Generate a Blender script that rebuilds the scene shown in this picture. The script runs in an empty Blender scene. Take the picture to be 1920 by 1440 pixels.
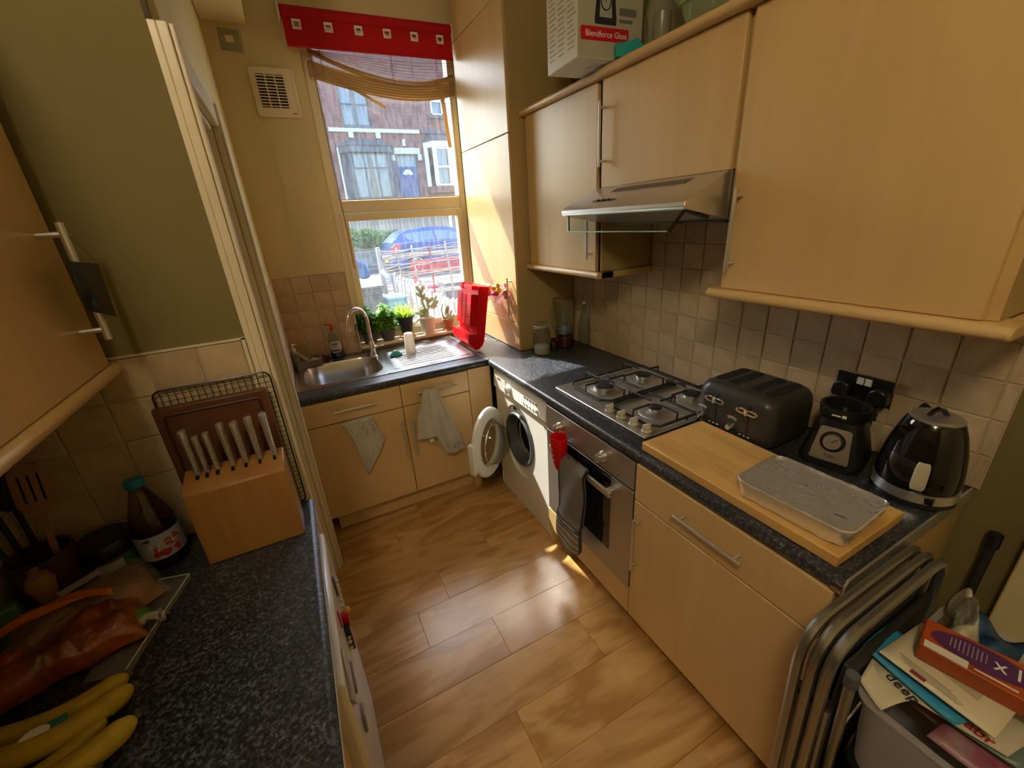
import bpy, bmesh, math, random
from mathutils import Matrix, Vector, Euler
random.seed(7)
SC = bpy.context.scene
COL = SC.collection
PI = math.pi

# ---------------------------------------------------------------- camera, world, sun, exposure
cam_d = bpy.data.cameras.new('camera')
cam = bpy.data.objects.new('camera', cam_d)
COL.objects.link(cam)
cam_d.sensor_fit = 'HORIZONTAL'
cam_d.sensor_width = 36.0
cam_d.lens = 775.3274 / 1920 * 36
cam_d.clip_start = 0.02
cam_d.clip_end = 300
_r = Vector((0.88641736, -0.45898437, -0.05998014))
_u = Vector((0.22137083, 0.30654633, 0.92575607))
_f = Vector((0.40652088, 0.8338841, -0.37333374))
m = Matrix(((_r.x, _u.x, -_f.x, -0.9094), (_r.y, _u.y, -_f.y, -2.1787), (_r.z, _u.z, -_f.z, 1.6488), (0, 0, 0, 1)))
cam.matrix_world = m
SC.camera = cam

w = bpy.data.worlds.new('sky')
SC.world = w
w.use_nodes = True
wn = w.node_tree
wn.nodes.clear()
sky = wn.nodes.new('ShaderNodeTexSky')
sky.sky_type = 'NISHITA'
sky.sun_disc = False
sky.sun_elevation = math.radians(50)
sky.sun_rotation = math.radians(-18)
sky.air_density = 1.2
sky.dust_density = 2.5
bg = wn.nodes.new('ShaderNodeBackground')
bg.inputs['Strength'].default_value = 0.62
wo = wn.nodes.new('ShaderNodeOutputWorld')
wn.links.new(sky.outputs[0], bg.inputs[0])
wn.links.new(bg.outputs[0], wo.inputs[0])

sun_d = bpy.data.lights.new('sun', 'SUN')
sun_d.energy = 8.0
sun_d.angle = math.radians(0.8)
sun_d.color = (1.0, 0.94, 0.84)
sun = bpy.data.objects.new('sun', sun_d)
COL.objects.link(sun)
SUN_DIR = Vector((0.33, -1.0, -1.236)).normalized()
sun.rotation_euler = SUN_DIR.to_track_quat('-Z', 'Y').to_euler()
sun.location = (-3, 12, 14)

SC.view_settings.view_transform = 'Standard'
SC.view_settings.look = 'None'
SC.view_settings.gamma = 1.0
SC.view_settings.use_curve_mapping = False
SC.view_settings.exposure = 1.1
FILL_LAMP = 26.0  # strength of the added, unseen fill lamp
try:
    SC.cycles.use_denoising = True
    SC.cycles.max_bounces = 10
    SC.cycles.transparent_max_bounces = 16
    SC.cycles.sample_clamp_indirect = 6
    SC.cycles.caustics_refractive = False
    SC.cycles.caustics_reflective = False
    SC.cycles.blur_glossy = 0.5
except Exception:
    pass

# ---------------------------------------------------------------- helpers
OFF = {}

def tag(o, label=None, cat=None, group=None, kind=None):
    if label: o['label'] = label
    if cat: o['category'] = cat
    if group: o['group'] = group
    if kind: o['kind'] = kind
    return o

def thing(name, label, cat, loc=(0, 0, 0), rz=0.0, group=None, local=False, rot=None):
    o = bpy.data.objects.new(name, None)
    COL.objects.link(o)
    o.empty_display_size = 0.05
    o.location = loc
    o.rotation_euler = rot if rot else (0, 0, rz)
    tag(o, label, cat, group)
    OFF[o] = Vector((0, 0, 0)) if (local or rz or rot) else Vector(loc)
    return o

class MB:
    """collects geometry, links it as one mesh object"""
    def __init__(s, M=None):
        s.v = []; s.f = []; s.mi = []; s.M = M or Matrix.Identity(4); s.k = 0
    def add(s, vs, fs):
        b = len(s.v)
        for v in vs: s.v.append(s.M @ Vector(v))
        for f in fs:
            s.f.append([b + i for i in f]); s.mi.append(s.k)
        return s
    def box(s, x0, x1, y0, y1, z0, z1):
        vs = [(x0, y0, z0), (x1, y0, z0), (x1, y1, z0), (x0, y1, z0), (x0, y0, z1), (x1, y0, z1), (x1, y1, z1), (x0, y1, z1)]
        return s.add(vs, [(0, 3, 2, 1), (4, 5, 6, 7), (0, 1, 5, 4), (1, 2, 6, 5), (2, 3, 7, 6), (3, 0, 4, 7)])
    def prism(s, pts, axis, a, b):
        """pts: polygon in the other two axes (in xyz order), extruded along axis a..b"""
        def mk(p, t):
            if axis == 'x': return (t, p[0], p[1])
            if axis == 'y': return (p[0], t, p[1])
            return (p[0], p[1], t)
        n = len(pts)
        vs = [mk(p, a) for p in pts] + [mk(p, b) for p in pts]
        fs = [list(range(n))[::-1], list(range(n, 2 * n))]
        fs += [(i, (i + 1) % n, n + (i + 1) % n, n + i) for i in range(n)]
        return s.add(vs, fs)
    def lathe(s, prof, c=(0, 0, 0), n=24, axis='z', sx=1.0, sy=1.0, cap=True):
        vs = []; fs = []
        for (r, h) in prof:
            for i in range(n):
                a = 2 * PI * i / n
                p = (r * math.cos(a) * sx, r * math.sin(a) * sy, h)
                if axis == 'x': p = (p[2], p[0], p[1])
                elif axis == 'y': p = (p[0], p[2], p[1])
                vs.append((p[0] + c[0], p[1] + c[1], p[2] + c[2]))
        for j in range(len(prof) - 1):
            for i in range(n):
                a = j * n + i; b = j * n + (i + 1) % n
                fs.append((a, b, b + n, a + n))
        if cap:
            if prof[0][0] > 1e-5: fs.append(list(range(n))[::-1])
            if prof[-1][0] > 1e-5: fs.append([(len(prof) - 1) * n + i for i in range(n)])
        return s.add(vs, fs)
    def tube(s, pts, r, n=8, closed=False, cap=True):
        P = [Vector(p) for p in pts]
        rr = r if isinstance(r, (list, tuple)) else [r] * len(P)
        vs = []; fs = []
        prev = None
        L = len(P)
        for i in range(L):
            if closed: t = P[(i + 1) % L] - P[i - 1]
            else: t = P[min(i + 1, L - 1)] - P[max(i - 1, 0)]
            if t.length < 1e-9: t = Vector((0, 0, 1))
            t.normalize()
            if prev is None:
                up = Vector((0, 0, 1)) if abs(t.z) < 0.9 else Vector((1, 0, 0))
                a = t.cross(up).normalized()
            else:
                a = prev - t * prev.dot(t)
                if a.length < 1e-6: a = t.cross(Vector((0.3, 0.5, 0.8)))
                a.normalize()
            prev = a
            b = t.cross(a)
            for k in range(n):
                an = 2 * PI * k / n
                vs.append(P[i] + (a * math.cos(an) + b * math.sin(an)) * rr[i])
        m_ = L if closed else L - 1
        for i in range(m_):
            for k in range(n):
                A = i * n + k; B = i * n + (k + 1) % n
                C = ((i + 1) % L) * n + (k + 1) % n; D = ((i + 1) % L) * n + k
                fs.append((A, B, C, D))
        if cap and not closed:
            fs.append(list(range(n))[::-1]); fs.append([(L - 1) * n + k for k in range(n)])
        return s.add(vs, fs)
    def ball(s, c, r, n=10, m=6, sc=(1, 1, 1)):
        vs = [(c[0], c[1], c[2] - r * sc[2])]; fs = []
        for j in range(1, m):
            ph = -PI / 2 + PI * j / m
            for i in range(n):
                a = 2 * PI * i / n
                vs.append((c[0] + r * sc[0] * math.cos(ph) * math.cos(a), c[1] + r * sc[1] * math.cos(ph) * math.sin(a), c[2] + r * sc[2] * math.sin(ph)))
        vs.append((c[0], c[1], c[2] + r * sc[2]))
        for i in range(n): fs.append((0, 1 + (i + 1) % n, 1 + i))
        for j in range(m - 2):
            for i in range(n):
                a = 1 + j * n + i; b = 1 + j * n + (i + 1) % n
                fs.append((a, b, b + n, a + n))
        T = len(vs) - 1
        for i in range(n): fs.append((T, T - n + i, T - n + (i + 1) % n))
        return s.add(vs, fs)
    def grid(s, fn, nu, nv):
        vs = [fn(i / nu, j / nv) for j in range(nv + 1) for i in range(nu + 1)]
        fs = [(j * (nu + 1) + i, j * (nu + 1) + i + 1, (j + 1) * (nu + 1) + i + 1, (j + 1) * (nu + 1) + i) for j in range(nv) for i in range(nu)]
        return s.add(vs, fs)
    def build(s, name, mats, parent=None, bevel=0.0, smooth=35, solid=0.0, seg=2, sub=0):
        off = OFF.get(parent, Vector((0, 0, 0))) if parent is not None else Vector((0, 0, 0))
        me = bpy.data.meshes.new(name)
        me.from_pydata([tuple(v - off) for v in s.v], [], s.f)
        if not isinstance(mats, (list, tuple)): mats = [mats]
        for q in mats: me.materials.append(q)
        me.polygons.foreach_set('material_index', s.mi)
        if smooth:
            me.polygons.foreach_set('use_smooth', [True] * len(me.polygons))
            me.set_sharp_from_angle(angle=math.radians(smooth))
        me.update()
        o = bpy.data.objects.new(name, me)
        COL.objects.link(o)
        if parent is not None:
            o.parent = parent
        OFF[o] = off
        if solid:
            md = o.modifiers.new('solid', 'SOLIDIFY'); md.thickness = solid; md.offset = 0
        if bevel:
            md = o.modifiers.new('bevel', 'BEVEL'); md.width = bevel; md.segments = seg; md.limit_method = 'ANGLE'; md.angle_limit = math.radians(40)
        if sub:
            md = o.modifiers.new('sub', 'SUBSURF'); md.levels = sub; md.render_levels = sub
        return o

def struct(o):
    o['kind'] = 'structure'
    return o

def copy_tree(o, parent=None):
    c = o.copy(); COL.objects.link(c); c.parent = parent
    for ch in list(o.children): copy_tree(ch, c)
    return c

_fonts = {}
def text(s, size, mat, parent, origin, xdir, ydir, name='lettering', ext=0.0004, align='CENTER', squash=1.0):
    cu = bpy.data.curves.new('t', 'FONT'); cu.body = s; cu.size = size
    cu.align_x = align; cu.align_y = 'CENTER'; cu.extrude = ext; cu.resolution_u = 2
    to = bpy.data.objects.new('t', cu); COL.objects.link(to)
    dg = bpy.context.evaluated_depsgraph_get()
    me = bpy.data.meshes.new_from_object(to.evaluated_get(dg))
    bpy.data.objects.remove(to); bpy.data.curves.remove(cu)
    x = Vector(xdir).normalized() * squash; y = Vector(ydir).normalized(); z = Vector(xdir).cross(y).normalized()
    off = OFF.get(parent, Vector((0, 0, 0))) if parent is not None else Vector((0, 0, 0))
    T = Vector(origin) - off
    M = Matrix(((x.x, y.x, z.x, T.x), (x.y, y.y, z.y, T.y), (x.z, y.z, z.z, T.z), (0, 0, 0, 1)))
    me.transform(M)
    me.materials.clear(); me.materials.append(mat)
    me.name = name
    o = bpy.data.objects.new(name, me); COL.objects.link(o)
    if parent is not None: o.parent = parent
    OFF[o] = off
    return o

def arc(cx, cy, r, a0, a1, n):
    return [(cx + r * math.cos(math.radians(a0 + (a1 - a0) * i / n)), cy + r * math.sin(math.radians(a0 + (a1 - a0) * i / n))) for i in range(n + 1)]

def rrect(x0, x1, y0, y1, r, n=5):
    return arc(x1 - r, y1 - r, r, 0, 90, n) + arc(x0 + r, y1 - r, r, 90, 180, n) + arc(x0 + r, y0 + r, r, 180, 270, n) + arc(x1 - r, y0 + r, r, 270, 360, n)

# ---------------------------------------------------------------- materials
def nd(nt, t, **kw):
    n = nt.nodes.new(t)
    for k, v in kw.items(): setattr(n, k, v)
    return n

def mat(name, col, rough=0.5, metal=0.0, spec=0.5, bump=0.0, bscale=60, vary=0.0, vscale=8, trans=0.0, ior=1.45, alpha=1.0, coat=0.0, stretch=(1, 1, 1), vary2=None, randc=0.0, sheen=0.0, aniso=0.0, sss=0.0):
    mt = bpy.data.materials.new(name); mt.use_nodes = True
    nt = mt.node_tree; b = nt.nodes['Principled BSDF']
    c4 = (*col, 1)
    b.inputs['Base Color'].default_value = c4
    b.inputs['Roughness'].default_value = rough
    b.inputs['Metallic'].default_value = metal
    b.inputs['Specular IOR Level'].default_value = spec
    b.inputs['IOR'].default_value = ior
    b.inputs['Transmission Weight'].default_value = trans
    b.inputs['Alpha'].default_value = alpha
    b.inputs['Coat Weight'].default_value = coat
    if sheen: b.inputs['Sheen Weight'].default_value = sheen
    if aniso: b.inputs['Anisotropic'].default_value = aniso
    tc = nd(nt, 'ShaderNodeTexCoord'); mp = nd(nt, 'ShaderNodeMapping')
    mp.inputs['Scale'].default_value = stretch
    nt.links.new(tc.outputs['Object'], mp.inputs[0])
    last = None
    if vary:
        nz = nd(nt, 'ShaderNodeTexNoise'); nz.inputs['Scale'].default_value = vscale; nz.inputs['Detail'].default_value = 5
        nt.links.new(mp.outputs[0], nz.inputs['Vector'])
        rp = nd(nt, 'ShaderNodeValToRGB')
        c2 = vary2 or tuple(max(0, x * (1 - vary)) for x in col)
        rp.color_ramp.elements[0].position = 0.32; rp.color_ramp.elements[1].position = 0.68
        rp.color_ramp.elements[0].color = (*c2, 1)
        rp.color_ramp.elements[1].color = (*[min(1, x * (1 + (vary * 0.5 if not vary2 else 0))) for x in col], 1)
        nt.links.new(nz.outputs[0], rp.inputs[0])
        nt.links.new(rp.outputs[0], b.inputs['Base Color']); last = rp.outputs[0]
    if randc:
        oi = nd(nt, 'ShaderNodeObjectInfo'); hs = nd(nt, 'ShaderNodeHueSaturation')
        mr = nd(nt, 'ShaderNodeMapRange'); mr.inputs[3].default_value = 1 - randc; mr.inputs[4].default_value = 1 + randc
        nt.links.new(oi.outputs['Random'], mr.inputs[0]); nt.links.new(mr.outputs[0], hs.inputs['Value'])
        if last: nt.links.new(last, hs.inputs['Color'])
        else: hs.inputs['Color'].default_value = c4
        nt.links.new(hs.outputs[0], b.inputs['Base Color'])
    if bump:
        n2 = nd(nt, 'ShaderNodeTexNoise'); n2.inputs['Scale'].default_value = bscale; n2.inputs['Detail'].default_value = 6
        nt.links.new(mp.outputs[0], n2.inputs['Vector'])
        bp = nd(nt, 'ShaderNodeBump'); bp.inputs['Strength'].default_value = bump; bp.inputs['Distance'].default_value = 0.01
        nt.links.new(n2.outputs[0], bp.inputs['Height']); nt.links.new(bp.outputs[0], b.inputs['Normal'])
    return mt

def wood(name, c1, c2, rough=0.45, axis='z', scale=1.0, rings=0.0, bump=0.05, coat=0.0, randc=0.0, blocks=None, fine=0.5):
    """streaky grain along an axis"""
    mt = bpy.data.materials.new(name); mt.use_nodes = True
    nt = mt.node_tree; b = nt.nodes['Principled BSDF']
    b.inputs['Roughness'].default_value = rough; b.inputs['Coat Weight'].default_value = coat; b.inputs['Coat Roughness'].default_value = 0.2
    tc = nd(nt, 'ShaderNodeTexCoord'); mp = nd(nt, 'ShaderNodeMapping'); mp2 = nd(nt, 'ShaderNodeMapping')
    oi = nd(nt, 'ShaderNodeObjectInfo')
    ad = nd(nt, 'ShaderNodeVectorMath', operation='ADD'); ml = nd(nt, 'ShaderNodeMath', operation='MULTIPLY'); ml.inputs[1].default_value = 37.0
    nt.links.new(oi.outputs['Random'], ml.inputs[0]); nt.links.new(tc.outputs['Object'], ad.inputs[0]); nt.links.new(ml.outputs[0], ad.inputs[1])
    s_long, s_cross = 1.6 * scale, 26 * scale
    sc = {'x': (s_long, s_cross, s_cross), 'y': (s_cross, s_long, s_cross), 'z': (s_cross, s_cross, s_long)}[axis]
    mp.inputs['Scale'].default_value = sc
    mp2.inputs['Scale'].default_value = tuple(q * 0.12 if q == s_cross else q * 0.5 for q in sc)
    nt.links.new(ad.outputs[0], mp.inputs[0]); nt.links.new(ad.outputs[0], mp2.inputs[0])
    n1 = nd(nt, 'ShaderNodeTexNoise'); n1.inputs['Scale'].default_value = 1.0; n1.inputs['Detail'].default_value = 7; n1.inputs['Distortion'].default_value = 0.6
    n2 = nd(nt, 'ShaderNodeTexNoise'); n2.inputs['Scale'].default_value = 1.0; n2.inputs['Detail'].default_value = 3; n2.inputs['Distortion'].default_value = 1.5
    nt.links.new(mp.outputs[0], n1.inputs['Vector']); nt.links.new(mp2.outputs[0], n2.inputs['Vector'])
    mx = nd(nt, 'ShaderNodeMix', data_type='FLOAT'); mx.inputs[0].default_value = fine
    h2 = n2.outputs[0]
    if rings:
        m1 = nd(nt, 'ShaderNodeMath', operation='MULTIPLY'); m1.inputs[1].default_value = rings
        fr = nd(nt, 'ShaderNodeMath', operation='PINGPONG'); fr.inputs[1].default_value = 1.0
        nt.links.new(n2.outputs[0], m1.inputs[0]); nt.links.new(m1.outputs[0], fr.inputs[0]); h2 = fr.outputs[0]
    nt.links.new(h2, mx.inputs[2]); nt.links.new(n1.outputs[0], mx.inputs[3])
    rp = nd(nt, 'ShaderNodeValToRGB'); rp.color_ramp.elements[0].position = 0.3; rp.color_ramp.elements[1].position = 0.7
    rp.color_ramp.elements[0].color = (*c2, 1); rp.color_ramp.elements[1].color = (*c1, 1)
    nt.links.new(mx.outputs[0], rp.inputs[0])
    out = rp.outputs[0]
    if blocks:
        bt = nd(nt, 'ShaderNodeTexBrick'); mb = nd(nt, 'ShaderNodeMapping')
        L, W, (a_long, a_cross) = blocks
        comb = nd(nt, 'ShaderNodeCombineXYZ'); sp = nd(nt, 'ShaderNodeSeparateXYZ')
        sp2 = nd(nt, 'ShaderNodeSeparateXYZ')
        nt.links.new(ad.outputs[0], sp.inputs[0]); nt.links.new(tc.outputs['Object'], sp2.inputs[0])
        nt.links.new(sp.outputs['XYZ'.index(a_long.upper())], comb.inputs[0]); nt.links.new(sp2.outputs['XYZ'.index(a_cross.upper())], comb.inputs[1])
        nt.links.new(comb.outputs[0], bt.inputs['Vector'])
        bt.inputs['Scale'].default_value = 1.0; bt.inputs['Brick Width'].default_value = L; bt.inputs['Row Height'].default_value = W
        bt.inputs['Mortar Size'].default_value = 0.0; bt.offset = 0.37; bt.inputs['Bias'].default_value = 0.0
        bt.inputs['Color1'].default_value = (0.86, 0.86, 0.86, 1); bt.inputs['Color2'].default_value = (1.06, 1.06, 1.06, 1)
        mm = nd(nt, 'ShaderNodeMix', data_type='RGBA', blend_type='MULTIPLY'); mm.inputs[0].default_value = 1.0
        nt.links.new(out, mm.inputs[6]); nt.links.new(bt.outputs[0], mm.inputs[7]); out = mm.outputs[2]
    if randc:
        hs = nd(nt, 'ShaderNodeHueSaturation'); mr = nd(nt, 'ShaderNodeMapRange'); mr.inputs[3].default_value = 1 - randc; mr.inputs[4].default_value = 1 + randc
        nt.links.new(oi.outputs['Random'], mr.inputs[0]); nt.links.new(mr.outputs[0], hs.inputs['Value']); nt.links.new(out, hs.inputs['Color']); out = hs.outputs[0]
    nt.links.new(out, b.inputs['Base Color'])
    if bump:
        bp = nd(nt, 'ShaderNodeBump'); bp.inputs['Strength'].default_value = bump; bp.inputs['Distance'].default_value = 0.003
        nt.links.new(n1.outputs[0], bp.inputs['Height']); nt.links.new(bp.outputs[0], b.inputs['Normal'])
    return mt

def granite(name):
    mt = bpy.data.materials.new(name); mt.use_nodes = True
    nt = mt.node_tree; b = nt.nodes['Principled BSDF']; b.inputs['Roughness'].default_value = 0.34
    b.inputs['Specular IOR Level'].default_value = 0.6
    tc = nd(nt, 'ShaderNodeTexCoord')
    n1 = nd(nt, 'ShaderNodeTexNoise'); n1.inputs['Scale'].default_value = 135; n1.inputs['Detail'].default_value = 3; n1.inputs['Distortion'].default_value = 0.6
    n2 = nd(nt, 'ShaderNodeTexNoise'); n2.inputs['Scale'].default_value = 38; n2.inputs['Detail'].default_value = 3; n2.inputs['Distortion'].default_value = 2.0
    v = nd(nt, 'ShaderNodeTexVoronoi'); v.inputs['Scale'].default_value = 70
    for q in (n1, n2, v): nt.links.new(tc.outputs['Object'], q.inputs['Vector'])
    r1 = nd(nt, 'ShaderNodeValToRGB'); e = r1.color_ramp.elements
    e[0].position = 0.36; e[0].color = (0.010, 0.012, 0.016, 1); e[1].position = 0.72; e[1].color = (0.115, 0.12, 0.122, 1)
    x = r1.color_ramp.elements.new(0.48); x.color = (0.022, 0.024, 0.028, 1)
    x = r1.color_ramp.elements.new(0.60); x.color = (0.07, 0.08, 0.095, 1)
    nt.links.new(n1.outputs[0], r1.inputs[0])
    r2 = nd(nt, 'ShaderNodeValToRGB'); e = r2.color_ramp.elements
    e[0].position = 0.40; e[0].color = (0.55, 0.55, 0.57, 1); e[1].position = 0.66; e[1].color = (1.5, 1.52, 1.55, 1)
    nt.links.new(n2.outputs[0], r2.inputs[0])
    mm = nd(nt, 'ShaderNodeMix', data_type='RGBA', blend_type='MULTIPLY'); mm.inputs[0].default_value = 1
    nt.links.new(r1.outputs[0], mm.inputs[6]); nt.links.new(r2.outputs[0], mm.inputs[7])
    nt.links.new(mm.outputs[2], b.inputs['Base Color'])
    return mt

def glass(name, col=(0.9, 0.95, 0.93), rough=0.02, dirt=0.0, alpha_mix=0.85):
    """thin clear sheet: mostly transparent, some gloss, optional dust that scatters real light"""
    mt = bpy.data.materials.new(name); mt.use_nodes = True
    nt = mt.node_tree; nt.nodes.clear()
    out = nd(nt, 'ShaderNodeOutputMaterial'); tr = nd(nt, 'ShaderNodeBsdfTransparent'); gl = nd(nt, 'ShaderNodeBsdfGlossy')
    tr.inputs[0].default_value = (*col, 1); gl.inputs['Roughness'].default_value = rough
    lw_ = nd(nt, 'ShaderNodeLayerWeight'); pw = nd(nt, 'ShaderNodeMath', operation='POWER'); pw.inputs[1].default_value = 4.0; fr = nd(nt, 'ShaderNodeMath', operation='MULTIPLY_ADD')
    fr.inputs[1].default_value = 0.55; fr.inputs[2].default_value = 0.04
    nt.links.new(lw_.outputs['Facing'], pw.inputs[0]); nt.links.new(pw.outputs[0], fr.inputs[0])
    ms = nd(nt, 'ShaderNodeMixShader'); nt.links.new(fr.outputs[0], ms.inputs[0]); nt.links.new(tr.outputs[0], ms.inputs[1]); nt.links.new(gl.outputs[0], ms.inputs[2])
    last = ms.outputs[0]
    if dirt:
        tl = nd(nt, 'ShaderNodeBsdfTranslucent'); tl.inputs[0].default_value = (0.85, 0.88, 0.95, 1)
        tc = nd(nt, 'ShaderNodeTexCoord'); mp = nd(nt, 'ShaderNodeMapping'); mp.inputs['Scale'].default_value = (60, 60, 14)
        nz = nd(nt, 'ShaderNodeTexNoise'); nz.inputs['Scale'].default_value = 1; nz.inputs['Detail'].default_value = 6
        nt.links.new(tc.outputs['Object'], mp.inputs[0]); nt.links.new(mp.outputs[0], nz.inputs['Vector'])
        mr = nd(nt, 'ShaderNodeMapRange'); mr.inputs[1].default_value = 0.35; mr.inputs[2].default_value = 0.75; mr.inputs[3].default_value = dirt * 0.5; mr.inputs[4].default_value = dirt * 1.8
        nt.links.new(nz.outputs[0], mr.inputs[0])
        m2 = nd(nt, 'ShaderNodeMixShader'); nt.links.new(mr.outputs[0], m2.inputs[0]); nt.links.new(last, m2.inputs[1]); nt.links.new(tl.outputs[0], m2.inputs[2]); last = m2.outputs[0]
    nt.links.new(last, out.inputs[0])
    return mt

def translucent(name, col, mixf=0.5, rough=0.3, alpha=1.0, bump=0.0, bscale=30):
    mt = mat(name, col, rough=rough, bump=bump, bscale=bscale)
    nt = mt.node_tree; b = nt.nodes['Principled BSDF']; out = [n for n in nt.nodes if n.type == 'OUTPUT_MATERIAL'][0]
    tl = nd(nt, 'ShaderNodeBsdfTranslucent'); tl.inputs[0].default_value = (*col, 1)
    ms = nd(nt, 'ShaderNodeMixShader'); ms.inputs[0].default_value = mixf
    nt.links.new(b.outputs[0], ms.inputs[1]); nt.links.new(tl.outputs[0], ms.inputs[2]); last = ms.outputs[0]
    if alpha < 1:
        tr = nd(nt, 'ShaderNodeBsdfTransparent'); m2 = nd(nt, 'ShaderNodeMixShader'); m2.inputs[0].default_value = alpha
        nt.links.new(tr.outputs[0], m2.inputs[1]); nt.links.new(last, m2.inputs[2]); last = m2.outputs[0]
    nt.links.new(last, out.inputs[0])
    return mt

M = {}
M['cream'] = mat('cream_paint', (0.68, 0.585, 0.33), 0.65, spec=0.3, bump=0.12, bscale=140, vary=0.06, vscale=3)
M['nook'] = mat('shaded_cream_paint', (0.215, 0.17, 0.068), 0.75, spec=0.2, bump=0.12, bscale=140, vary=0.05, vscale=3)  # cream darkened to olive: the nook's shade is put into the wall colour
M['gloss'] = mat('cream_gloss_paint', (0.76, 0.67, 0.48), 0.3, bump=0.05, bscale=30, vary=0.06, vscale=6)
M['ceil'] = mat('ceiling_paint', (0.8, 0.76, 0.66), 0.8)
M['grout'] = mat('grout', (0.60, 0.49, 0.35), 0.8, bump=0.3, bscale=200)
M['tile'] = mat('stone_tile', (0.60, 0.455, 0.29), 0.38, bump=0.35, bscale=42, vary=0.16, vscale=14, randc=0.12)
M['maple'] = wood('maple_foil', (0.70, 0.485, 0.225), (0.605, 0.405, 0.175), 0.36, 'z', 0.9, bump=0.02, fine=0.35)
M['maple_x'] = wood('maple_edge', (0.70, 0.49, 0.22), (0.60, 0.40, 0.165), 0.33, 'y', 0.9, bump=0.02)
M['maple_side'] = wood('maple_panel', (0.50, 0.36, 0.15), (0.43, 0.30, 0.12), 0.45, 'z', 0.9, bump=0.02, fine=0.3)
M['oak'] = wood('oak_laminate', (0.58, 0.34, 0.125), (0.42, 0.215, 0.06), 0.24, 'x', 1.6, rings=6.0, bump=0.03, randc=0.04, blocks=(0.42, 0.0643, ('x', 'y')), fine=0.4)
M['granite'] = granite('granite_laminate')
M['steel'] = mat('brushed_steel', (0.55, 0.54, 0.52), 0.33, 1.0, bump=0.05, bscale=60, stretch=(1, 40, 40), aniso=0.3)
M['steel2'] = mat('satin_steel', (0.70, 0.69, 0.66), 0.32, 0.88, bump=0.02, bscale=80)
M['sinksteel'] = mat('sink_steel', (0.56, 0.56, 0.56), 0.24, 1.0, bump=0.02, bscale=80)
M['steelv'] = mat('oven_steel', (0.50, 0.47, 0.44), 0.38, 0.85, bump=0.05, bscale=50, stretch=(40, 2, 40))
M['chrome'] = mat('chrome', (0.8, 0.8, 0.82), 0.07, 1.0)
M['black'] = mat('black_plastic', (0.012, 0.012, 0.013), 0.3)
M['blackmat'] = mat('black_matt', (0.018, 0.018, 0.019), 0.6, bump=0.1, bscale=200)
M['blackgloss'] = mat('black_gloss', (0.008, 0.008, 0.009), 0.08, coat=0.5)
M['iron'] = mat('cast_iron', (0.022, 0.022, 0.024), 0.55, bump=0.1, bscale=150)
M['white'] = mat('white_enamel', (0.80, 0.78, 0.72), 0.25, coat=0.3)
M['whitep'] = mat('white_plastic', (0.82, 0.80, 0.74), 0.35)
M['upvc'] = mat('window_frame_paint', (0.74, 0.66, 0.47), 0.35)
M['red'] = translucent('red_plastic', (0.80, 0.012, 0.02), 0.4, 0.25)
M['redfab'] = translucent('red_blind_fabric', (0.62, 0.006, 0.018), 0.35, 0.7, bump=0.15, bscale=400)
M['glass'] = glass('clear_glass')
M['pane'] = glass('window_glass', (0.95, 0.97, 0.97), 0.02, dirt=0.016)
M['dark'] = mat('dark_gap', (0.01, 0.008, 0.006), 0.9)
M['ivory'] = mat('ivory_knob', (0.62, 0.59, 0.48), 0.35)
M['rubber'] = mat('grey_rubber', (0.09, 0.097, 0.10), 0.5)
M['paper'] = mat('paper', (0.70, 0.63, 0.45), 0.7)
M['bluepaper'] = mat('blue_paper', (0.03, 0.28, 0.48), 0.5)
M['teal'] = mat('teal_plastic', (0.03, 0.42, 0.42), 0.35)
M['terra'] = mat('terracotta', (0.42, 0.15, 0.08), 0.8, bump=0.2, bscale=80)
M['soil'] = mat('soil', (0.05, 0.03, 0.02), 0.9, bump=0.6, bscale=80)
M['ink'] = mat('black_ink', (0.02, 0.02, 0.025), 0.6)
M['whiteink'] = mat('white_ink', (0.85, 0.85, 0.82), 0.5)
M['redink'] = mat('red_ink', (0.55, 0.01, 0.02), 0.4)
M['whitec'] = mat('white_card', (0.75, 0.73, 0.66), 0.5)
# ---------------------------------------------------------------- the room shell
P = 0.1057
WT = 0.868
XW = 0.642
YW = 0.737
floor = struct(MB().box(-1.75, 0.80, -4.1, 1.0, -0.12, -0.009).build('floor', M['dark']))
_pl = {}
row_y0 = -0.724 - 0.193 * 15
fixed = {14: -0.60, 11: -0.55}
for k in range(0, 23):
    y0 = row_y0 + 0.193 * (k)
    off = {15: -0.60, 11: -0.55}.get(k, random.uniform(-1.1, 0.1))
    xs = [off + 1.2 * j for j in range(-2, 3)]
    for a in xs:
        b = a + 1.2
        a2, b2 = max(a, -1.64), min(b, 0.66)
        if b2 - a2 < 0.05: continue
        yb = min(y0 + 0.193, 0.73)
        if yb - y0 < 0.03: continue
        g = 0.0007
        pk = MB().box(0, b2 - a2 - g, 0, yb - y0 - g, -0.009, random.uniform(-0.0006, 0.0004)).build('plank', M['oak'], floor, bevel=0.0009, seg=1)
        pk.location = (a2, y0, 0)

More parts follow.
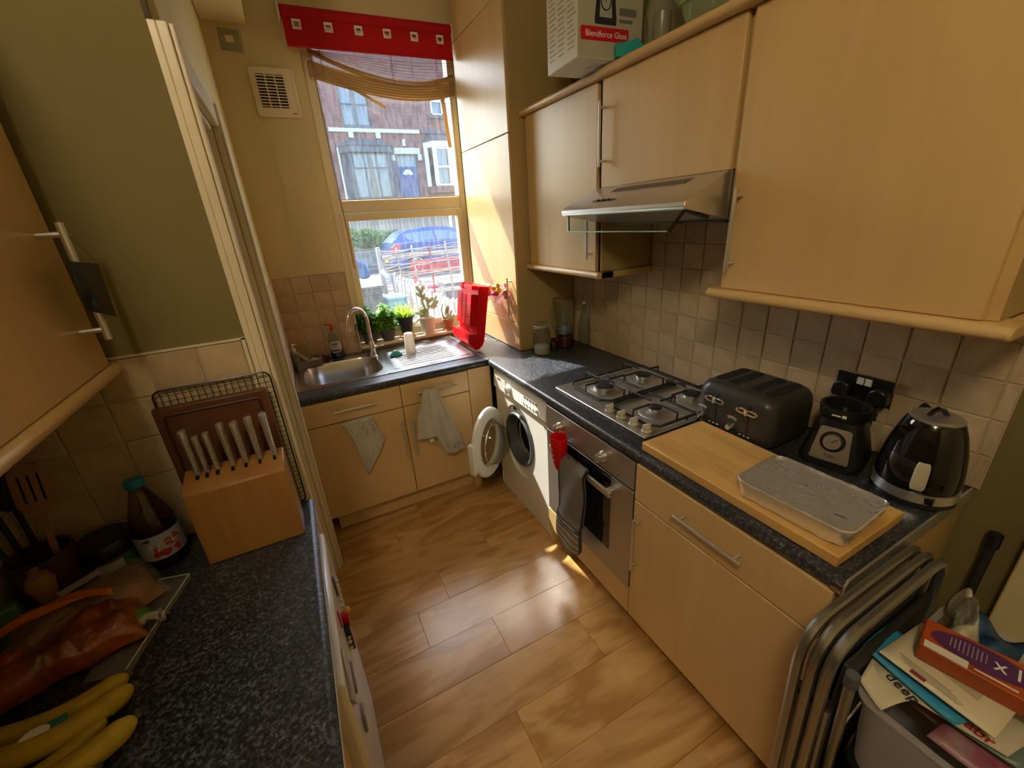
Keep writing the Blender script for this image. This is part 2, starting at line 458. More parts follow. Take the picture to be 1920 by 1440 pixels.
wr = struct(MB().box(XW + 0.006, 0.80, -4.1, 1.0, 0, 2.9).build('wall_right', M['nook']))
struct(MB().box(0.60, XW + 0.006, -4.1, -2.025, 0, 2.9).build('wall_right_near', M['cream'], bevel=0.004))
ww = MB()
ww.box(-1.17, -0.625, YW, 1.0, 0, 2.9).box(0.275, 0.80, YW, 1.0, 0, 2.9).box(-0.625, 0.275, YW, 1.0, 0, 0.885).box(-0.625, 0.275, YW, 0.90, 2.70, 2.9).box(-0.625, 0.275, 0.90, 1.0, 2.66, 2.9)
ww = struct(ww.build('wall_window', M['cream']))
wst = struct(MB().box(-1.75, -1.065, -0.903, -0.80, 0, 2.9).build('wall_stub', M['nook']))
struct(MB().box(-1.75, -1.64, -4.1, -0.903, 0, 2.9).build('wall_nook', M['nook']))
wl = MB(); wl.box(-1.17, -1.05, -0.26, YW, 0, 2.9).box(-1.17, -1.05, -0.80, -0.26, 2.0, 2.9)
wl = struct(wl.build('wall_left', M['cream']))
struct(MB().box(-1.75, 0.80, -4.2, -4.1, 0, 2.9).build('wall_back', M['cream']))
struct(MB().box(-1.75, 0.80, -4.2, 1.0, 2.9, 3.0).build('ceiling', M['ceil']))
struct(MB().box(-1.0495, -0.85, -0.80, YW - 0.001, 2.63, 2.899).build('trim_1', M['cream'], bevel=0.006))
# doorway casing in the left wall
def casing(nm, y0, y1, z0, z1):
    b = MB()
    b.box(-1.0499, -1.030, y0, y1, z0, z1)
    if z1 - z0 > 1:
        b.box(-1.030, -1.020, y0 + (y1 - y0) * 0.1, y0 + (y1 - y0) * 0.45, z0, z1).box(-1.030, -1.024, y0 + (y1 - y0) * 0.6, y0 + (y1 - y0) * 0.9, z0, z1)
    return struct(b.build(nm, M['gloss'], bevel=0.004))
casing('trim_2', -0.903, -0.81, 0.0, 2.07)
casing('trim_3', -0.255, -0.15, 0.0, 2.07)
struct(MB().box(-1.0499, -1.028, -0.81, -0.255, 2.0, 2.07).build('trim_4', M['gloss'], bevel=0.004))
struct(MB().box(-1.0648, -1.05, -0.903, -0.8, 0.0, 2.07).build('trim_5', M['gloss'], bevel=0.002))
ln = MB(); ln.box(-1.169, -1.052, -0.2775, -0.2605, 0.0, 1.999).box(-1.15, -1.10, -0.292, -0.2775, 0.0, 1.985).box(-1.169, -1.052, -0.7995, -0.2775, 1.985, 1.9995)
struct(ln.build('trim_6', M['gloss'], bevel=0.002))
d1 = struct(MB().box(-1.165, -1.125, -0.795, -0.295, 0.0, 1.98).build('door_1', M['gloss'], bevel=0.003))
dp = MB()
for z0, z1 in ((0.15, 0.85), (0.98, 1.85)):
    for y0, y1 in ((-0.75, -0.56), (-0.53, -0.34)): dp.box(-1.1251, -1.120, y0, y1, z0, z1)
dp.build('door_panel', M['gloss'], d1, bevel=0.004)

# ---- tiles: individually built, shared mesh variants
def tile_mesh(seed):
    rd = random.Random(seed); S = 0.1017; h = 0.0055
    def ring(ins, z, j):
        pts = []
        for (u, v) in [(0, 0), (.5, 0), (1, 0), (1, .5), (1, 1), (.5, 1), (0, 1), (0, .5)]:
            x = ins + (S - 2 * ins) * u; y = ins + (S - 2 * ins) * v
            pts.append((x + rd.uniform(-j, j), y + rd.uniform(-j, j), z + rd.uniform(-j, j) * 0.25))
        return pts
    vs = ring(0, 0, 0.0003) + ring(0.0004, h * 0.72, 0.0005) + ring(0.0022, h, 0.0005) + [(S / 2, S / 2, h + rd.uniform(-.0002, .0002))]
    fs = []
    for q in (0, 8):
        for i in range(8): fs.append((q + i, q + (i + 1) % 8, q + 8 + (i + 1) % 8, q + 8 + i))
    for i in range(8): fs.append((16 + i, 16 + (i + 1) % 8, 24))
    me = bpy.data.meshes.new('tile'); me.from_pydata(vs, [], fs); me.materials.append(M['tile'])
    me.polygons.foreach_set('use_smooth', [True] * len(fs)); me.set_sharp_from_angle(angle=math.radians(22)); me.update()
    return me
TM = [tile_mesh(i) for i in range(8)]
ROT = {'right': Matrix(((0, 0, -1), (-1, 0, 0), (0, 1, 0))), 'front': Matrix(((1, 0, 0), (0, 0, -1), (0, 1, 0))), 'left': Matrix(((0, 0, 1), (1, 0, 0), (0, 1, 0)))}
def lay(parent, kind, origin, u0, u1, v0, v1, us, vs):
    """lay tiles between grid lines; us, vs: grid lines (along local X and Y) in metres from origin"""
    for i in range(len(us) - 1):
        for j in range(len(vs) - 1):
            a, b = us[i], us[i + 1]; c, d = vs[j], vs[j + 1]
            if b - a < 0.008 or d - c < 0.008: continue
            o = bpy.data.objects.new('tile', random.choice(TM)); COL.objects.link(o); o.parent = parent
            R3 = ROT[kind]; g = 0.002
            loc = Vector(origin) + R3 @ Vector((a + g, c + g, 0))
            sx = (b - a - 2 * g) / 0.1017; sy = (d - c - 2 * g) / 0.1017
            o.matrix_world = Matrix.Translation(loc) @ R3.to_4x4() @ Matrix.Diagonal((sx, sy, 1, 1))
def lines(lo, hi, anchor, p=P):
    k = math.ceil((lo - anchor) / p + 1e-6); L = [lo]
    while anchor + k * p < hi - 1e-6: L.append(anchor + k * p); k += 1
    return L + [hi]
# right wall : local X runs toward -y ; origin at y=0.02
yo = 0.018
ax = yo + 0.5017
MB().box(XW + 0.0035, XW + 0.0061, -1.906, yo, WT, 1.3975).box(XW + 0.0035, XW + 0.0061, -1.25, -0.62, 1.3975, 1.606).build('grout_bed', M['grout'], wr)
us = lines(0, 1.876 + yo, ax); us.append(1.906 + yo)
lay(wr, 'right', (XW + 0.004, yo, 0), 0, 0, 0, 0, us, lines(WT, 1.3975, 1.1816))
lay(wr, 'right', (XW + 0.004, yo, 0), 0, 0, 0, 0, lines(0.64 + yo, 1.25 + yo, ax), [1.3930, 1.4987, 1.6044])
# window wall tiles
MB().box(-1.05, -0.622, YW - 0.0025, YW + 0.0001, WT, 1.3925).build('grout_bed', M['grout'], ww)
lay(ww, 'front', (0, YW - 0.002, 0), 0, 0, 0, 0, [-1.0484, -0.9427, -0.837, -0.7313, -0.6257], lines(WT, 1.3924, 1.3924))
MB().box(-0.6255, -0.6165, YW - 0.010, YW + 0.001, WT, 1.398).box(-1.05, -0.6165, YW - 0.010, YW + 0.001, 1.3925, 1.3985).build('tile_trim', M['upvc'], ww)
MB().box(-1.0501, -1.0475, -0.02, YW - 0.003, WT, 1.3925).build('grout_bed', M['grout'], wl)
lay(wl, 'left', (-1.0478, 0, 0), 0, 0, 0, 0, lines(-0.02, 0.728, 0.728), lines(WT, 1.3924, 1.3924))
# stub wall tiles
MB().box(-1.64, -1.072, -0.9055, -0.9029, WT, 1.3935).build('grout_bed', M['grout'], wst)
lay(wst, 'front', (0, -0.905, 0), 0, 0, 0, 0, lines(-1.638, -1.073, -1.2789), lines(WT, 1.3934, 1.3934))
MB().box(-1.073, -1.0649, -0.913, -0.9025, WT, 1.399).box(-1.64, -1.0649, -0.913, -0.9025, 1.3935, 1.398).build('tile_trim', M['upvc'], wst)
wn_ = bpy.data.objects['wall_nook']
MB().box(-1.6401, -1.6375, -2.6, -0.91, WT, 1.385).build('grout_bed', M['grout'], wn_)
lay(wn_, 'left', (-1.6378, 0, 0), 0, 0, 0, 0, lines(-1.9, -0.912, -0.912), lines(WT, 1.385, 1.3934))

# ---- window
win = struct(MB().box(-0.62, -0.565, 0.80, 0.87, 0.90, 2.698).box(0.232, 0.272, 0.80, 0.87, 0.90, 2.698).box(-0.565, 0.232, 0.80, 0.87, 2.64, 2.698)
    .box(-0.565, 0.232, 0.80, 0.87, 0.90, 0.955).box(-0.565, 0.232, 0.80, 0.87, 1.735, 1.806).build('window_1', M['upvc'], bevel=0.004))
sf = MB(); y0, y1 = 0.790, 0.85
sf.box(-0.578, -0.535, y0, y1, 0.945, 1.732).box(0.198, 0.246, y0, y1, 0.945, 1.732).box(-0.535, 0.198, y0, y1, 1.685, 1.732).box(-0.535, 0.198, y0, y1, 0.945, 0.99)
sf.build('sash_frame', M['upvc'], win, bevel=0.004)
b_ = MB().box(-0.566, -0.558, 0.797, 0.802, 1.806, 2.64).box(0.226, 0.233, 0.797, 0.802, 1.806, 2.64).box(-0.566, 0.233, 0.797, 0.802, 1.806, 1.813)
b_.build('glazing_bead', M['white'], win)
MB().box(-0.565, 0.232, 0.832, 0.836, 1.806, 2.64).build('pane', M['pane'], win)
MB().box(-0.535, 0.198, 0.822, 0.826, 0.99, 1.685).build('pane', M['pane'], win)
sill = MB().box(-0.62, 0.230, 0.70, 0.80, 0.878, 0.90)
struct(sill.build('trim_7', M['gloss'], bevel=0.005))
struct(MB().box(-0.70, 0.35, 1.0, 1.06, 0.83, 0.885).build('trim_8', M['grout'], bevel=0.004))
struct(MB().box(-0.8605, -0.8580, YW - 0.0025, YW, 1.40, 2.225).build('trim_9', M['gloss']))

# ---------------------------------------------------------------- fitted units
def bar_handle(parent, a, b, out, inset=0.022, r=0.0058):
    a = Vector(a); b = Vector(b); out = Vector(out); d = (b - a).normalized()
    mb = MB().tube([a, b], r, 10)
    for q in (a + d * inset, b - d * inset): mb.tube([q, q - out], r * 0.85, 8)
    return mb.build('handle', M['steel2'], parent)

def worktop_profile(x_front, x_back, sgn):
    """rounded front edge, polygon in (x or y, z)"""
    r = 0.016; pts = []
    for (c, a0, a1) in (((WT - r), 90, 180), ((WT - 0.038 + r), 180, 270)):
        for i in range(6):
            an = math.radians(a0 + (a1 - a0) * i / 5)
            pts.append((x_front + sgn * (r + r * math.cos(an)), c + r * math.sin(an)))
    pts += [(x_back, WT - 0.038), (x_back, WT)]
    return pts
# right run worktop with hobless top and steel end strip
rw = thing('worktop', 'dark blue-grey granite-effect worktop under the hob and toaster', 'worktop', (0.3, -0.6, 0.83))
MB().prism(worktop_profile(0.0, XW + 0.003, 1), 'y', -1.892, -0.004).box(0.0025, XW + 0.003, -0.004, 0.695, WT - 0.038, WT).build('slab', M['granite'], rw)
MB().prism([(0.004, WT - 0.04), (0.004, WT - 0.012), (0.014, WT + 0.002), (XW - 0.002, WT + 0.002), (XW - 0.002, WT - 0.04)], 'y', -1.897, -1.8915).build('end_strip', M['steel2'], rw)
MB().box(0.0005, 0.030, -1.8915, -1.872, WT - 0.0365, WT - 0.010).build('chipped_corner', mat('bare_chipboard', (0.35, 0.2, 0.08), 0.8, bump=0.6, bscale=120, vary=0.4, vscale=90), rw)
MB().box(-0.002, 0.002, 0.0, 0.69, WT - 0.001, WT + 0.0015).build('joint_strip', M['steel2'], rw)
sw = thing('worktop', 'dark granite-effect worktop holding the sink under the window', 'worktop', (-0.5, 0.3, 0.83))
slab = MB()
slab.prism([(y, z) for (y, z) in worktop_profile(0.0, 0.135, 1)], 'x', -1.0485, -0.003)
slab.box(-1.0485, -0.003, 0.575, 0.698, WT - 0.038, WT).box(-1.0485, -1.005, 0.135, 0.575, WT - 0.038, WT).box(-0.56, -0.003, 0.135, 0.575, WT - 0.038, WT)
slab.build('slab', M['granite'], sw)
lw = thing('worktop', 'dark granite-effect worktop in the left foreground with bananas on it', 'worktop', (-1.3, -1.6, 0.83))
MB().prism([(-1.013 - (x), z) for (x, z) in [(q[0], q[1]) for q in worktop_profile(0.0, 0.626, 1)]], 'y', -3.4, -0.915).build('slab', M['granite'], lw)
MB().box(-1.0135, -1.0115, -3.4, -0.916, WT - 0.014, WT - 0.010).build('edge_strip', M['steel2'], lw)

# sink base unit
sb = thing('base_cabinet', 'maple base cabinet under the sink with two doors and two drawers', 'cabinet', (-0.55, 0.3, 0))
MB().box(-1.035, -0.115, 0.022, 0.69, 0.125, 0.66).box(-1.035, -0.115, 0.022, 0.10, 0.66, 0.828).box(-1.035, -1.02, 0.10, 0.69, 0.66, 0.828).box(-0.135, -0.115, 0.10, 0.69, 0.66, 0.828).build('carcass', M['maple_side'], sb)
d = MB().box(-1.033, -0.538, 0.002, 0.021, 0.128, 0.694).build('door', M['maple'], sb, bevel=0.0025)
bar_handle(d, (-0.560, -0.028, 0.395), (-0.560, -0.028, 0.620), (0, -0.03, 0))
d = MB().box(-0.534, -0.135, 0.002, 0.021, 0.128, 0.694).build('door', M['maple'], sb, bevel=0.0025)
bar_handle(d, (-0.505, -0.028, 0.390), (-0.505, -0.028, 0.620), (0, -0.03, 0))
d = MB().box(-1.033, -0.538, 0.002, 0.021, 0.699, 0.826).build('drawer', M['maple'], sb, bevel=0.0025)
bar_handle(d, (-0.892, -0.028, 0.769), (-0.675, -0.028, 0.769), (0, -0.03, 0))
d = MB().box(-0.534, -0.135, 0.002, 0.021, 0.699, 0.826).build('drawer', M['maple'], sb, bevel=0.0025)
bar_handle(d, (-0.447, -0.028, 0.768), (-0.215, -0.028, 0.768), (0, -0.03, 0))
MB().box(-0.131, 0.012, 0.006, 0.022, 0.10, 0.828).build('filler_panel', M['maple'], sb)
MB().box(-0.998, -0.14, 0.070, 0.086, 0.0, 0.122).box(-0.148, -0.10, 0.03, 0.07, 0.0, 0.10).build('plinth', M['maple'], sb, bevel=0.001)

# tall corner unit
tu = thing('tall_cabinet', 'tall pale maple corner cabinet standing on the worktop beside the window', 'cabinet', (0.44, 0.37, WT))
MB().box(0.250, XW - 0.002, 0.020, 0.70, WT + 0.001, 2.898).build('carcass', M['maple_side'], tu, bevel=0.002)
zs = [WT + 0.003, 1.043, 2.058, 2.638, 2.895]
for i in range(4):
    d = MB().box(0.2335, 0.2495, 0.022, 0.69, zs[i] + 0.002, zs[i + 1] - 0.002).build('door', M['maple'], tu, bevel=0.002)
    if i == 1: bar_handle(d, (0.205, 0.085, 1.085), (0.205, 0.085, 1.315), (-0.028, 0, 0))

# oven housing + right base cabinet
ov = thing('oven', 'built-in brushed steel oven below the hob', 'oven', (0.3, -0.95, 0.1))
MB().box(0.0226, 0.56, -1.252, -0.652, 0.225, 0.828).build('body', M['black'], ov)
MB().box(0.004, 0.022, -1.250, -0.655, 0.706, 0.822).build('control_panel', M['steelv'], ov, bevel=0.002)
od = MB().box(0.004, 0.022, -1.250, -0.655, 0.232, 0.697).build('door', M['steelv'], ov, bevel=0.002)
MB().box(0.0015, 0.0042, -1.128, -0.755, 0.335, 0.696).build('window_glass', M['blackgloss'], od)
h = MB(); h.box(-0.034, -0.022, -1.165, -0.735, 0.628, 0.655)
for y in (-1.14, -0.76): h.box(-0.022, 0.004, y - 0.012, y + 0.012, 0.632, 0.651)
h.build('handle', M['steel2'], od, bevel=0.003)
for y, z in ((-0.775, 0.755), (-1.080, 0.762)):
    k = MB().lathe([(0.024, 0.004), (0.022, -0.008), (0.017, -0.010), (0.016, -0.028), (0.0, -0.029)], (0, y, z), 20, 'x')
    k.box(-0.034, -0.010, y - 0.004, y + 0.004, z - 0.018, z + 0.018); k.build('knob', M['steel2'], ov, bevel=0.001)
MB().lathe([(0.004, 0.0045), (0.003, 0.002), (0, 0.002)], (0, -1.165, 0.722), 10, 'x').build('indicator_lamp', M['black'], ov)
oh = thing('oven_housing', 'maple panel and feet of the housing beneath the oven', 'cabinet', (0.3, -0.95, 0))
MB().box(0.004, 0.022, -1.252, -0.650, 0.100, 0.224).box(0.022, 0.56, -1.252, -1.238, 0.10, 0.224).box(0.022, 0.56, -0.664, -0.650, 0.0, 0.224).build('panel', M['maple'], oh, bevel=0.0015)
MB().box(0.012, 0.060, -0.668, -0.650, 0.0, 0.10).build('foot', M['maple'], oh)
MB().box(0.070, 0.086, -1.255, -0.68, 0.0, 0.098).build('plinth', M['maple'], oh)
rb = thing('base_cabinet', 'maple base cabinet under the chopping board with one wide drawer', 'cabinet', (0.3, -1.57, 0))
MB().box(0.024, 0.60, -1.884, -1.262, 0.10, 0.828).build('carcass', M['maple_side'], rb)
MB().box(0.070, 0.086, -1.884, -1.2555, 0.0, 0.098).build('plinth', M['maple'], rb)
MB().box(0.016, 0.635, -1.892, -1.8845, 0.0, 0.828).build('end_panel', M['maple_side'], rb)
d = MB().box(0.002, 0.021, -1.880, -1.260, 0.102, 0.672).build('door', M['maple'], rb, bevel=0.003)
bar_handle(d, (-0.028, -1.292, 0.382), (-0.028, -1.292, 0.615), (-0.03, 0, 0))
d = MB().box(0.002, 0.021, -1.880, -1.260, 0.677, 0.826).build('drawer', M['maple'], rb, bevel=0.003)
bar_handle(d, (-0.028, -1.455, 0.752), (-0.028, -1.685, 0.752), (-0.03, 0, 0))

# ---- wall units on the right
def round_trim(b, y0, y1, z0, z1, x0, x1):
    """moulding along y with rounded nose toward -x"""
    r = (z1 - z0) / 2
    pts = [(x1, z0)] + [(x0 + r - r * math.sin(math.radians(a)), (z0 + z1) / 2 - r * math.cos(math.radians(a))) for a in range(0, 181, 20)] + [(x1, z1)]
    return b.prism(pts[::-1], 'y', y0, y1)
u1 = thing('wall_cabinet', 'narrow maple wall cabinet left of the extractor hood', 'cabinet', (0.48, -0.31, 1.38))
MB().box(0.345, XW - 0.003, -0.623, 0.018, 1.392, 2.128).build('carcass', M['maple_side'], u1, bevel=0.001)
MB().box(0.3425, 0.346, -0.617, -0.601, 1.394, 2.124).build('door_edge_gap', M['dark'], u1)
d = MB().box(0.3255, 0.3425, -0.600, -0.002, 1.392, 2.126).build('door', M['maple'], u1, bevel=0.002)
bar_handle(d, (0.296, -0.572, 1.448), (0.296, -0.572, 1.680), (-0.03, 0, 0))
MB().box(0.340, 0.3445, -0.623, -0.617, 1.392, 2.126).build('gable_edge', M['maple_x'], u1)
b = round_trim(MB(), -0.640, 0.016, 1.362, 1.391, 0.303, 0.40); b.prism([(0.33, 1.362), (XW - 0.003, 1.362), (XW - 0.003, 1.391), (0.33, 1.391)], 'y', -0.640, -0.60)
b.build('light_pelmet', M['maple_x'], u1, bevel=0.002)
u2 = thing('wall_cabinet', 'maple wall cabinet directly above the extractor hood', 'cabinet', (0.48, -0.93, 1.74))
MB().box(0.345, XW - 0.003, -1.243, -0.627, 1.745, 2.128).build('carcass', M['maple_side'], u2)
d = MB().box(0.3255, 0.3425, -1.240, -0.630, 1.742, 2.126).build('door', M['maple'], u2, bevel=0.002)
bar_handle(d, (0.296, -0.650, 1.818), (0.296, -0.650, 2.050), (-0.03, 0, 0))
u3 = thing('wall_cabinet', 'wide maple wall cabinet right of the extractor hood above the toaster', 'cabinet', (0.48, -1.57, 1.38))
MB().box(0.345, XW - 0.003, -1.892, -1.247, 1.392, 2.128).build('carcass', M['maple_side'], u3, bevel=0.001)
MB().box(0.342, 0.3445, -1.892, -1.247, 1.392, 2.126).build('gable_edge', M['maple_x'], u3)
d = MB().box(0.3255, 0.3425, -1.872, -1.262, 1.392, 2.126).build('door', M['maple'], u3, bevel=0.003)
bar_handle(d, (0.293, -1.292, 1.452), (0.293, -1.292, 1.690), (-0.032, 0, 0), r=0.0068)
b = round_trim(MB(), -1.925, -1.222, 1.360, 1.391, 0.300, 0.40); b.box(0.40, XW - 0.003, -1.925, -1.892, 1.360, 1.391); b.build('light_pelmet', M['maple_x'], u3, bevel=0.005)
cn = round_trim(MB(), -1.95, -0.625, 2.1285, 2.158, 0.290, 0.40); round_trim(cn, -0.625, 0.016, 2.1285, 2.158, 0.300, 0.40)
cn.box(0.40, XW - 0.003, -1.95, 0.016, 2.1285, 2.1475)
tag(cn.build('cornice', M['maple_x'], bevel=0.002), 'rounded maple cornice running along the top of the right wall cabinets', 'cornice')

# ---- left wall unit
ul = thing('wall_cabinet', 'maple wall cabinet on the left in the foreground with a black card on its handle', 'cabinet', (-1.48, -1.8, 1.38))
MB().box(-1.637, -1.349, -3.2, -0.918, 1.392, 2.128).build('carcass', M['maple_side'], ul)
y = -0.957
for i in range(3):
    d = MB().box(-1.347, -1.330, y - 0.60, y, 1.392, 2.126).build('door', M['maple'], ul, bevel=0.002)
    if i == 0: bar_handle(d, (-1.290, -1.022, 1.460), (-1.290, -1.022, 1.692), (0.04, 0, 0), r=0.0068)
    y -= 0.604
pts = [(-(-1.325) * -1, 0)]
b = MB(); r = 0.0155
pp = [(-1.44, 1.360)] + [(-1.320 + r * math.sin(math.radians(a)) - r, 1.3755 - r * math.cos(math.radians(a))) for a in range(0, 181, 20)] + [(-1.44, 1.391)]
b.prism(pp, 'y', -3.2, -0.93); b.box(-1.637, -1.44, -3.2, -0.93, 1.372, 1.391)
b.build('light_pelmet', M['maple_x'], ul, bevel=0.002)
cd = thing('hanging_card', 'small black card hanging by a thread from the left cabinet handle', 'card', (-1.28, -1.05, 1.5))
cm = MB(); cm.add([(-1.272, -1.106, 1.623), (-1.268, -0.991, 1.611), (-1.265, -1.019, 1.504), (-1.27, -1.12, 1.534)], [(0, 1, 2, 3)])
cm.build('card', M['black'], cd, solid=0.002)
MB().tube([(-1.284, -1.024, 1.668), (-1.276, -1.0, 1.640), (-1.269, -0.991, 1.611)], 0.0008, 5).build('thread', mat('green_thread', (0.10, 0.12, 0.04), 0.8), cd)
# ---------------------------------------------------------------- hob
hb = thing('gas_hob', 'stainless steel gas hob with four burners and four ivory knobs', 'hob', (0.34, -0.9, WT))
hz = WT + 0.008
pl = MB(); pl.prism(rrect(0.086, 0.600, -1.205, -0.605, 0.012), 'z', WT + 0.0005, hz)
pl.build('plate', M['steel2'], hb, bevel=0.003)
for (x, y, r, nm) in ((0.254, -0.768, 0.050, 'big'), (0.486, -0.776, 0.036, 'mid'), (0.266, -1.075, 0.026, 'small'), (0.490, -1.060, 0.036, 'mid')):
    bz = MB().lathe([(r + 0.038, hz), (r + 0.034, hz + 0.0025), (r + 0.014, hz + 0.003), (r + 0.006, hz + 0.006), (r - 0.004, hz + 0.010), (r - 0.004, hz + 0.022), (0.0, hz + 0.023)], (x, y, 0), 32).build('burner', M['steel2'], hb)
    MB().lathe([(r - 0.012, hz + 0.022), (r + 0.001, hz + 0.0235), (r + 0.001, hz + 0.029), (r - 0.004, hz + 0.032), (0, hz + 0.0325)], (x, y, 0), 28).build('burner_cap', M['iron'], bz)
def grate(y0, y1, bs):
    g = MB(); zt = hz + 0.045; zb = hz + 0.012; x0, x1 = 0.150, 0.585
    cut = 0.032
    loop = [(x0 + cut, y0), (x1 - cut, y0), (x1, y0 + cut), (x1, y1 - cut), (x1 - cut, y1), (x0 + cut, y1), (x0, y1 - cut), (x0, y0 + cut)]
    g.tube([(a, b, zb) for a, b in loop], 0.0055, 6, closed=True)
    ym = (y0 + y1) / 2
    for (bx, by, br) in bs:
        # four fingers per burner rising from the frame and pointing at the burner
        for (dx, dy) in ((0, 1), (0, -1)):
            ye = y1 if dy > 0 else y0
            g.tube([(bx, ye, zb), (bx, ye, zt), (bx, by + dy * (br * 0.55 + 0.012), zt)], 0.0048, 6)
            g.tube([(bx + 0.055, ye, zb), (bx + 0.055, ye, zb - 0.010)], 0.006, 6)
        xe = x0 if bx < 0.37 else x1
        g.tube([(xe, by, zb), (xe, by, zt), (bx + (0.03 if xe > bx else -0.03), by, zt)], 0.0048, 6)
        g.tube([(0.375, by, zb), (0.375, by, zt), (bx + (-0.03 if xe > bx else 0.03), by, zt)], 0.0048, 6)
    g.tube([(0.375, y0, zb), (0.375, y1, zb)], 0.0055, 6)
    return g.build('pan_support', M['iron'], hb)
grate(-0.905, -0.632, [(0.254, -0.768, 0.05), (0.486, -0.776, 0.036)])
grate(-1.188, -0.925, [(0.266, -1.075, 0.026), (0.490, -1.060, 0.036)])
for y in (-0.962, -1.033, -1.104, -1.172):
    k = MB().lathe([(0.020, hz), (0.0195, hz + 0.006), (0.0165, hz + 0.009), (0.0155, hz + 0.024), (0.0, hz + 0.0255)], (0.128, y, 0), 20)
    k.box(0.110, 0.146, y - 0.006, y + 0.006, hz + 0.008, hz + 0.029)
    k.build('knob', M['ivory'], hb, bevel=0.002)

# ---------------------------------------------------------------- extractor hood
hd = thing('extractor_hood', 'stainless steel visor extractor hood with a tilted glass flap', 'extractor hood', (0.4, -0.93, 1.6))
prof = [(0.640, 1.600), (0.365, 1.600), (0.150, 1.640), (0.143, 1.648), (0.145, 1.660), (0.153, 1.668), (0.318, 1.741), (0.640, 1.741)]
MB().prism(prof, 'y', -1.243, -0.600).build('canopy', M['steel2'], hd, bevel=0.0015)
vd = Vector((0.318 - 0.153, 0, 1.741 - 1.668)).normalized(); vn = Vector((-vd.z, 0, vd.x))
vs = MB()
for i in range(24):
    y = -0.770 - i * 0.0155
    a = Vector((0.258, y, 1.668 + (0.258 - 0.153) * vd.z / vd.x)) + vn * 0.0006; c = a + vd * 0.040
    vs.add([a, a + Vector((0, -0.007, 0)), c + Vector((0, -0.007 - 0.004, 0)), c + Vector((0, -0.004, 0))], [(0, 1, 2, 3)])
vs.build('vent_slots', M['dark'], hd, smooth=0)
sl = MB(); a = Vector((0.196, -0.81, 1.668 + 0.043 * vd.z / vd.x)) + vn * 0.0008
pts = [a + vd * (0.011 * math.sin(t)) + Vector((0, -0.075 * math.cos(t) * (1 if abs(math.cos(t)) > .99 else 1), 0)) for t in [2 * PI * i / 24 for i in range(24)]]
sl.add(pts, [list(range(24))]); sl.build('switch_slot', M['black'], hd, smooth=0)
for dy in (-0.03, 0.0, 0.03):
    c = a + Vector((0, dy, 0)) + vn * 0.002
    MB().ball((c.x, c.y, c.z), 0.006, 8, 5, (1, 1.2, .6)).build('slider_switch', M['blackgloss'], hd)
gv = MB(); gv.add([(0.150, -0.625, 1.640), (0.150, -1.235, 1.640), (0.133, -1.195, 1.580), (0.133, -0.665, 1.580)], [(0, 1, 2, 3)])
gv.build('glass_flap', glass('green_edge_glass', (0.80, 0.90, 0.86), 0.06), hd, solid=0.0)
MB().tube([(0.131, -0.663, 1.5795), (0.131, -1.197, 1.5795)], 0.0022, 6).tube([(0.149, -0.624, 1.6405), (0.149, -1.236, 1.6405)], 0.0018, 6).build('flap_edge', mat('glass_edge', (0.35, 0.62, 0.55), 0.15), hd)
MB().tube([(0.136, -1.198, 1.580), (0.158, -1.232, 1.638), (0.255, -1.236, 1.612)], 0.0065, 6).build('flap_arm', M['black'], hd)
MB().tube([(0.136, -0.664, 1.580), (0.158, -0.630, 1.638)], 0.0045, 6).build('flap_arm', M['black'], hd)
MB().box(0.36, 0.63, -1.22, -0.64, 1.592, 1.600).build('filter', M['rubber'], hd)

# ---------------------------------------------------------------- washing machine
wm = thing('washing_machine', 'white front-loading washing machine with its round door open', 'washing machine', (0.3, -0.33, 0))
fx = 0.026
wb = MB()
cy_, cz_, ry, rz_ = -0.305, 0.445, 0.185, 0.225
N = 48
def egg(t, ky=1.0, kz=None): 
    kz = ky if kz is None else kz
    return (cy_ + ry * ky * math.cos(t), cz_ + rz_ * kz * math.sin(t))
# front skin with hole
outer = []
Y0, Y1, Z0, Z1 = -0.630, -0.034, 0.10, 0.698
for i in range(N):
    t = 2 * PI * i / N; c, s_ = math.cos(t), math.sin(t)
    k = 1 / max(abs(c) / (Y1 - cy_ if c > 0 else cy_ - Y0), abs(s_) / (Z1 - cz_ if s_ > 0 else cz_ - Z0), 1e-6)
    outer.append((fx, cy_ + c * k, cz_ + s_ * k))
r1 = [(fx, *egg(2 * PI * i / N)) for i in range(N)]
r2 = [(fx + 0.014, *egg(2 * PI * i / N, 0.965)) for i in range(N)]
pc = (-0.300, 0.455)
def hole(t, r): return (pc[0] + r * math.cos(t), pc[1] + r * 1.06 * math.sin(t))
r3 = [(fx + 0.016, *hole(2 * PI * i / N, 0.150)) for i in range(N)]
fs = []
for q in range(3):
    for i in range(N): fs.append((q * N + i, q * N + (i + 1) % N, (q + 1) * N + (i + 1) % N, (q + 1) * N + i))
wb.add(outer + r1 + r2 + r3, fs)
wb.box(fx + 0.055, 0.60, -0.632, -0.622, 0.012, 0.822).box(fx + 0.055, 0.60, -0.042, -0.032, 0.012, 0.822).box(fx + 0.055, 0.60, -0.622, -0.042, 0.812, 0.822).box(fx + 0.055, 0.60, -0.622, -0.042, 0.012, 0.022).box(0.59, 0.60, -0.622, -0.042, 0.022, 0.812).box(fx, fx + 0.055, -0.632, -0.6285, 0.012, 0.70).box(fx, fx + 0.055, -0.0355, -0.032, 0.012, 0.70)
wb.box(fx + 0.003, fx + 0.056, -0.630, -0.034, 0.004, 0.096)
wb.build('body', M['white'], wm, bevel=0)
pn = MB(); pn.prism([(fx + 0.05, 0.702), (fx - 0.006, 0.702), (fx - 0.012, 0.712), (fx - 0.004, 0.825), (fx + 0.002, 0.829), (fx + 0.05, 0.829)], 'y', -0.632, -0.032)
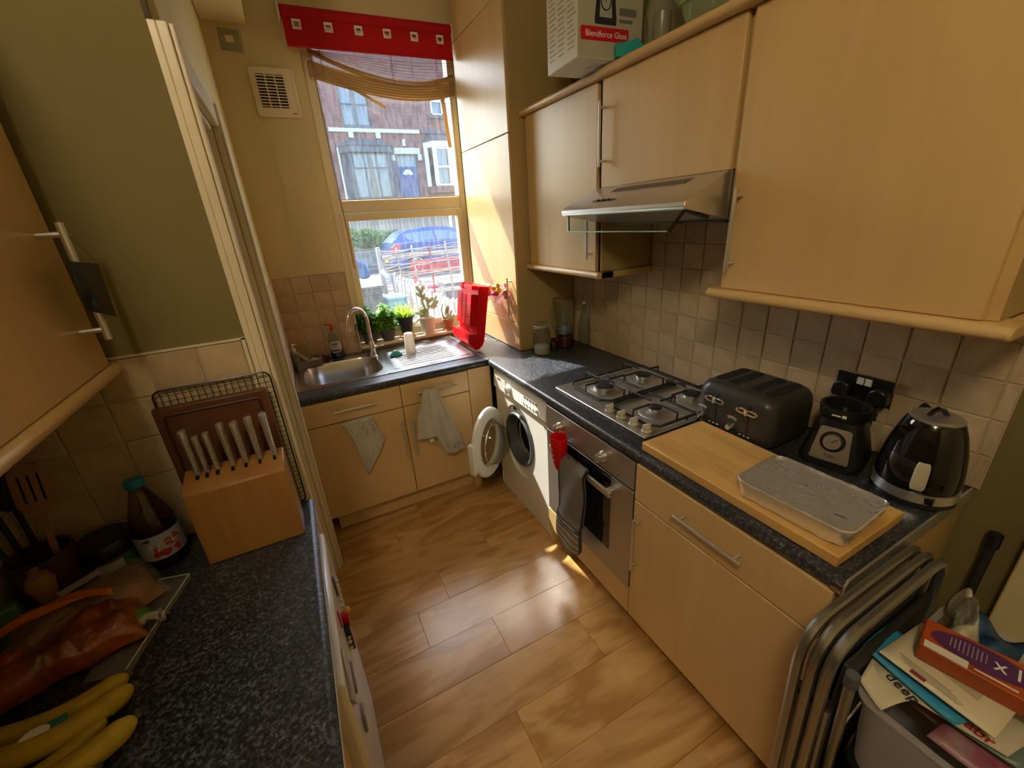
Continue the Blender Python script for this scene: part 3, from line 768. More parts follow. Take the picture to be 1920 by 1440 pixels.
pn.build('control_panel', M['whitep'], wm, bevel=0.003)
MB().lathe([(0.034, fx - 0.004), (0.032, fx - 0.012), (0.022, fx - 0.016), (0.020, fx - 0.034), (0, fx - 0.036)], (0, -0.240, 0.752), 24, 'x').box(fx - 0.040, fx - 0.014, -0.244, -0.236, 0.730, 0.774).build('programme_knob', M['whitep'], wm)
for i in range(4): MB().lathe([(0.007, fx - 0.005), (0.0065, fx - 0.015), (0, fx - 0.016)], (0, -0.405 - i * 0.033, 0.735), 12, 'x').build('button', M['whitep'], wm)
MB().lathe([(0.010, fx - 0.005), (0.009, fx - 0.020), (0, fx - 0.021)], (0, -0.545, 0.738), 14, 'x').build('start_button', M['ivory'], wm)
ms_ = MB()
for i in range(4): ms_.box(fx - 0.0135, fx - 0.0115, -0.098 - i * 0.012, -0.091 - i * 0.012, 0.772, 0.781)
for i in range(5): ms_.box(fx - 0.0105, fx - 0.0085, -0.425 - i * 0.03, -0.410 - i * 0.03, 0.765, 0.775)
ms_.build('panel_marks', M['rubber'], wm)
MB().box(fx - 0.012, fx - 0.004, -0.19, -0.045, 0.716, 0.800).build('detergent_drawer', M['whitep'], wm, bevel=0.003)
gk = MB(); prof = [(0.152, fx + 0.014), (0.156, fx + 0.004), (0.150, fx - 0.006), (0.140, fx - 0.004), (0.136, fx + 0.010), (0.134, fx + 0.040), (0.126, fx + 0.060)]
T = Matrix.Translation((0, pc[0], pc[1])) @ Matrix.Diagonal((1, 1, 1.06, 1))
gk.M = T; gk.lathe(prof, (0, 0, 0), 40, 'x', cap=False); gk.build('door_seal', M['rubber'], wm)
dr = MB(); dr.M = T; dr.lathe([(0.120, fx + 0.075), (0.150, fx + 0.10), (0.200, fx + 0.13), (0.200, fx + 0.38), (0.0, fx + 0.40)], (0, 0, 0), 36, 'x', cap=False)
dm = mat('perforated_drum', (0.012, 0.012, 0.013), 0.55)
dr.build('drum', dm, wm)
hl = MB(); hl.M = T
for i in range(9):
    for j in range(26):
        an = 2 * PI * j / 26 + (i % 2) * .12; rr = 0.02 + i * 0.02
        hl.lathe([(0.0028, fx + 0.396 - (0.0), )] + [(0.0, fx + 0.3955)], (0, rr * math.cos(an), rr * math.sin(an)), 5, 'x', cap=False)
hl.build('drum_holes', M['dark'], wm)
MB().tube([(fx + 0.075, pc[0] + 0.122 * math.cos(t), pc[1] + 0.129 * math.sin(t)) for t in [2 * PI * i / 30 for i in range(30)]], 0.003, 6, closed=True).build('drum_rim', M['chrome'], wm)
MB().box(fx + 0.0005, fx + 0.006, -0.512, -0.500, 0.425, 0.452).build('door_latch_hole', M['dark'], wm)
MB().box(fx + 0.012, fx + 0.0155, -0.262, -0.232, 0.624, 0.640).build('hinge_plate', M['dark'], wm)
# open door: local frame: X along the door from the hinge, Y = inner normal, Z up
th = math.radians(53)
dirx = Vector((-math.sin(th), -math.cos(th), 0)); nin = Vector((math.cos(th), -math.sin(th), 0))
DM = Matrix(((dirx.x, nin.x, 0, fx - 0.012), (dirx.y, nin.y, 0, -0.125), (0, 0, 1, 0.455), (0, 0, 0, 1)))
R_ = 0.178; RZ = 0.212
def ell(R, Rz, y): return [(0.182 + R * math.cos(2 * PI * i / 40), y, Rz * math.sin(2 * PI * i / 40)) for i in range(40)]
def rings(b, L, closed=False):
    n = 40; vs = [p for ring in L for p in ring]; fs = []
    for q in range(len(L) - (0 if closed else 1)):
        a = q * n; c = ((q + 1) % len(L)) * n
        for i in range(n): fs.append((a + i, a + (i + 1) % n, c + (i + 1) % n, c + i))
    return b.add(vs, fs)
db = MB(DM); rings(db, [ell(0.118, 0.142, 0.010), ell(0.125, 0.150, 0.016), ell(0.168, 0.200, 0.014), ell(R_, RZ, 0.004), ell(R_, RZ, -0.012), ell(0.165, 0.198, -0.022), ell(0.125, 0.150, -0.026), ell(0.116, 0.140, -0.018)], closed=True)
dor = db.build('door', M['white'], wm)
bb = MB(DM); rings(bb, [ell(0.117, 0.140, 0.004), ell(0.105, 0.125, 0.035), ell(0.098, 0.112, 0.075), ell(0.080, 0.085, 0.098), ell(0.040, 0.045, 0.106), ell(0.002, 0.002, 0.107)])
bb.build('glass_bowl', glass('bowl_glass', (0.72, 0.76, 0.74), 0.04), dor)
rb_ = MB(DM); rb_.tube([(0.182 + 0.106 * math.cos(t), 0.033, 0.126 * math.sin(t)) for t in [2 * PI * i / 32 for i in range(32)]], 0.003, 6, closed=True); rb_.build('bowl_rim', M['chrome'], dor)
hb_ = MB(DM); hb_.box(0.335, 0.368, -0.030, 0.006, -0.115, 0.075); hb_.build('door_catch', M['white'], dor, bevel=0.008)
MB(DM).tube([(0.325, 0.006, -0.02), (0.325, 0.024, -0.02), (0.318, 0.030, -0.02)], 0.004, 6).build('latch_hook', M['steel2'], dor)

# ---------------------------------------------------------------- sink
sk = thing('sink', 'stainless steel sink bowl with ribbed drainer under the window', 'sink', (-0.53, 0.36, WT))
zt = WT + 0.004
bx0, bx1, by0, by1 = -0.992, -0.568, 0.158, 0.552
def rr_pts(x0, x1, y0, y1, r, n=64):
    cx, cy = (x0 + x1) / 2, (y0 + y1) / 2; hx, hy = (x1 - x0) / 2, (y1 - y0) / 2; out = []
    full = rrect(x0, x1, y0, y1, r, 16)
    return full[:64] if len(full) >= 64 else full
L_ = []
ins = [(-0.012, 0.110, zt), (0.0, 0.105, zt - 0.001), (0.006, 0.100, zt - 0.012), (0.010, 0.098, zt - 0.11), (0.022, 0.09, zt - 0.150), (0.050, 0.075, zt - 0.162)]
def rrn(x0, x1, y0, y1, r):
    return arc(x1 - r, y1 - r, r, 0, 90, 11) + arc(x0 + r, y1 - r, r, 90, 180, 11) + arc(x0 + r, y0 + r, r, 180, 270, 11) + arc(x1 - r, y0 + r, r, 270, 360, 11)
n = 48
vs = []; 
ox0, ox1, oy0, oy1 = -1.036, -0.552, 0.112, 0.606
inner0 = rrn(bx0 - 0.012, bx1 + 0.012, by0 - 0.012, by1 + 0.012, 0.115)
cx, cy = (bx0 + bx1) / 2, (by0 + by1) / 2
for (x, y) in inner0:
    dx, dy = x - cx, y - cy
    k = 1 / max(abs(dx) / ((ox1 - cx) if dx > 0 else (cx - ox0)), abs(dy) / ((oy1 - cy) if dy > 0 else (cy - oy0)))
    vs.append((cx + dx * k, cy + dy * k, zt))
for (i_, r, z) in ins:
    vs += [(x, y, z) for (x, y) in rrn(bx0 + i_, bx1 - i_, by0 + i_, by1 - i_, r)]
vs.append((cx, cy, zt - 0.166))
fs = []
for q in range(6):
    for i in range(n): fs.append((q * n + i, q * n + (i + 1) % n, (q + 1) * n + (i + 1) % n, (q + 1) * n + i))
for i in range(n): fs.append((6 * n + i, 6 * n + (i + 1) % n, 7 * n))
sb_ = MB().add(vs, fs)
# corners of the outer rectangle and drainer plate
def dz(x, y):
    u = (x + 0.545) / 0.49
    if 0.545 - 0.0 < 0: return zt
    inside = (-0.515 < x < -0.075) and (0.160 < y < 0.555)
    if not inside: return zt
    e = min((x + 0.515) / 0.03, (-0.075 - x) / 0.03, (y - 0.160) / 0.015, (0.555 - y) / 0.015, 1.0)
    base = zt - 0.004 * e
    return base + 0.0055 * e * max(0, math.sin((y - 0.16) / 0.395 * PI * 2 * 11)) * min(1, max(0, min((x + 0.50) / 0.03, (-0.09 - x) / 0.03)))
nx, ny = 26, 180
sb_.grid(lambda a, b: (-0.552 + 0.520 * a, 0.112 + 0.494 * b, dz(-0.552 + 0.520 * a, 0.112 + 0.494 * b)), nx, ny)
sb_.box(-1.036, -0.032, 0.110, 0.1125, WT - 0.0005, zt).box(-1.036, -0.032, 0.6055, 0.608, WT - 0.0005, zt).box(-1.038, -1.036, 0.110, 0.608, WT - 0.0005, zt).box(-0.032, -0.030, 0.110, 0.608, WT - 0.0005, zt)
sb_.build('basin', M['sinksteel'], sk)
MB().lathe([(0.038, zt - 0.161), (0.036, zt - 0.158), (0.026, zt - 0.162), (0.0, zt - 0.163)], (cx, cy, 0), 20).build('drain', M['chrome'], sk)
tp = thing('mixer_tap', 'chrome swan neck mixer tap behind the sink bowl', 'tap', (-0.575, 0.505, zt))
MB().lathe([(0.026, zt), (0.026, zt + 0.006), (0.019, zt + 0.012), (0.018, zt + 0.095), (0.014, zt + 0.105), (0.0, zt + 0.106)], (-0.575, 0.505, 0), 20).build('body', M['chrome'], tp)
path = [(-0.575, 0.505, zt + 0.09), (-0.575, 0.505, zt + 0.225)]
for i in range(1, 13):
    a = math.radians(180 * i / 12); path.append((-0.575 - 0.062 * (1 - math.cos(a)), 0.505 - 0.032 * (1 - math.cos(a)), zt + 0.225 + 0.105 * math.sin(a) * 0.92))
path.append((-0.699, 0.441, zt + 0.200))
MB().tube(path, 0.0115, 12).build('spout', M['chrome'], tp)
MB().tube([(-0.560, 0.497, zt + 0.062), (-0.508, 0.470, zt + 0.078), (-0.503, 0.468, zt + 0.115)], [0.009, 0.006, 0.0045], 8).build('lever', M['chrome'], tp)

# ---------------------------------------------------------------- fridge under the left worktop, with magnets
fg = thing('fridge', 'white under-counter fridge below the left worktop with magnets on its door', 'fridge', (-1.3, -1.28, 0))
MB().box(-1.60, -1.055, -1.535, -1.03, 0.0, 0.826).build('body', M['white'], fg)
MB().box(-1.050, -1.002, -1.535, -1.03, 0.06, 0.820).build('door', M['white'], fg, bevel=0.012, seg=3)
lc = thing('base_cabinet', 'cream cupboard beside the fridge at the bottom edge of the view', 'cabinet', (-1.3, -1.9, 0))
MB().box(-1.60, -1.052, -2.20, -1.545, 0.10, 0.826).build('carcass', M['maple_side'], lc)
MB().box(-1.050, -1.030, -2.20, -1.545, 0.10, 0.822).build('door', M['maple'], lc, bevel=0.002)
def mag(nm, lab, y, z, w_, h_, m_, grp='magnets on the fridge door', d=0.006, tilt=0.0, rnd=False):
    b = MB(Matrix.Translation((-1.002 + d / 2 + 0.0003, y, z)) @ Matrix.Rotation(tilt, 4, 'X'))
    if rnd: b.lathe([(w_ / 2, -d / 2), (w_ / 2, d / 2 - .001), (w_ / 2 - .002, d / 2)], (0, 0, 0), 16, 'x')
    else: b.box(-d / 2, d / 2, -w_ / 2, w_ / 2, -h_ / 2, h_ / 2)
    o = b.build(nm, m_, bevel=0.001); tag(o, lab, 'magnet', grp); return o
mag('fridge_magnet', 'large grey rectangular magnet tilted on the fridge door nearest the camera', -1.46, 0.745, 0.10, 0.075, mat('pewter_photo', (0.28, 0.25, 0.22), 0.3), tilt=0.5)
mag('fridge_magnet', 'dark oval magnet beside the grey rectangle on the fridge', -1.40, 0.66, 0.07, 0.07, mat('slate_magnet', (0.13, 0.12, 0.12), 0.35), rnd=True)
mag('fridge_magnet', 'round grey magnet lowest on the fridge door', -1.42, 0.54, 0.065, 0.065, mat('grey_magnet', (0.22, 0.21, 0.21), 0.4), rnd=True)
mag('fridge_magnet', 'black bar magnet on the far half of the fridge door', -1.25, 0.62, 0.02, 0.10, M['black'], d=0.014, tilt=0.2)
mag('fridge_magnet', 'small red flat magnet near the top of the fridge door', -1.30, 0.745, 0.012, 0.05, M['redink'], d=0.003)
mag('fridge_magnet', 'thin dark magnet left of the pearly string on the fridge', -1.19, 0.75, 0.012, 0.06, mat('purple_magnet', (0.08, 0.05, 0.09), 0.4), d=0.004)
b = MB(); random.seed(3)
for i in range(14): b.ball((-0.996, -1.165 - 0.009 * i, 0.745 - 0.010 * i + random.uniform(-.004, .004)), 0.0055, 8, 5)
tag(b.build('beaded_magnet', M['ivory']), 'string of pearly beads stuck on the fridge door', 'magnet', 'magnets on the fridge door')
t = thing('figure_magnet', 'little red and amber figure magnet projecting from the fridge door', 'magnet', (-1.0, -1.23, 0.66), group='magnets on the fridge door')
MB().box(-1.0017, -0.985, -1.245, -1.225, 0.645, 0.69).build('body', M['redink'], t, bevel=0.003)
MB().ball((-0.986, -1.235, 0.700), 0.010, 8, 6).build('head', mat('amber', (0.55, 0.22, 0.03), 0.3), t)

# ---------------------------------------------------------------- chopping board, tray, toaster, blender base, kettle
cb = MB().box(0.030, 0.325, -1.862, -1.250, WT + 0.0005, WT + 0.031)
butcher = wood('butcher_block', (0.74, 0.44, 0.14), (0.36, 0.14, 0.025), 0.4, 'y', 1.0, bump=0.04, blocks=(0.20, 0.042, ('y', 'x')), rings=2.0)
cbo = tag(cb.build('chopping_board', butcher, bevel=0.003), 'thick butcher-block chopping board at the front edge of the right worktop', 'chopping board')
ty = thing('baking_tray', 'rectangular baking tray wrapped in crinkled foil on the chopping board', 'tray', (0.15, -1.72, WT + 0.031), rz=math.radians(3))
foil = mat('crinkled_foil', (0.88, 0.86, 0.82), 0.25, 0.72, bump=0.7, bscale=14)
_nt = foil.node_tree
from mathutils import noise as mnoise
def foil_top(u, v):
    x = -0.103 + 0.206 * u; y = -0.136 + 0.272 * v
    e = min(u, 1 - u, v, 1 - v)
    z = 0.050 + (0.003 if e < 0.02 else -0.003 * min(1, e * 8)) + 0.0022 * mnoise.noise(Vector((x * 28, y * 28, 1))) - 0.0030 * abs(mnoise.noise(Vector((x * 17 + y * 9, y * 21, 9)))) - 0.0022 * abs(mnoise.noise(Vector((x * 40, y * 30 - x * 22, 12)))) + 0.0012 * mnoise.noise(Vector((x * 75, y * 75, 4)))
    return (x, y, z)
def clampr(x, y, hx, hy, r):
    # squash to a rounded rectangle
    dx = abs(x) - (hx - r); dy = abs(y) - (hy - r)
    if dx > 0 and dy > 0:
        L = math.hypot(dx, dy); 
        if L > r: x = math.copysign(hx - r + dx * r / L, x); y = math.copysign(hy - r + dy * r / L, y)
    return x, y
tb = MB()
tb.grid(lambda u, v: (lambda p: (*clampr(p[0], p[1], 0.103, 0.136, 0.03), p[2]))(foil_top(u, v)), 60, 76)
per = []
rp_ = rrn(-0.103, 0.103, -0.136, 0.136, 0.03)
dens = []
for i in range(len(rp_)):
    a = Vector(rp_[i]); b2 = Vector(rp_[(i + 1) % len(rp_)]); k = max(1, int((b2 - a).length / 0.006))
    for j in range(k): dens.append(a.lerp(b2, j / k))
vs = []; nR = len(dens)
for (f, z) in ((1.0, 0.052), (1.025, 0.050), (1.02, 0.043), (0.985, 0.028), (0.965, 0.012), (0.955, 0.004)):
    for p in dens:
        nn = mnoise.noise(Vector((p.x * 60, p.y * 60, z * 90)))
        g = f + 0.022 * nn * (1 if z < 0.045 else 0.25)
        vs.append((p.x * g, p.y * g, z + (0.004 * mnoise.noise(Vector((p.x * 40, p.y * 40, 7))) if z < 0.02 else 0)))
fs = []
for q in range(5):
    for i in range(nR): fs.append((q * nR + i, q * nR + (i + 1) % nR, (q + 1) * nR + (i + 1) % nR, (q + 1) * nR + i))
tb.add(vs, fs)
tb.build('foil_cover', foil, ty, smooth=60)
MB().prism(rrn(-0.092, 0.092, -0.124, 0.124, 0.03), 'z', 0.0005, 0.044).build('tray', M['steel2'], ty)

ts = thing('toaster', 'matt black four-slot toaster with two chrome levers beside the hob', 'toaster', (0.47, -1.345, WT), local=True)
tm = MB(); hx, hy, hh = 0.130, 0.148, 0.185
N2 = 48
lev = []
for (ins_, z) in ((0.004, 0.012), (0.0, 0.03), (0.0, 0.13), (0.004, 0.155), (0.014, 0.172), (0.030, 0.182), (0.050, 0.185)):
    lev.append([(x, y, z) for x, y in rrn(-hx + ins_, hx - ins_, -hy + ins_, hy - ins_, 0.05 - ins_ * 0.5 if ins_ < .05 else .03)])
vs = [p for l in lev for p in l]; n = 48; fs = []
for q in range(len(lev) - 1):
    for i in range(n): fs.append((q * n + i, q * n + (i + 1) % n, (q + 1) * n + (i + 1) % n, (q + 1) * n + i))
fs.append([(len(lev) - 1) * n + i for i in range(n)]); fs.append(list(range(n))[::-1])
tm.add(vs, fs); tm.build('shell', mat('matt_black_shell', (0.042, 0.041, 0.036), 0.38, coat=0.1), ts, smooth=50)
for y in (0.095, 0.040, -0.040, -0.095):
    sl_ = MB().prism(rrect(-0.078, 0.085, y - 0.0175, y + 0.0175, 0.012, 3), 'z', 0.1845, 0.1862).build('bread_slot', M['dark'], ts)
    MB().box(-0.07, 0.078, y - 0.0015, y + 0.0015, 0.1862, 0.1868).build('slot_wire', M['black'], sl_)
MB().box(-0.09, 0.09, -0.11, 0.11, 0.0, 0.013).build('base', M['black'], ts)
for y in (0.052, -0.072):
    MB().box(-0.1305, -0.1285, y - 0.0025, y + 0.0025, 0.045, 0.150).build('lever_track', M['dark'], ts)
    lv = MB(); pts = []
    for i in range(20):
        a = 2 * PI * i / 20; rr_ = 0.010 + 0.005 * math.cos(2 * a)
        pts.append((-0.148, y + 0.036 * math.cos(a), 0.132 + (0.006 + 0.006 * abs(math.cos(a))) * math.sin(a)))
    lv.tube(pts, 0.0034, 6, closed=True); lv.tube([(-0.130, y, 0.132), (-0.150, y, 0.134)], 0.005, 8); lv.tube([(-0.150, y, 0.120), (-0.152, y + 0.002, 0.146)], [0.004, 0.006], 8)
    lv.build('lever', M['chrome'], ts)
for y in (0.108, -0.014):
    MB().lathe([(0.014, -0.130), (0.013, -0.142), (0.009, -0.150), (0, -0.151)], (0, y, 0.050), 16, 'x').build('browning_dial', M['chrome'], ts)
    ar = MB()
    for j in range(5):
        a0 = math.radians(60 + 12 * j); 
        ar.add([(-0.1312, y - 0.030 * math.cos(a0), 0.050 + 0.030 * math.sin(a0)), (-0.1312, y - 0.030 * math.cos(a0 + .19), 0.050 + 0.030 * math.sin(a0 + .19)), (-0.1312, y - 0.040 * math.cos(a0 + .19), 0.050 + 0.040 * math.sin(a0 + .19)), (-0.1312, y - 0.040 * math.cos(a0), 0.050 + 0.040 * math.sin(a0))], [(0, 1, 2, 3)])
    ar.build('dial_scale', mat('printed_scale', (0.45, 0.42, 0.38), 0.5) , ts, smooth=0)
for y in (0.072, 0.056, 0.040, -0.050, -0.066, -0.082):
    MB().ball((-0.1315, y, 0.034), 0.0042, 8, 5, (.6, 1.2, .8)).build('button', M['chrome'], ts)
b = MB(); b.tube([(-0.085, 0.012, 0.1822), (-0.085, -0.012, 0.1822), (-0.068, 0.0, 0.1852)], 0.0009, 5, closed=True); b.tube([(-0.080, 0.0, 0.1832), (-0.073, 0.0, 0.1846)], 0.0009, 5); b.build('warning_symbol', M['whiteink'], ts)

bl = thing('blender', 'black blender motor base with a silver dial panel between toaster and kettle', 'blender', (0.505, -1.612, WT), rz=math.radians(14))
lv_ = []
for (h_, a_, r_) in ((0.0, 0.086, 0.035), (0.012, 0.090, 0.035), (0.03, 0.088, 0.034), (0.135, 0.064, 0.034), (0.150, 0.060, 0.036)):
    lv_.append([(x, y, h_) for x, y in rrn(-a_, a_, -a_ * 0.92, a_ * 0.92, r_)])
vs = [p for l in lv_ for p in l]; fs = []
for q in range(len(lv_) - 1):
    for i in range(48): fs.append((q * 48 + i, q * 48 + (i + 1) % 48, (q + 1) * 48 + (i + 1) % 48, (q + 1) * 48 + i))
fs.append([(len(lv_) - 1) * 48 + i for i in range(48)]); fs.append(list(range(48))[::-1])
MB().add(vs, fs).build('body', M['black'], bl, smooth=50)
MB().lathe([(0.060, 0.148), (0.064, 0.155), (0.067, 0.186), (0.062, 0.188), (0.055, 0.186), (0.052, 0.156), (0.0, 0.154)], (0, 0, 0), 32, cap=False).build('collar', M['black'], bl)
for an in (20, 140, 260):
    c, s_ = math.cos(math.radians(an)), math.sin(math.radians(an))
    MB().box(-.004, .004, -.008, .008, .160, .184).build('collar_lug', M['black'], bl).location = (0.068 * c, 0.068 * s_, 0)
# silver front panel follows the sloping -x face
sl0 = Vector((-0.0892, 0, 0.024)); sl1 = Vector((-0.0652, 0, 0.132)); dv = (sl1 - sl0); nv = Vector((-dv.z, 0, dv.x)).normalized()
def fp(u, v, k=0.0015): 
    p = sl0 + dv * v; return Vector((p.x, u, p.z)) + nv * k
pts2 = [(0.046, 0.02), (0.050, 0.06), (0.040, 0.93), (0.034, 0.98), (-0.034, 0.98), (-0.040, 0.93), (-0.050, 0.06), (-0.046, 0.02)]
q = MB(); q.add([fp(u, v, 0.0) for u, v in pts2] + [fp(u, v, 0.002) for u, v in pts2], [list(range(8, 16))] + [(i, (i + 1) % 8, 8 + (i + 1) % 8, 8 + i) for i in range(8)])
q.build('front_panel', M['steelv'], bl)
def disc(name, r0, v, k0, k1, m_, parent, r1=None):
    c = fp(0.0, v, k0); ax_ = nv; s1 = Vector((0, 1, 0)); s2 = dv.normalized(); n = 28; r1 = r1 or r0
    vs = [c + (s1 * math.cos(2 * PI * i / n) + s2 * math.sin(2 * PI * i / n)) * r0 for i in range(n)] + [c + ax_ * (k1 - k0) + (s1 * math.cos(2 * PI * i / n) + s2 * math.sin(2 * PI * i / n)) * r1 for i in range(n)]
    return MB().add(vs, [list(range(n, 2 * n))] + [(i, (i + 1) % n, n + (i + 1) % n, n + i) for i in range(n)]).build(name, m_, parent)
dc = disc('dial', 0.032, 0.60, 0.002, 0.007, M['black'], bl)
disc('dial_face', 0.024, 0.60, 0.007, 0.020, M['steelv'], dc, 0.022)
c = fp(0.0, 0.60, 0.0206); s2 = dv.normalized()
MB().tube([c, c + (Vector((0, -0.7, 0)) + s2 * 0.7) * 0.018], 0.0013, 5).build('dial_pointer', M['ink'], dc)
text('Tefal', 0.014, M['ink'], bl, fp(0.0, 0.17, 0.0024), (0, -1, 0), tuple(dv), 'panel_lettering')
MB().box(-0.0672, -0.066, -0.002, 0.020, 0.168, 0.172).box(-0.0672, -0.066, -0.016, -0.005, 0.166, 0.175).build('collar_mark', M['whiteink'], bl)
MB().tube([(0.06, 0.02, 0.03), (0.10, 0.03, 0.02), (0.117, 0.02, 0.10), (0.112, 0.015, 0.155)], 0.004, 7).build('cord', M['black'], bl)

kt = thing('kettle', 'glossy black electric kettle with a steel band and pale water window', 'kettle', (0.492, -1.815, WT), rz=math.radians(0))
K = Matrix.Translation((0.492, -1.815, WT))
kb = MB(K); kb.lathe([(0.0, 0.044), (0.088, 0.044), (0.090, 0.060), (0.087, 0.100), (0.079, 0.150), (0.068, 0.195), (0.058, 0.222), (0.053, 0.229), (0.0, 0.230)], n=48, cap=False); kb.build('body', M['blackgloss'], kt, smooth=50)
kb = MB(K); kb.lathe([(0.090, 0.0165), (0.0925, 0.019), (0.0905, 0.044), (0.0, 0.0445)], n=48, cap=False); kb.build('steel_band', M['steel2'], kt)
kb = MB(K); kb.lathe([(0.0, 0.0005), (0.088, 0.0005), (0.091, 0.005), (0.088, 0.015), (0.0, 0.016)], n=48, cap=False); kb.build('power_base', M['black'], kt)
kb = MB(K); kb.lathe([(0.054, 0.2285), (0.055, 0.233), (0.051, 0.236), (0.0, 0.237)], n=40, cap=False); lid = kb.build('lid', M['steel2'], kt)
kb = MB(K); kb.tube([(0.018, -0.012, 0.236), (0.012, -0.006, 0.250), (0.0, 0.002, 0.255), (-0.010, 0.008, 0.248), (-0.016, 0.012, 0.236)], 0.006, 8); kb.build('lid_knob', M['blackgloss'], lid)
# water window towards the camera
wdir = math.radians(200)
def kr(z): 
    P_ = [(0.044, 0.088), (0.060, 0.090), (0.100, 0.087), (0.150, 0.079), (0.195, 0.068)]
    for (a, b_), (c_, d_) in zip(P_, P_[1:]):
        if a <= z <= c_: return b_ + (d_ - b_) * (z - a) / (c_ - a)
    return 0.07
wg = MB(K)
def wfn(u, v):
    z = 0.055 + 0.078 * v; hw = 0.17 * (1 - 0.25 * (2 * v - 1) ** 6); a = wdir + (u - 0.5) * 2 * hw; r = kr(z) + 0.0015 + 0.001
    if v < 0.01 or v > 0.99 or u < 0.01 or u > 0.99: r -= 0.002
    return (r * math.cos(a), r * math.sin(a), z)
wg.grid(wfn, 8, 10); wg.build('water_window', mat('pale_window', (0.55, 0.50, 0.38), 0.3), kt)
kb = MB(K); a = math.radians(35); ca, sa = math.cos(a), math.sin(a)
kb.tube([(0.052 * ca, 0.052 * sa, 0.224), (0.085 * ca, 0.085 * sa, 0.226), (0.108 * ca, 0.108 * sa, 0.200), (0.114 * ca, 0.114 * sa, 0.13), (0.098 * ca, 0.098 * sa, 0.075), (0.088 * ca, 0.088 * sa, 0.065)], 0.0095, 10); kb.build('handle', M['black'], kt)
kb = MB(K); a = math.radians(150); ca, sa = math.cos(a), math.sin(a)
kb.add([(0.060 * ca - 0.018 * sa, 0.060 * sa + 0.018 * ca, 0.215), (0.060 * ca + 0.018 * sa, 0.060 * sa - 0.018 * ca, 0.215), (0.090 * ca, 0.090 * sa, 0.214), (0.076 * ca, 0.076 * sa, 0.165)], [(0, 1, 2), (0, 2, 3), (1, 3, 2), (0, 3, 1)]); kb.build('spout', M['blackgloss'], kt)
kb = MB(K); a = math.radians(218); ca, sa = math.cos(a), math.sin(a)
kb.box(-0.006, 0.006, -0.012, 0.012, 0.022, 0.040); kbo = kb.build('power_switch', M['black'], kt)
kbo.location = (0.089 * ca, 0.089 * sa, 0)

# socket with two plugs
so = thing('double_socket', 'chrome double wall socket on the tiles behind the blender', 'socket', (0.632, -1.592, 1.073))
MB().box(0.629, 0.6345, -1.672, -1.512, 1.031, 1.117).build('plate', M['chrome'], so, bevel=0.002)
MB().box(0.6275, 0.6295, -1.668, -1.516, 1.035, 1.113).build('insert', M['black'], so)
for y in (-1.582, -1.604): MB().box(0.622, 0.6278, y - 0.0095, y + 0.0095, 1.083, 1.107).build('rocker_switch', M['whitep'], so, bevel=0.002)
for y, lab in ((-1.545, 'black plug in the left half of the wall socket'), (-1.645, 'black plug in the right half of the wall socket')):
    p_ = thing('plug', lab, 'plug', (0.61, y, 1.07), group='plugs in the double socket')
    MB().prism([(y - 0.026, 1.050), (y - 0.020, 1.037), (y + 0.020, 1.037), (y + 0.026, 1.050), (y + 0.022, 1.082), (y, 1.094), (y - 0.022, 1.082)], 'x', 0.592, 0.627).build('body', M['black'], p_, bevel=0.005)
    MB().tube([(0.608, y, 1.040), (0.604, y, 1.015), (0.615, y + 0.005, 0.96), (0.622, y + 0.01, 0.882)], 0.004, 7).build('cable', M['black'], p_)
# ---------------------------------------------------------------- items around the sink and the corner
def cyl_thing(name, label, cat, loc, parts, group=None, rz=0.0):
    t = thing(name, label, cat, loc, rz=rz, group=group, local=True)
    for pn_, prof, m_ in parts: MB().lathe(prof, n=28, cap=False).build(pn_, m_, t, smooth=40)
    return t
gj = glass('jar_glass', (0.93, 0.95, 0.93), 0.05)
def shell(prof, th=0.0025):
    """closed thin-walled profile"""
    return prof + [(max(r - th, 0.0), z + (th if i == 0 else 0)) for i, (r, z) in list(enumerate(prof))[::-1]]
cyl_thing('clip_jar', 'clear glass clip-top jar with a round lid nearest the corner of the tall cabinet', 'jar', (0.322, -0.100, WT + 0.0005), [
    ('body', shell([(0.0, 0.0), (0.048, 0.0), (0.054, 0.010), (0.055, 0.10), (0.050, 0.140), (0.040, 0.158), (0.040, 0.172)]), gj),
    ('contents', [(0.0, 0.004), (0.046, 0.004), (0.048, 0.05), (0.0, 0.052)], mat('pale_grain', (0.50, 0.44, 0.34), 0.8, bump=0.5, bscale=200)),
    ('lid', shell([(0.0, 0.196), (0.030, 0.194), (0.043, 0.186), (0.044, 0.178), (0.040, 0.175)], 0.003), gj),
    ('gasket', [(0.041, 0.171), (0.0445, 0.173), (0.041, 0.177)], M['ivory'])])
j = [o for o in COL.objects if o.name == 'clip_jar'][0]
MB().tube([(0.0445 * math.cos(a), 0.0445 * math.sin(a), 0.165) for a in [2 * PI * i / 24 for i in range(24)]], 0.0014, 5, closed=True).tube([(-0.044, 0.008, 0.165), (-0.052, 0.006, 0.178), (-0.052, -0.004, 0.150), (-0.046, -0.006, 0.140)], 0.0014, 5).tube([(0.044, 0.008, 0.165), (0.050, 0.0, 0.185), (0.04, 0, 0.188)], 0.0014, 5).build('wire_clip', M['steel2'], j)
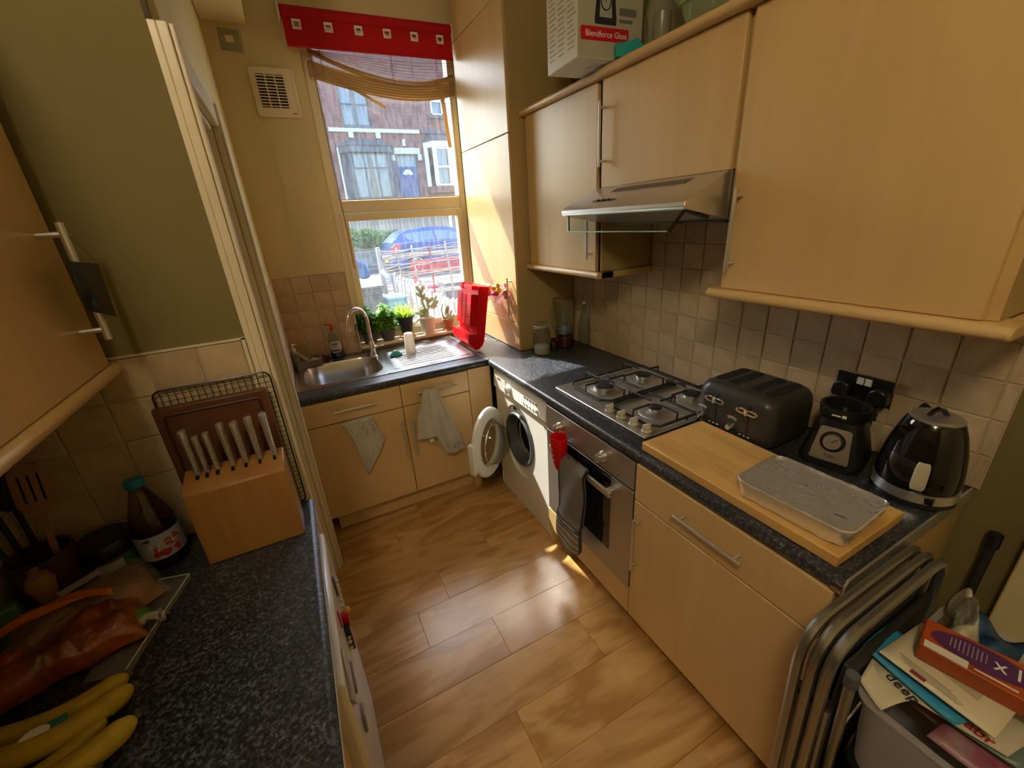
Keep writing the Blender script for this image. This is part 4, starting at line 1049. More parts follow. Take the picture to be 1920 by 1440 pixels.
cyl_thing('glass_pitcher', 'tall clear glass pitcher with purple residue in the corner behind the clip jar', 'pitcher', (0.515, -0.060, WT + 0.0005), [
    ('body', shell([(0.0, 0.0), (0.052, 0.0), (0.056, 0.008), (0.060, 0.15), (0.070, 0.27), (0.074, 0.300)]), gj),
    ('contents', [(0.0, 0.006), (0.052, 0.006), (0.054, 0.06), (0.03, 0.085), (0.0, 0.09)], mat('plum_wrapper', (0.10, 0.015, 0.03), 0.35, vary=0.5, vscale=60, bump=0.5, bscale=60)),
    ('contents', [(0.0, 0.08), (0.040, 0.085), (0.045, 0.11), (0.03, 0.14), (0.0, 0.15)], mat('pale_blue_wrapper', (0.25, 0.26, 0.36), 0.5, vary=0.5, vscale=60, bump=0.5, bscale=60))])
j = [o for o in COL.objects if o.name == 'glass_pitcher'][0]
MB().tube([(-0.071, -0.01, 0.262), (-0.092, -0.012, 0.262), (-0.104, -0.014, 0.235), (-0.100, -0.014, 0.17), (-0.082, -0.012, 0.12), (-0.060, -0.01, 0.10)], 0.0065, 8).build('handle', M['glass'], j)
MB().tube([(0.0745 * math.cos(a), 0.0745 * math.sin(a), 0.300) for a in [2 * PI * i / 28 for i in range(28)]], 0.0018, 5, closed=True).build('rim', mat('gilt_rim', (0.35, 0.26, 0.14), 0.3), j)
cyl_thing('glass_bottle', 'clear glass swing-top bottle against the tiles right of the pitcher', 'bottle', (0.600, -0.150, WT + 0.0005), [
    ('body', shell([(0.0, 0.0), (0.034, 0.0), (0.037, 0.006), (0.037, 0.15), (0.030, 0.19), (0.016, 0.225), (0.015, 0.270)]), gj),
    ('stopper', [(0.0, 0.268), (0.014, 0.270), (0.014, 0.286), (0.007, 0.292), (0.0, 0.293)], M['whitep'])])
j = [o for o in COL.objects if o.name == 'glass_bottle'][0]
MB().tube([(0.0, -0.016, 0.262), (-0.004, -0.036, 0.262), (-0.006, -0.040, 0.190), (-0.004, -0.030, 0.180)], 0.0018, 6).build('swing_wire', M['steel2'], j)
t = thing('pepper_mill', 'dark squat glass jar between the clip jar and the pitcher', 'jar', (0.420, -0.075, WT), local=True)
MB().lathe([(0.0, 0.0005), (0.024, 0.0005), (0.027, 0.01), (0.026, 0.040), (0.020, 0.052), (0.016, 0.055), (0.018, 0.070), (0.0, 0.078)], n=20, cap=False).build('body', mat('dark_brown_glass', (0.035, 0.012, 0.006), 0.1, coat=0.5), t)

# washing-up liquid
t = thing('washing_up_bottle', 'clear washing-up liquid bottle with blue liquid and red cap at the back of the sink', 'bottle', (-0.778, 0.648, WT + 0.001), rz=math.radians(-12))
def bot(z0, z1, prof):
    return [(r, z) for r, z in prof if z0 - 1e-6 <= z <= z1 + 1e-6]
pf = [(0.0, 0.0), (0.036, 0.0), (0.040, 0.006), (0.041, 0.075), (0.038, 0.120), (0.030, 0.150), (0.016, 0.176), (0.011, 0.184), (0.011, 0.196)]
MB().lathe(shell(pf, 0.0015), n=28, sy=0.62, cap=False).build('body', glass('pet_plastic', (0.90, 0.93, 0.92), 0.08), t)
MB().lathe([(0.0, 0.003), (0.036, 0.003), (0.0385, 0.008), (0.039, 0.062), (0.0, 0.062)], n=28, sy=0.61, cap=False).build('liquid', mat('blue_liquid', (0.005, 0.02, 0.16), 0.1, coat=0.4), t)
lb = MB(); 
def lab_fn(u, v):
    a = math.radians(-90 + (u - 0.5) * 105 * (1 - 0.45 * abs(2 * v - 1) ** 3)); r = 0.0425
    return (r * math.cos(a), 0.64 * r * math.sin(a), 0.040 + 0.075 * v)
lb.grid(lab_fn, 12, 8); lb.build('label', mat('washing_label', (0.68, 0.70, 0.78), 0.4), t)
lb = MB(); lb.grid(lambda u, v: (lambda a: (0.0431 * math.cos(a), 0.66 * 0.0431 * math.sin(a), 0.062 + 0.038 * v))(math.radians(-90 + (u - 0.5) * 60 * (1 - 0.5 * abs(2 * v - 1) ** 2))), 8, 6); lb.build('label_badge', M['whiteink'], t)
MB().box(-0.026, 0.026, -0.0290, -0.0280, 0.050, 0.060).build('label_band', mat('navy_print', (0.03, 0.04, 0.25), 0.4), t)
text('FAIRY', 0.019, M['redink'], t, (0, -0.0292, 0.079), (1, 0, 0), (0, 0, 1), 'label_lettering')
MB().box(-0.018, 0.018, -0.0289, -0.0284, 0.092, 0.102).build('leaf_print', mat('leaf_green_print', (0.03, 0.22, 0.10), 0.4), t)
cp = MB(); cp.lathe([(0.0125, 0.188), (0.013, 0.205), (0.007, 0.209), (0.006, 0.218), (0.0, 0.220)], n=16, cap=False); cp.tube([(0.004, 0, 0.214), (-0.018, 0, 0.220), (-0.044, 0, 0.226)], [0.007, 0.006, 0.003], 8); cp.build('cap', mat('red_cap', (0.65, 0.03, 0.02), 0.35), t)

# caddy with brushes at the left end of the sink
t = thing('sink_caddy', 'translucent grey plastic tray of brushes at the far left corner of the sink', 'tray', (-0.955, 0.565, WT + 0.004), rz=math.radians(6))
tcad = translucent('cloudy_plastic', (0.50, 0.44, 0.40), 0.4, 0.35, alpha=0.72)
b = MB(); z0, z1 = 0.0, 0.045
b.box(-0.07, 0.07, -0.045, 0.045, 0.0005, 0.0025).box(-0.072, -0.069, -0.047, 0.047, 0.0005, z1).box(0.069, 0.072, -0.047, 0.047, 0.0005, z1).box(-0.069, 0.069, -0.047, -0.044, 0.0005, z1).box(-0.069, 0.069, 0.044, 0.047, 0.0005, z1).box(-0.078, 0.078, -0.053, -0.047, z1 - .003, z1).box(-0.078, 0.078, 0.047, 0.053, z1 - .003, z1)
b.build('tray', tcad, t, bevel=0.001)
def loc_t(name, lab, cat, loc, rz=0.01, group=None): return thing(name, lab, cat, loc, rz=rz, group=group)
s1 = loc_t('scrubbing_brush', 'wooden-handled scrubbing brush leaning in the tray by the sink', 'brush', (-0.965, 0.560, WT + 0.010))
MB().tube([(0.03, 0.0, 0.010), (-0.01, 0.0, 0.050), (-0.035, 0.005, 0.085)], [0.009, 0.008, 0.006], 8).build('handle', mat('pale_wood', (0.50, 0.38, 0.20), 0.6), s1)
MB().box(0.012, 0.052, -0.014, 0.014, 0.0, 0.022).build('bristles', mat('bristle', (0.45, 0.38, 0.22), 0.9, bump=1, bscale=400), s1, bevel=0.003)
s1 = loc_t('sponge_cloth', 'crumpled beige cloth lying in the tray by the sink', 'cloth', (-0.925, 0.555, WT + 0.02))
MB().grid(lambda u, v: (-0.04 + 0.08 * u, -0.03 + 0.06 * v, 0.022 + 0.012 * mnoise.noise(Vector((u * 4, v * 4, 2))) - 0.02 * abs(u - .5)), 12, 10).build('cloth', mat('beige_cloth', (0.50, 0.42, 0.28), 0.9, bump=0.5, bscale=200), s1, solid=0.005)
s1 = loc_t('green_scourer_wand', 'green and clear washing-up wand lying along the back of the sink', 'brush', (-0.87, 0.61, WT + 0.035))
MB().tube([(-0.06, 0, 0.02), (0.0, 0.005, 0.015), (0.05, 0.008, 0.004)], [0.006, 0.007, 0.005], 8).build('handle', translucent('green_plastic', (0.35, 0.45, 0.28), 0.4, alpha=0.8), s1)
s1 = loc_t('pump_bottle', 'small clear pump bottle with a white nozzle at the far left of the sink', 'bottle', (-1.020, 0.600, WT + 0.005))
MB().lathe(shell([(0.0, 0.0), (0.019, 0.0), (0.021, 0.004), (0.021, 0.085), (0.010, 0.10)], 0.0012), n=20, cap=False).build('body', translucent('pump_plastic', (0.6, 0.6, 0.55), 0.4, alpha=0.6), s1)
MB().lathe([(0.011, 0.098), (0.011, 0.114), (0.004, 0.116), (0.004, 0.132), (0.008, 0.134), (0.007, 0.142), (0, 0.143)], n=14).tube([(0, 0, 0.138), (0.022, -0.004, 0.134)], 0.003, 6).build('pump', M['whitep'], s1)
s1 = loc_t('pink_sponge', 'pink sponge beside the blue washing-up bottle', 'sponge', (-0.850, 0.655, WT + 0.003))
MB().ball((0, 0, 0.020), 0.020, 12, 8, (1.1, 0.7, 0.95)).build('sponge', mat('pink_foam', (0.55, 0.05, 0.14), 0.8, bump=0.8, bscale=200), s1)
s1 = loc_t('dish_scrubber', 'teal dome-shaped dish scrubber with a white pad on the drainer', 'scrubber', (-0.452, 0.415, WT + 0.0045))
MB().lathe([(0.0, 0.0), (0.030, 0.0), (0.036, 0.006), (0.034, 0.014), (0.028, 0.018), (0.024, 0.026), (0.012, 0.034), (0.0, 0.035)], n=28, sx=1.15, sy=0.8, cap=False).build('body', M['teal'], s1)
MB().box(-0.013, 0.013, -0.009, 0.009, 0.033, 0.040).build('pad', M['whitep'], s1, bevel=0.002)
s1 = loc_t('plastic_tumbler', 'frosted plastic tumbler standing upside down on the drainer', 'tumbler', (-0.352, 0.430, WT + 0.0045))
frost = translucent('frosted_plastic', (0.72, 0.66, 0.58), 0.5, 0.4, alpha=0.62)
MB().lathe([(0.0345, 0.0), (0.0345, 0.004), (0.0325, 0.008), (0.029, 0.125), (0.026, 0.131), (0.0, 0.132)], n=32, cap=False).build('body', frost, s1, solid=0.0015)

# ---- plants on the sill
SZ = 0.9003
leafg = translucent('leaf_green', (0.24, 0.50, 0.05), 0.5, 0.45)
leafd = translucent('leaf_dark_green', (0.12, 0.34, 0.035), 0.5, 0.45)
leafl = translucent('leaf_lime', (0.42, 0.62, 0.06), 0.5, 0.4)
leafw = translucent('leaf_silver_green', (0.42, 0.45, 0.33), 0.4, 0.5)
def pot(t, r0, r1, h, m_, saucer=None):
    MB().lathe([(0.0, 0.0), (r0, 0.0), (r0 + (r1 - r0) * 0.82, h * 0.82), (r1 + 0.002, h * 0.83), (r1 + 0.003, h), (r1 - 0.002, h), (r1 - 0.004, h * 0.86), (0.0, h * 0.86)], n=28, cap=False).build('pot', m_, t)
    MB().lathe([(r1 - 0.005, h * 0.87), (r1 * 0.5, h * 0.90), (0.0, h * 0.91)], n=20, cap=False).build('soil', M['soil'], t)
def leaf(b, base, d, L, wd, curl=0.2, cup=0.0):
    base = Vector(base); d = Vector(d).normalized()
    side = d.cross(Vector((0, 0, 1)));
    if side.length < 0.05: side = Vector((random.uniform(-1, 1), random.uniform(-1, 1), 0))
    side.normalize(); up = side.cross(d)
    pts = []; n = 5
    for i in range(n + 1):
        s_ = i / n; wv = wd * math.sin(PI * (0.08 + 0.92 * s_) ** 0.8) if i < n else 0.0006
        c = base + d * L * s_ - Vector((0, 0, 1)) * curl * L * s_ * s_
        pts += [c - side * wv, c + up * cup * wv, c + side * wv]
    fs = []
    for i in range(n):
        a = i * 3; fs += [(a, a + 1, a + 4, a + 3), (a + 1, a + 2, a + 5, a + 4)]
    b.add(pts, fs)
random.seed(11)
pgrey = mat('grey_pot', (0.10, 0.10, 0.10), 0.6)
def herb(name, lab, x, y, hgt, spread, n, m_, pot_r=0.042, leafL=0.02, kind='bushy', potm=None, base=SZ):
    t = thing(name, lab, 'potted plant', (x, y, base), local=True, group=None)
    pot(t, pot_r * 0.75, pot_r, 0.062, potm or pgrey)
    st = MB(); lf = MB()
    for i in range(n):
        a = random.uniform(0, 2 * PI); q = random.random() ** 0.6; tx = spread * q * math.cos(a); ty_ = min(spread * 0.62 * q * math.sin(a), 0.05)
        h_ = hgt * random.uniform(0.55, 1.0) * (1 - 0.25 * q)
        p0 = Vector((tx * 0.3, ty_ * 0.3, 0.055)); p1 = Vector((tx * 0.7, ty_ * 0.7, 0.055 + (h_ - 0.055) * 0.6)); p2 = Vector((tx, ty_, h_))
        st.tube([p0, p1, p2], 0.0011, 4)
        for k in range(11 if kind == 'bushy' else 7):
            s_ = random.uniform(0.25, 1.0); c = p0.lerp(p1, s_ * 2) if s_ < .5 else p1.lerp(p2, s_ * 2 - 1)
            an = random.uniform(0, 2 * PI)
            dd = Vector((math.cos(an), 0.7 * math.sin(an), random.uniform(-0.2, 0.7)))
            leaf(lf, c, dd, leafL * random.uniform(.6, 1.3), leafL * 0.34, 0.5)
    st.build('stems', leafd, t); o = lf.build('foliage', m_, t, smooth=80)
    o['kind'] = 'stuff'
    t.scale = (1.25, 1.1, 1.22)
    return t
herb('potted_herb', 'feathery dark green herb in a grey pot at the left end of the window sill', -0.545, 0.748, 0.225, 0.075, 60, leafd, leafL=0.030)
herb('potted_herb', 'bushy bright green herb in a grey pot second from the left on the sill', -0.425, 0.745, 0.225, 0.085, 60, leafg, leafL=0.032)
# spiky aloe in a tall black pot on a terracotta saucer
t = thing('potted_aloe', 'spiky lime green succulent in a tapering black pot on a terracotta saucer', 'potted plant', (-0.290, 0.740, SZ), local=True); t.scale = (1.32, 1.15, 1.22)
MB().lathe([(0.0, 0.0), (0.034, 0.0), (0.042, 0.010), (0.040, 0.013), (0.0, 0.009)], n=24, cap=False).build('saucer', M['terra'], t)
MB().lathe([(0.0, 0.0105), (0.024, 0.0105), (0.042, 0.108), (0.052, 0.120), (0.050, 0.124), (0.042, 0.114), (0.0, 0.110)], n=28, cap=False).build('pot', mat('black_pot', (0.03, 0.027, 0.025), 0.5), t)
lf = MB()
for i in range(70):
    a = random.uniform(0, 2 * PI); el = random.uniform(0.5, 1.5)
    leaf(lf, (0.02 * math.cos(a), 0.018 * math.sin(a), 0.110), (math.cos(a) * math.cos(el), 0.6 * math.sin(a) * math.cos(el), math.sin(el)), random.uniform(0.055, 0.125), 0.0048, 0.15, 0.4)
o = lf.build('leaves', leafl, t, smooth=80); o['kind'] = 'stuff'
# fuzzy succulent in white pot
t = thing('potted_succulent', 'pale paddle-leaved succulent in a white pot on the sill', 'potted plant', (-0.135, 0.738, SZ), local=True); t.scale = (1.22, 1.1, 1.2)
MB().lathe([(0.0, 0.0), (0.036, 0.0), (0.049, 0.094), (0.0505, 0.100), (0.047, 0.100), (0.045, 0.088), (0.0, 0.086)], n=32, cap=False).build('pot', mat('white_ceramic', (0.80, 0.76, 0.70), 0.3), t)
MB().lathe([(0.044, 0.0885), (0.0, 0.092)], n=20, cap=False).build('soil', M['soil'], t)
MB().tube([(0.0, 0, 0.088), (0.0, 0, 0.125), (-0.004, 0, 0.150)], [0.014, 0.017, 0.014], 10).tube([(-0.002, 0, 0.14), (-0.014, 0, 0.19), (-0.012, 0, 0.225), (-0.018, 0, 0.255)], [0.009, 0.008, 0.007, 0.005], 8).tube([(0.004, 0, 0.135), (0.022, 0, 0.158), (0.040, -0.005, 0.170)], [0.008, 0.007, 0.004], 8).build('stem', leafw, t)
def paddle(b, c, d, L, wd, th_=0.005):
    d = Vector(d).normalized(); s_ = d.cross(Vector((0.1, 1, 0))).normalized(); n_ = d.cross(s_)
    Mx = Matrix(((s_.x, n_.x, d.x, c[0]), (s_.y, n_.y, d.y, c[1]), (s_.z, n_.z, d.z, c[2]), (0, 0, 0, 1)))
    old = b.M; b.M = Mx; b.ball((0, 0, L / 2), 1.0, 10, 8, (wd, th_, L / 2)); b.M = old
lf = MB()
for (c, d, L, wd) in [((-0.016, 0, 0.245), (-0.5, 0, 1), 0.05, 0.010), ((-0.014, 0, 0.24), (0.35, 0, 1), 0.052, 0.010), ((-0.012, 0, 0.22), (-1, 0, .9), 0.045, 0.010), ((-0.008, 0, 0.20), (0.3, 0, 1), 0.045, 0.009),
    ((0.014, 0, 0.155), (0.15, 0, 1), 0.048, 0.010), ((0.020, 0, 0.185), (-0.3, 0, 1), 0.036, 0.012), ((0.022, 0, 0.185), (1.1, 0, .8), 0.042, 0.012), ((0.038, 0, 0.165), (1, 0, .45), 0.050, 0.013), ((0.028, 0, 0.15), (1, 0, .2), 0.045, 0.011), ((0.055, 0, 0.185), (.6, 0, 1), 0.042, 0.007),
    ((-0.006, 0, 0.12), (-1, 0, .9), 0.055, 0.010), ((-0.01, 0, 0.115), (-1, 0, .35), 0.060, 0.009), ((-0.01, -0.01, 0.11), (-.7, -.5, .2), 0.05, 0.009), ((0.0, 0.01, 0.12), (-.6, 0.1, 1), 0.05, 0.009), ((-0.03, 0, 0.11), (-.8, 0, -.7), 0.05, 0.006)]:
    paddle(lf, c, d, L, wd)
lf.build('paddle_leaves', leafw, t)
t = thing('potted_succulent', 'small twisting grey succulent in a terracotta pot at the right of the sill', 'potted plant', (0.020, 0.742, SZ), local=True); t.scale = (1.3, 1.2, 1.3)
MB().lathe([(0.0, 0.0), (0.027, 0.0), (0.033, 0.008), (0.0, 0.009)], n=24, cap=False).build('saucer', M['terra'], t)
MB().lathe([(0.0, 0.0085), (0.022, 0.0085), (0.031, 0.050), (0.034, 0.052), (0.034, 0.064), (0.030, 0.064), (0.029, 0.058), (0.0, 0.057)], n=28, cap=False).build('pot', M['terra'], t)
MB().lathe([(0.0295, 0.058), (0.0, 0.061)], n=20, cap=False).build('soil', M['soil'], t)
lf = MB()
lf.tube([(-0.01, 0, 0.055), (-0.026, 0, 0.085), (-0.030, 0, 0.115), (-0.020, 0, 0.150)], [0.003, 0.004, 0.004, 0.002], 6).tube([(0, 0, 0.055), (-0.012, 0, 0.09), (-0.006, 0, 0.12)], [0.003, 0.004, 0.002], 6)
for (c, d, L, wd) in [((0.0, 0, 0.06), (0.1, 0, 1), 0.07, 0.008), ((0.006, 0, 0.06), (0.5, 0, 1), 0.055, 0.008), ((-0.004, 0, 0.09), (0.3, 0, 1), 0.05, 0.011), ((0.012, 0, 0.06), (1, 0, .7), 0.04, 0.008), ((-0.01, 0, 0.06), (-.6, -0.3, .8), 0.045, 0.006)]: paddle(lf, c, d, L, wd, 0.004)
lf.build('leaves', leafw, t)

# ---- red draining basket standing on end, leaning on the tall cabinet side
t = thing('dish_rack', 'red plastic dish rack tipped on its end on the drainer', 'dish rack', (0.02, 0.35, WT + 0.0045), rot=(0, 0, 0), local=True)
# local frame: x width toward the camera side, built directly by profile in (x,z) swept in y
rk = MB()
y0_, y1_ = -0.145, 0.145
lean = Matrix.Rotation(math.radians(9), 4, 'Y')
rk.M = lean
# shell: floor plate plus long flange sides, open towards the left (-x)
def plate(b, x0, x1, ya, yb, z0, z1): b.box(x0, x1, ya, yb, z0, z1)
# back spine (rim) curved at the bottom
pr_ = [(0.055, 0.395), (0.048, 0.398), (0.046, 0.06), (0.036, 0.028), (0.012, 0.004), (-0.010, 0.0), (-0.010, 0.004), (0.010, 0.009), (0.031, 0.032), (0.040, 0.06), (0.042, 0.398), (0.030, 0.402), (0.030, 0.405), (0.060, 0.400)]
for yy in (y0_, y1_ - 0.003): rk.prism([(-0.012, 0.0), (0.012, 0.004), (0.036, 0.028), (0.047, 0.06), (0.055, 0.395), (-0.012, 0.395), (-0.010, 0.100), (-0.060, 0.100), (-0.060, 0.045)], 'y', yy, yy + 0.003)
rk.box(-0.014, -0.010, y0_, y1_, 0.10, 0.395)
rk.add([(-0.060, y0_, 0.045), (-0.060, y1_, 0.045), (-0.010, y1_, 0.0), (-0.010, y0_, 0.0)], [(0, 1, 2, 3)]).box(-0.062, -0.058, y0_, y1_, 0.045, 0.100).box(-0.060, -0.010, y0_, y1_, 0.098, 0.101)
sh = rk.build('basket', M['red'], t, smooth=30)
gp = MB(lean)
gp.box(-0.052, -0.012, y0_ + 0.015, y1_ - 0.045, 0.150, 0.153).box(-0.052, -0.012, y0_ + 0.015, y1_ - 0.045, 0.345, 0.348).box(-0.054, -0.051, y0_ + 0.015, y1_ - 0.045, 0.150, 0.348).box(-0.052, -0.012, y0_ + 0.015, y0_ + 0.018, 0.15, 0.348)
gp.box(-0.050, -0.012, y0_ + 0.02, y1_ - 0.13, 0.375, 0.40).box(-0.030, -0.012, y1_ - 0.06, y1_ - 0.01, 0.365, 0.40).box(-0.014, 0.060, y0_ - 0.008, y1_ + 0.008, 0.395, 0.400)
gp.build('cutlery_box', M['red'], t, bevel=0.002)
rb2 = MB(lean)
for z in (0.215, 0.28): rb2.box(-0.0575, -0.054, y0_ + 0.015, y1_ - 0.045, z - .002, z + .002)
for y in (-0.05, 0.02): rb2.box(-0.0575, -0.054, y - .002, y + .002, 0.15, 0.348)
for i in range(13): rb2.box(-0.018, -0.014, y0_ + 0.02 + 0.02 * i, y0_ + 0.026 + 0.02 * i, 0.102, 0.148)
rb2.build('rib', M['red'], t)
ho = MB(lean)
for i in range(9):
    for j in range(4): 
        for s_ in (0,):
            ho.box(-0.0549, -0.0543, y0_ + 0.028 + 0.0125 * j * 1.0, y0_ + 0.032 + 0.0125 * j, 0.163 + 0.02 * i, 0.168 + 0.02 * i)
for i in range(11):
    for j in range(3): ho.box(0.0 + 0.014 * j, 0.005 + 0.014 * j, y0_ - 0.0006, y0_ + 0.0001, 0.13 + 0.022 * i, 0.138 + 0.022 * i)
ho.build('drain_holes', mat('dark_red_hole', (0.25, 0.0, 0.005), 0.6), t)

# transparent fruit bag of yellow and red pieces hanging on the tall cabinet
t = thing('hanging_bag', 'clear wall caddy of yellow and pink bottle tops on the tall cabinet door', 'caddy', (0.17, 0.20, 1.20))
MB().tube([(0.232, 0.085, 1.250), (0.150, 0.080, 1.255), (0.140, 0.10, 1.270), (0.135, 0.33, 1.275), (0.232, 0.335, 1.275)], 0.0018, 6).build('wire_frame', M['steel2'], t)
bag = MB(); bag.grid(lambda u, v: (0.232 - 0.085 * math.sin(PI * (0.5 + 0.5 * v)) * (0.9 + 0.1 * math.sin(9 * u)) - 0.0, 0.09 + 0.24 * u, 1.165 + 0.095 * (1 - math.cos(PI * v / 2)) + 0.006 * math.sin(13 * u)), 14, 8)
bag.build('net', translucent('pink_film', (0.75, 0.30, 0.42), 0.5, 0.2, alpha=0.45), t)
random.seed(5)
cols = [mat('yellow_cap', (0.80, 0.50, 0.02), 0.4), mat('cream_cap', (0.75, 0.72, 0.55), 0.4), mat('pink_cap', (0.62, 0.10, 0.22), 0.4), mat('orange_cap', (0.75, 0.25, 0.02), 0.4)]
for i in range(22):
    y_ = random.uniform(0.10, 0.32); z_ = random.choice([1.20, 1.215, 1.235, 1.25, 1.265]); x_ = random.uniform(0.165, 0.215)
    ci = random.choice([0, 0, 1, 3]) if z_ > 1.225 else 2
    o = MB(Matrix.Translation((x_, y_, z_)) @ Euler((random.uniform(0, 3), random.uniform(0, 3), 0)).to_matrix().to_4x4()).lathe([(0.0, 0.0), (0.015, 0.0), (0.016, 0.004), (0.016, 0.013), (0.0, 0.014)], n=12, cap=False).build('bottle_top', cols[ci], None)
    tag(o, ['yellow', 'cream', 'pink', 'orange'][ci] + ' plastic bottle top in the clear caddy on the tall cabinet', 'bottle top', 'bottle tops in the clear caddy')

# small crumbs / string behind the rack
t = MB(); random.seed(9)
for i in range(5):
    pts = []; x, y = 0.15 + random.uniform(-.02, .05), 0.42 + random.uniform(-.08, .12)
    for k in range(9):
        x += random.uniform(-.018, .018); y += random.uniform(-.018, .018); pts.append((min(x, 0.225), y, WT + 0.003 + random.uniform(0, .008)))
    t.tube(pts, 0.0016, 5)
tag(t.build('tangled_string', M['ivory']), 'tangled cream string on the worktop behind the red rack', 'string')

# ---- tea towels
def towel(name, lab, fn, nu, nv, m_, grp=None):
    return tag(MB().grid(fn, nu, nv).build(name, m_, solid=0.0025, smooth=80), lab, 'tea towel', grp)
linen = mat('linen', (0.52, 0.48, 0.39), 0.9, bump=0.35, bscale=500, vary=0.10, vscale=14)
# hanging corner-down from the left drawer front
def interp(pts, t):
    n = len(pts) - 1; f = min(max(t * n, 0), n - 1e-6); i = int(f); a = pts[i]; b = pts[i + 1]; s_ = f - i
    return tuple(a[k] + (b[k] - a[k]) * s_ for k in range(len(a)))
L_e = [(-0.875, 0.698), (-0.845, 0.640), (-0.825, 0.560), (-0.812, 0.47), (-0.795, 0.365)]
R_e = [(-0.712, 0.700), (-0.690, 0.62), (-0.668, 0.548), (-0.715, 0.46), (-0.790, 0.360)]
def tw1(u, v):
    a = interp(L_e, v); c = interp(R_e, v)
    x = a[0] + (c[0] - a[0]) * u; z = a[1] + (c[1] - a[1]) * u
    fold = 0.010 * math.sin(u * 7.5 + v * 1.5) * (1 - 0.3 * v) + 0.004 * mnoise.noise(Vector((u * 5, v * 5, 3)))
    y = -0.012 - 0.004 - abs(fold) * (0.3 + v)
    return (x, y if v > 0.02 else -0.004, z)
towel('tea_towel', 'printed linen tea towel hanging as a point from the left sink drawer', tw1, 26, 26, linen)
ptn = MB(); random.seed(2)
for i in range(26):
    x = random.uniform(-0.83, -0.71); z = random.uniform(0.60, 0.69); r = random.uniform(0.004, 0.010)
    a0 = random.uniform(0, 6)
    ptn.tube([(x + r * math.cos(a0 + k * .7), -0.0245, z + r * math.sin(a0 + k * .7)) for k in range(5)], 0.0009, 4)
o = ptn.build('printed_pattern', mat('rust_print', (0.28, 0.13, 0.07), 0.8)); o.parent = bpy.data.objects['tea_towel']
def tw2(u, v):
    # draped over the drawer handle: v 0..0.12 top over the bar, then falls, two lobes
    top = 0.785; xl, xr = -0.418, -0.345
    x = xl + (xr - xl) * u; sp = v
    lft = u < 0.5
    x += (u - 0.45) * 0.085 * sp - 0.020 * (1 - abs(2 * v - 1)) * (1 - u)
    xshift = (0.085 * sp * u) - 0.035 * (1 - u) * sp
    zb = 0.485 + (0.345 - 0.485) * (max(0, min(1, (u - 0.40) / 0.18)))
    z = top + (zb - top) * v
    fold = 0.010 * math.sin(u * 11 + v * 2.0) + 0.004 * math.sin(u * 23 + 1)
    y = -0.048 - 0.010 * math.sin(PI * min(1, v * 2)) + fold * (0.4 + 0.6 * v)
    if v < 0.03: y = -0.028 ; z = top + 0.002
    return (x + xshift, y, z + 0.006 * math.sin(u * 9) * v)
t2 = towel('tea_towel', 'plain grey linen tea towel bunched over the right sink drawer handle', tw2, 40, 30, linen)
# small stamped emblem near the lower hem
em = MB()
for dx in (0.0, 0.030):
    c = (-0.290 + dx, -0.0655, 0.395 + dx * 0.5)
    em.tube([(c[0], c[1], c[2] - 0.012), (c[0] + 0.002, c[1], c[2] + 0.014)], 0.0009, 4)
    for k in (-1, 1): em.tube([(c[0], c[1], c[2] + 0.002), (c[0] + 0.008 * k, c[1], c[2] + 0.012)], 0.0008, 4)
    em.tube([(c[0] + 0.010 + 0.005 * math.cos(a), c[1], c[2] - 0.004 + 0.005 * math.sin(a)) for a in [k * .8 for k in range(8)]], 0.0008, 4)
o = em.build('stamped_print', M['ink']); o.parent = t2
o = MB().box(-0.430, -0.405, -0.066, -0.0655, 0.470, 0.488).build('care_label', M['whitec']); o.parent = t2

# red holder and oven glove on the oven handle
t = thing('red_holder', 'red plastic utensil holder hooked on the left end of the oven handle', 'holder', (-0.045, -0.835, 0.64), local=True)
hv = MB(); lv_ = []
for (f, z, dx) in ((0.72, -0.06, 0.012), (0.85, -0.02, 0.006), (1.0, 0.06, 0.0), (1.04, 0.108, 0.0), (0.97, 0.108, 0.0), (0.92, 0.06, 0.0), (0.78, -0.02, 0.006), (0.6, -0.055, 0.012)):
    lv_.append([(x * f + dx, y * f, z) for x, y in rrn(-0.030, 0.030, -0.040, 0.040, 0.026)])
vs = [p for l in lv_ for p in l]; fs = []
for q in range(len(lv_) - 1):
    for i in range(48): fs.append((q * 48 + i, q * 48 + (i + 1) % 48, (q + 1) * 48 + (i + 1) % 48, (q + 1) * 48 + i))
fs.append([7 * 48 + i for i in range(48)][::-1]); fs.append(list(range(48))[::-1])
hv.add(vs, fs).build('cup', M['red'], t, smooth=40)
MB().box(0.018, 0.030, -0.012, 0.012, 0.09, 0.125).build('hook', M['red'], t, bevel=0.002)
rs_ = MB()
for k in range(4): rs_.tube([(-0.0295, 0.026 - 0.004 * k, 0.050 - 0.024 * k), (-0.0312, 0.014 - 0.004 * k, 0.058 - 0.024 * k), (-0.0312, 0.004 - 0.004 * k, 0.046 - 0.024 * k), (-0.0308, -0.006 - 0.003 * k, 0.053 - 0.024 * k)], 0.0016, 5)
rs_.build('raised_script', mat('raised_red', (0.85, 0.20, 0.18), 0.4), t)
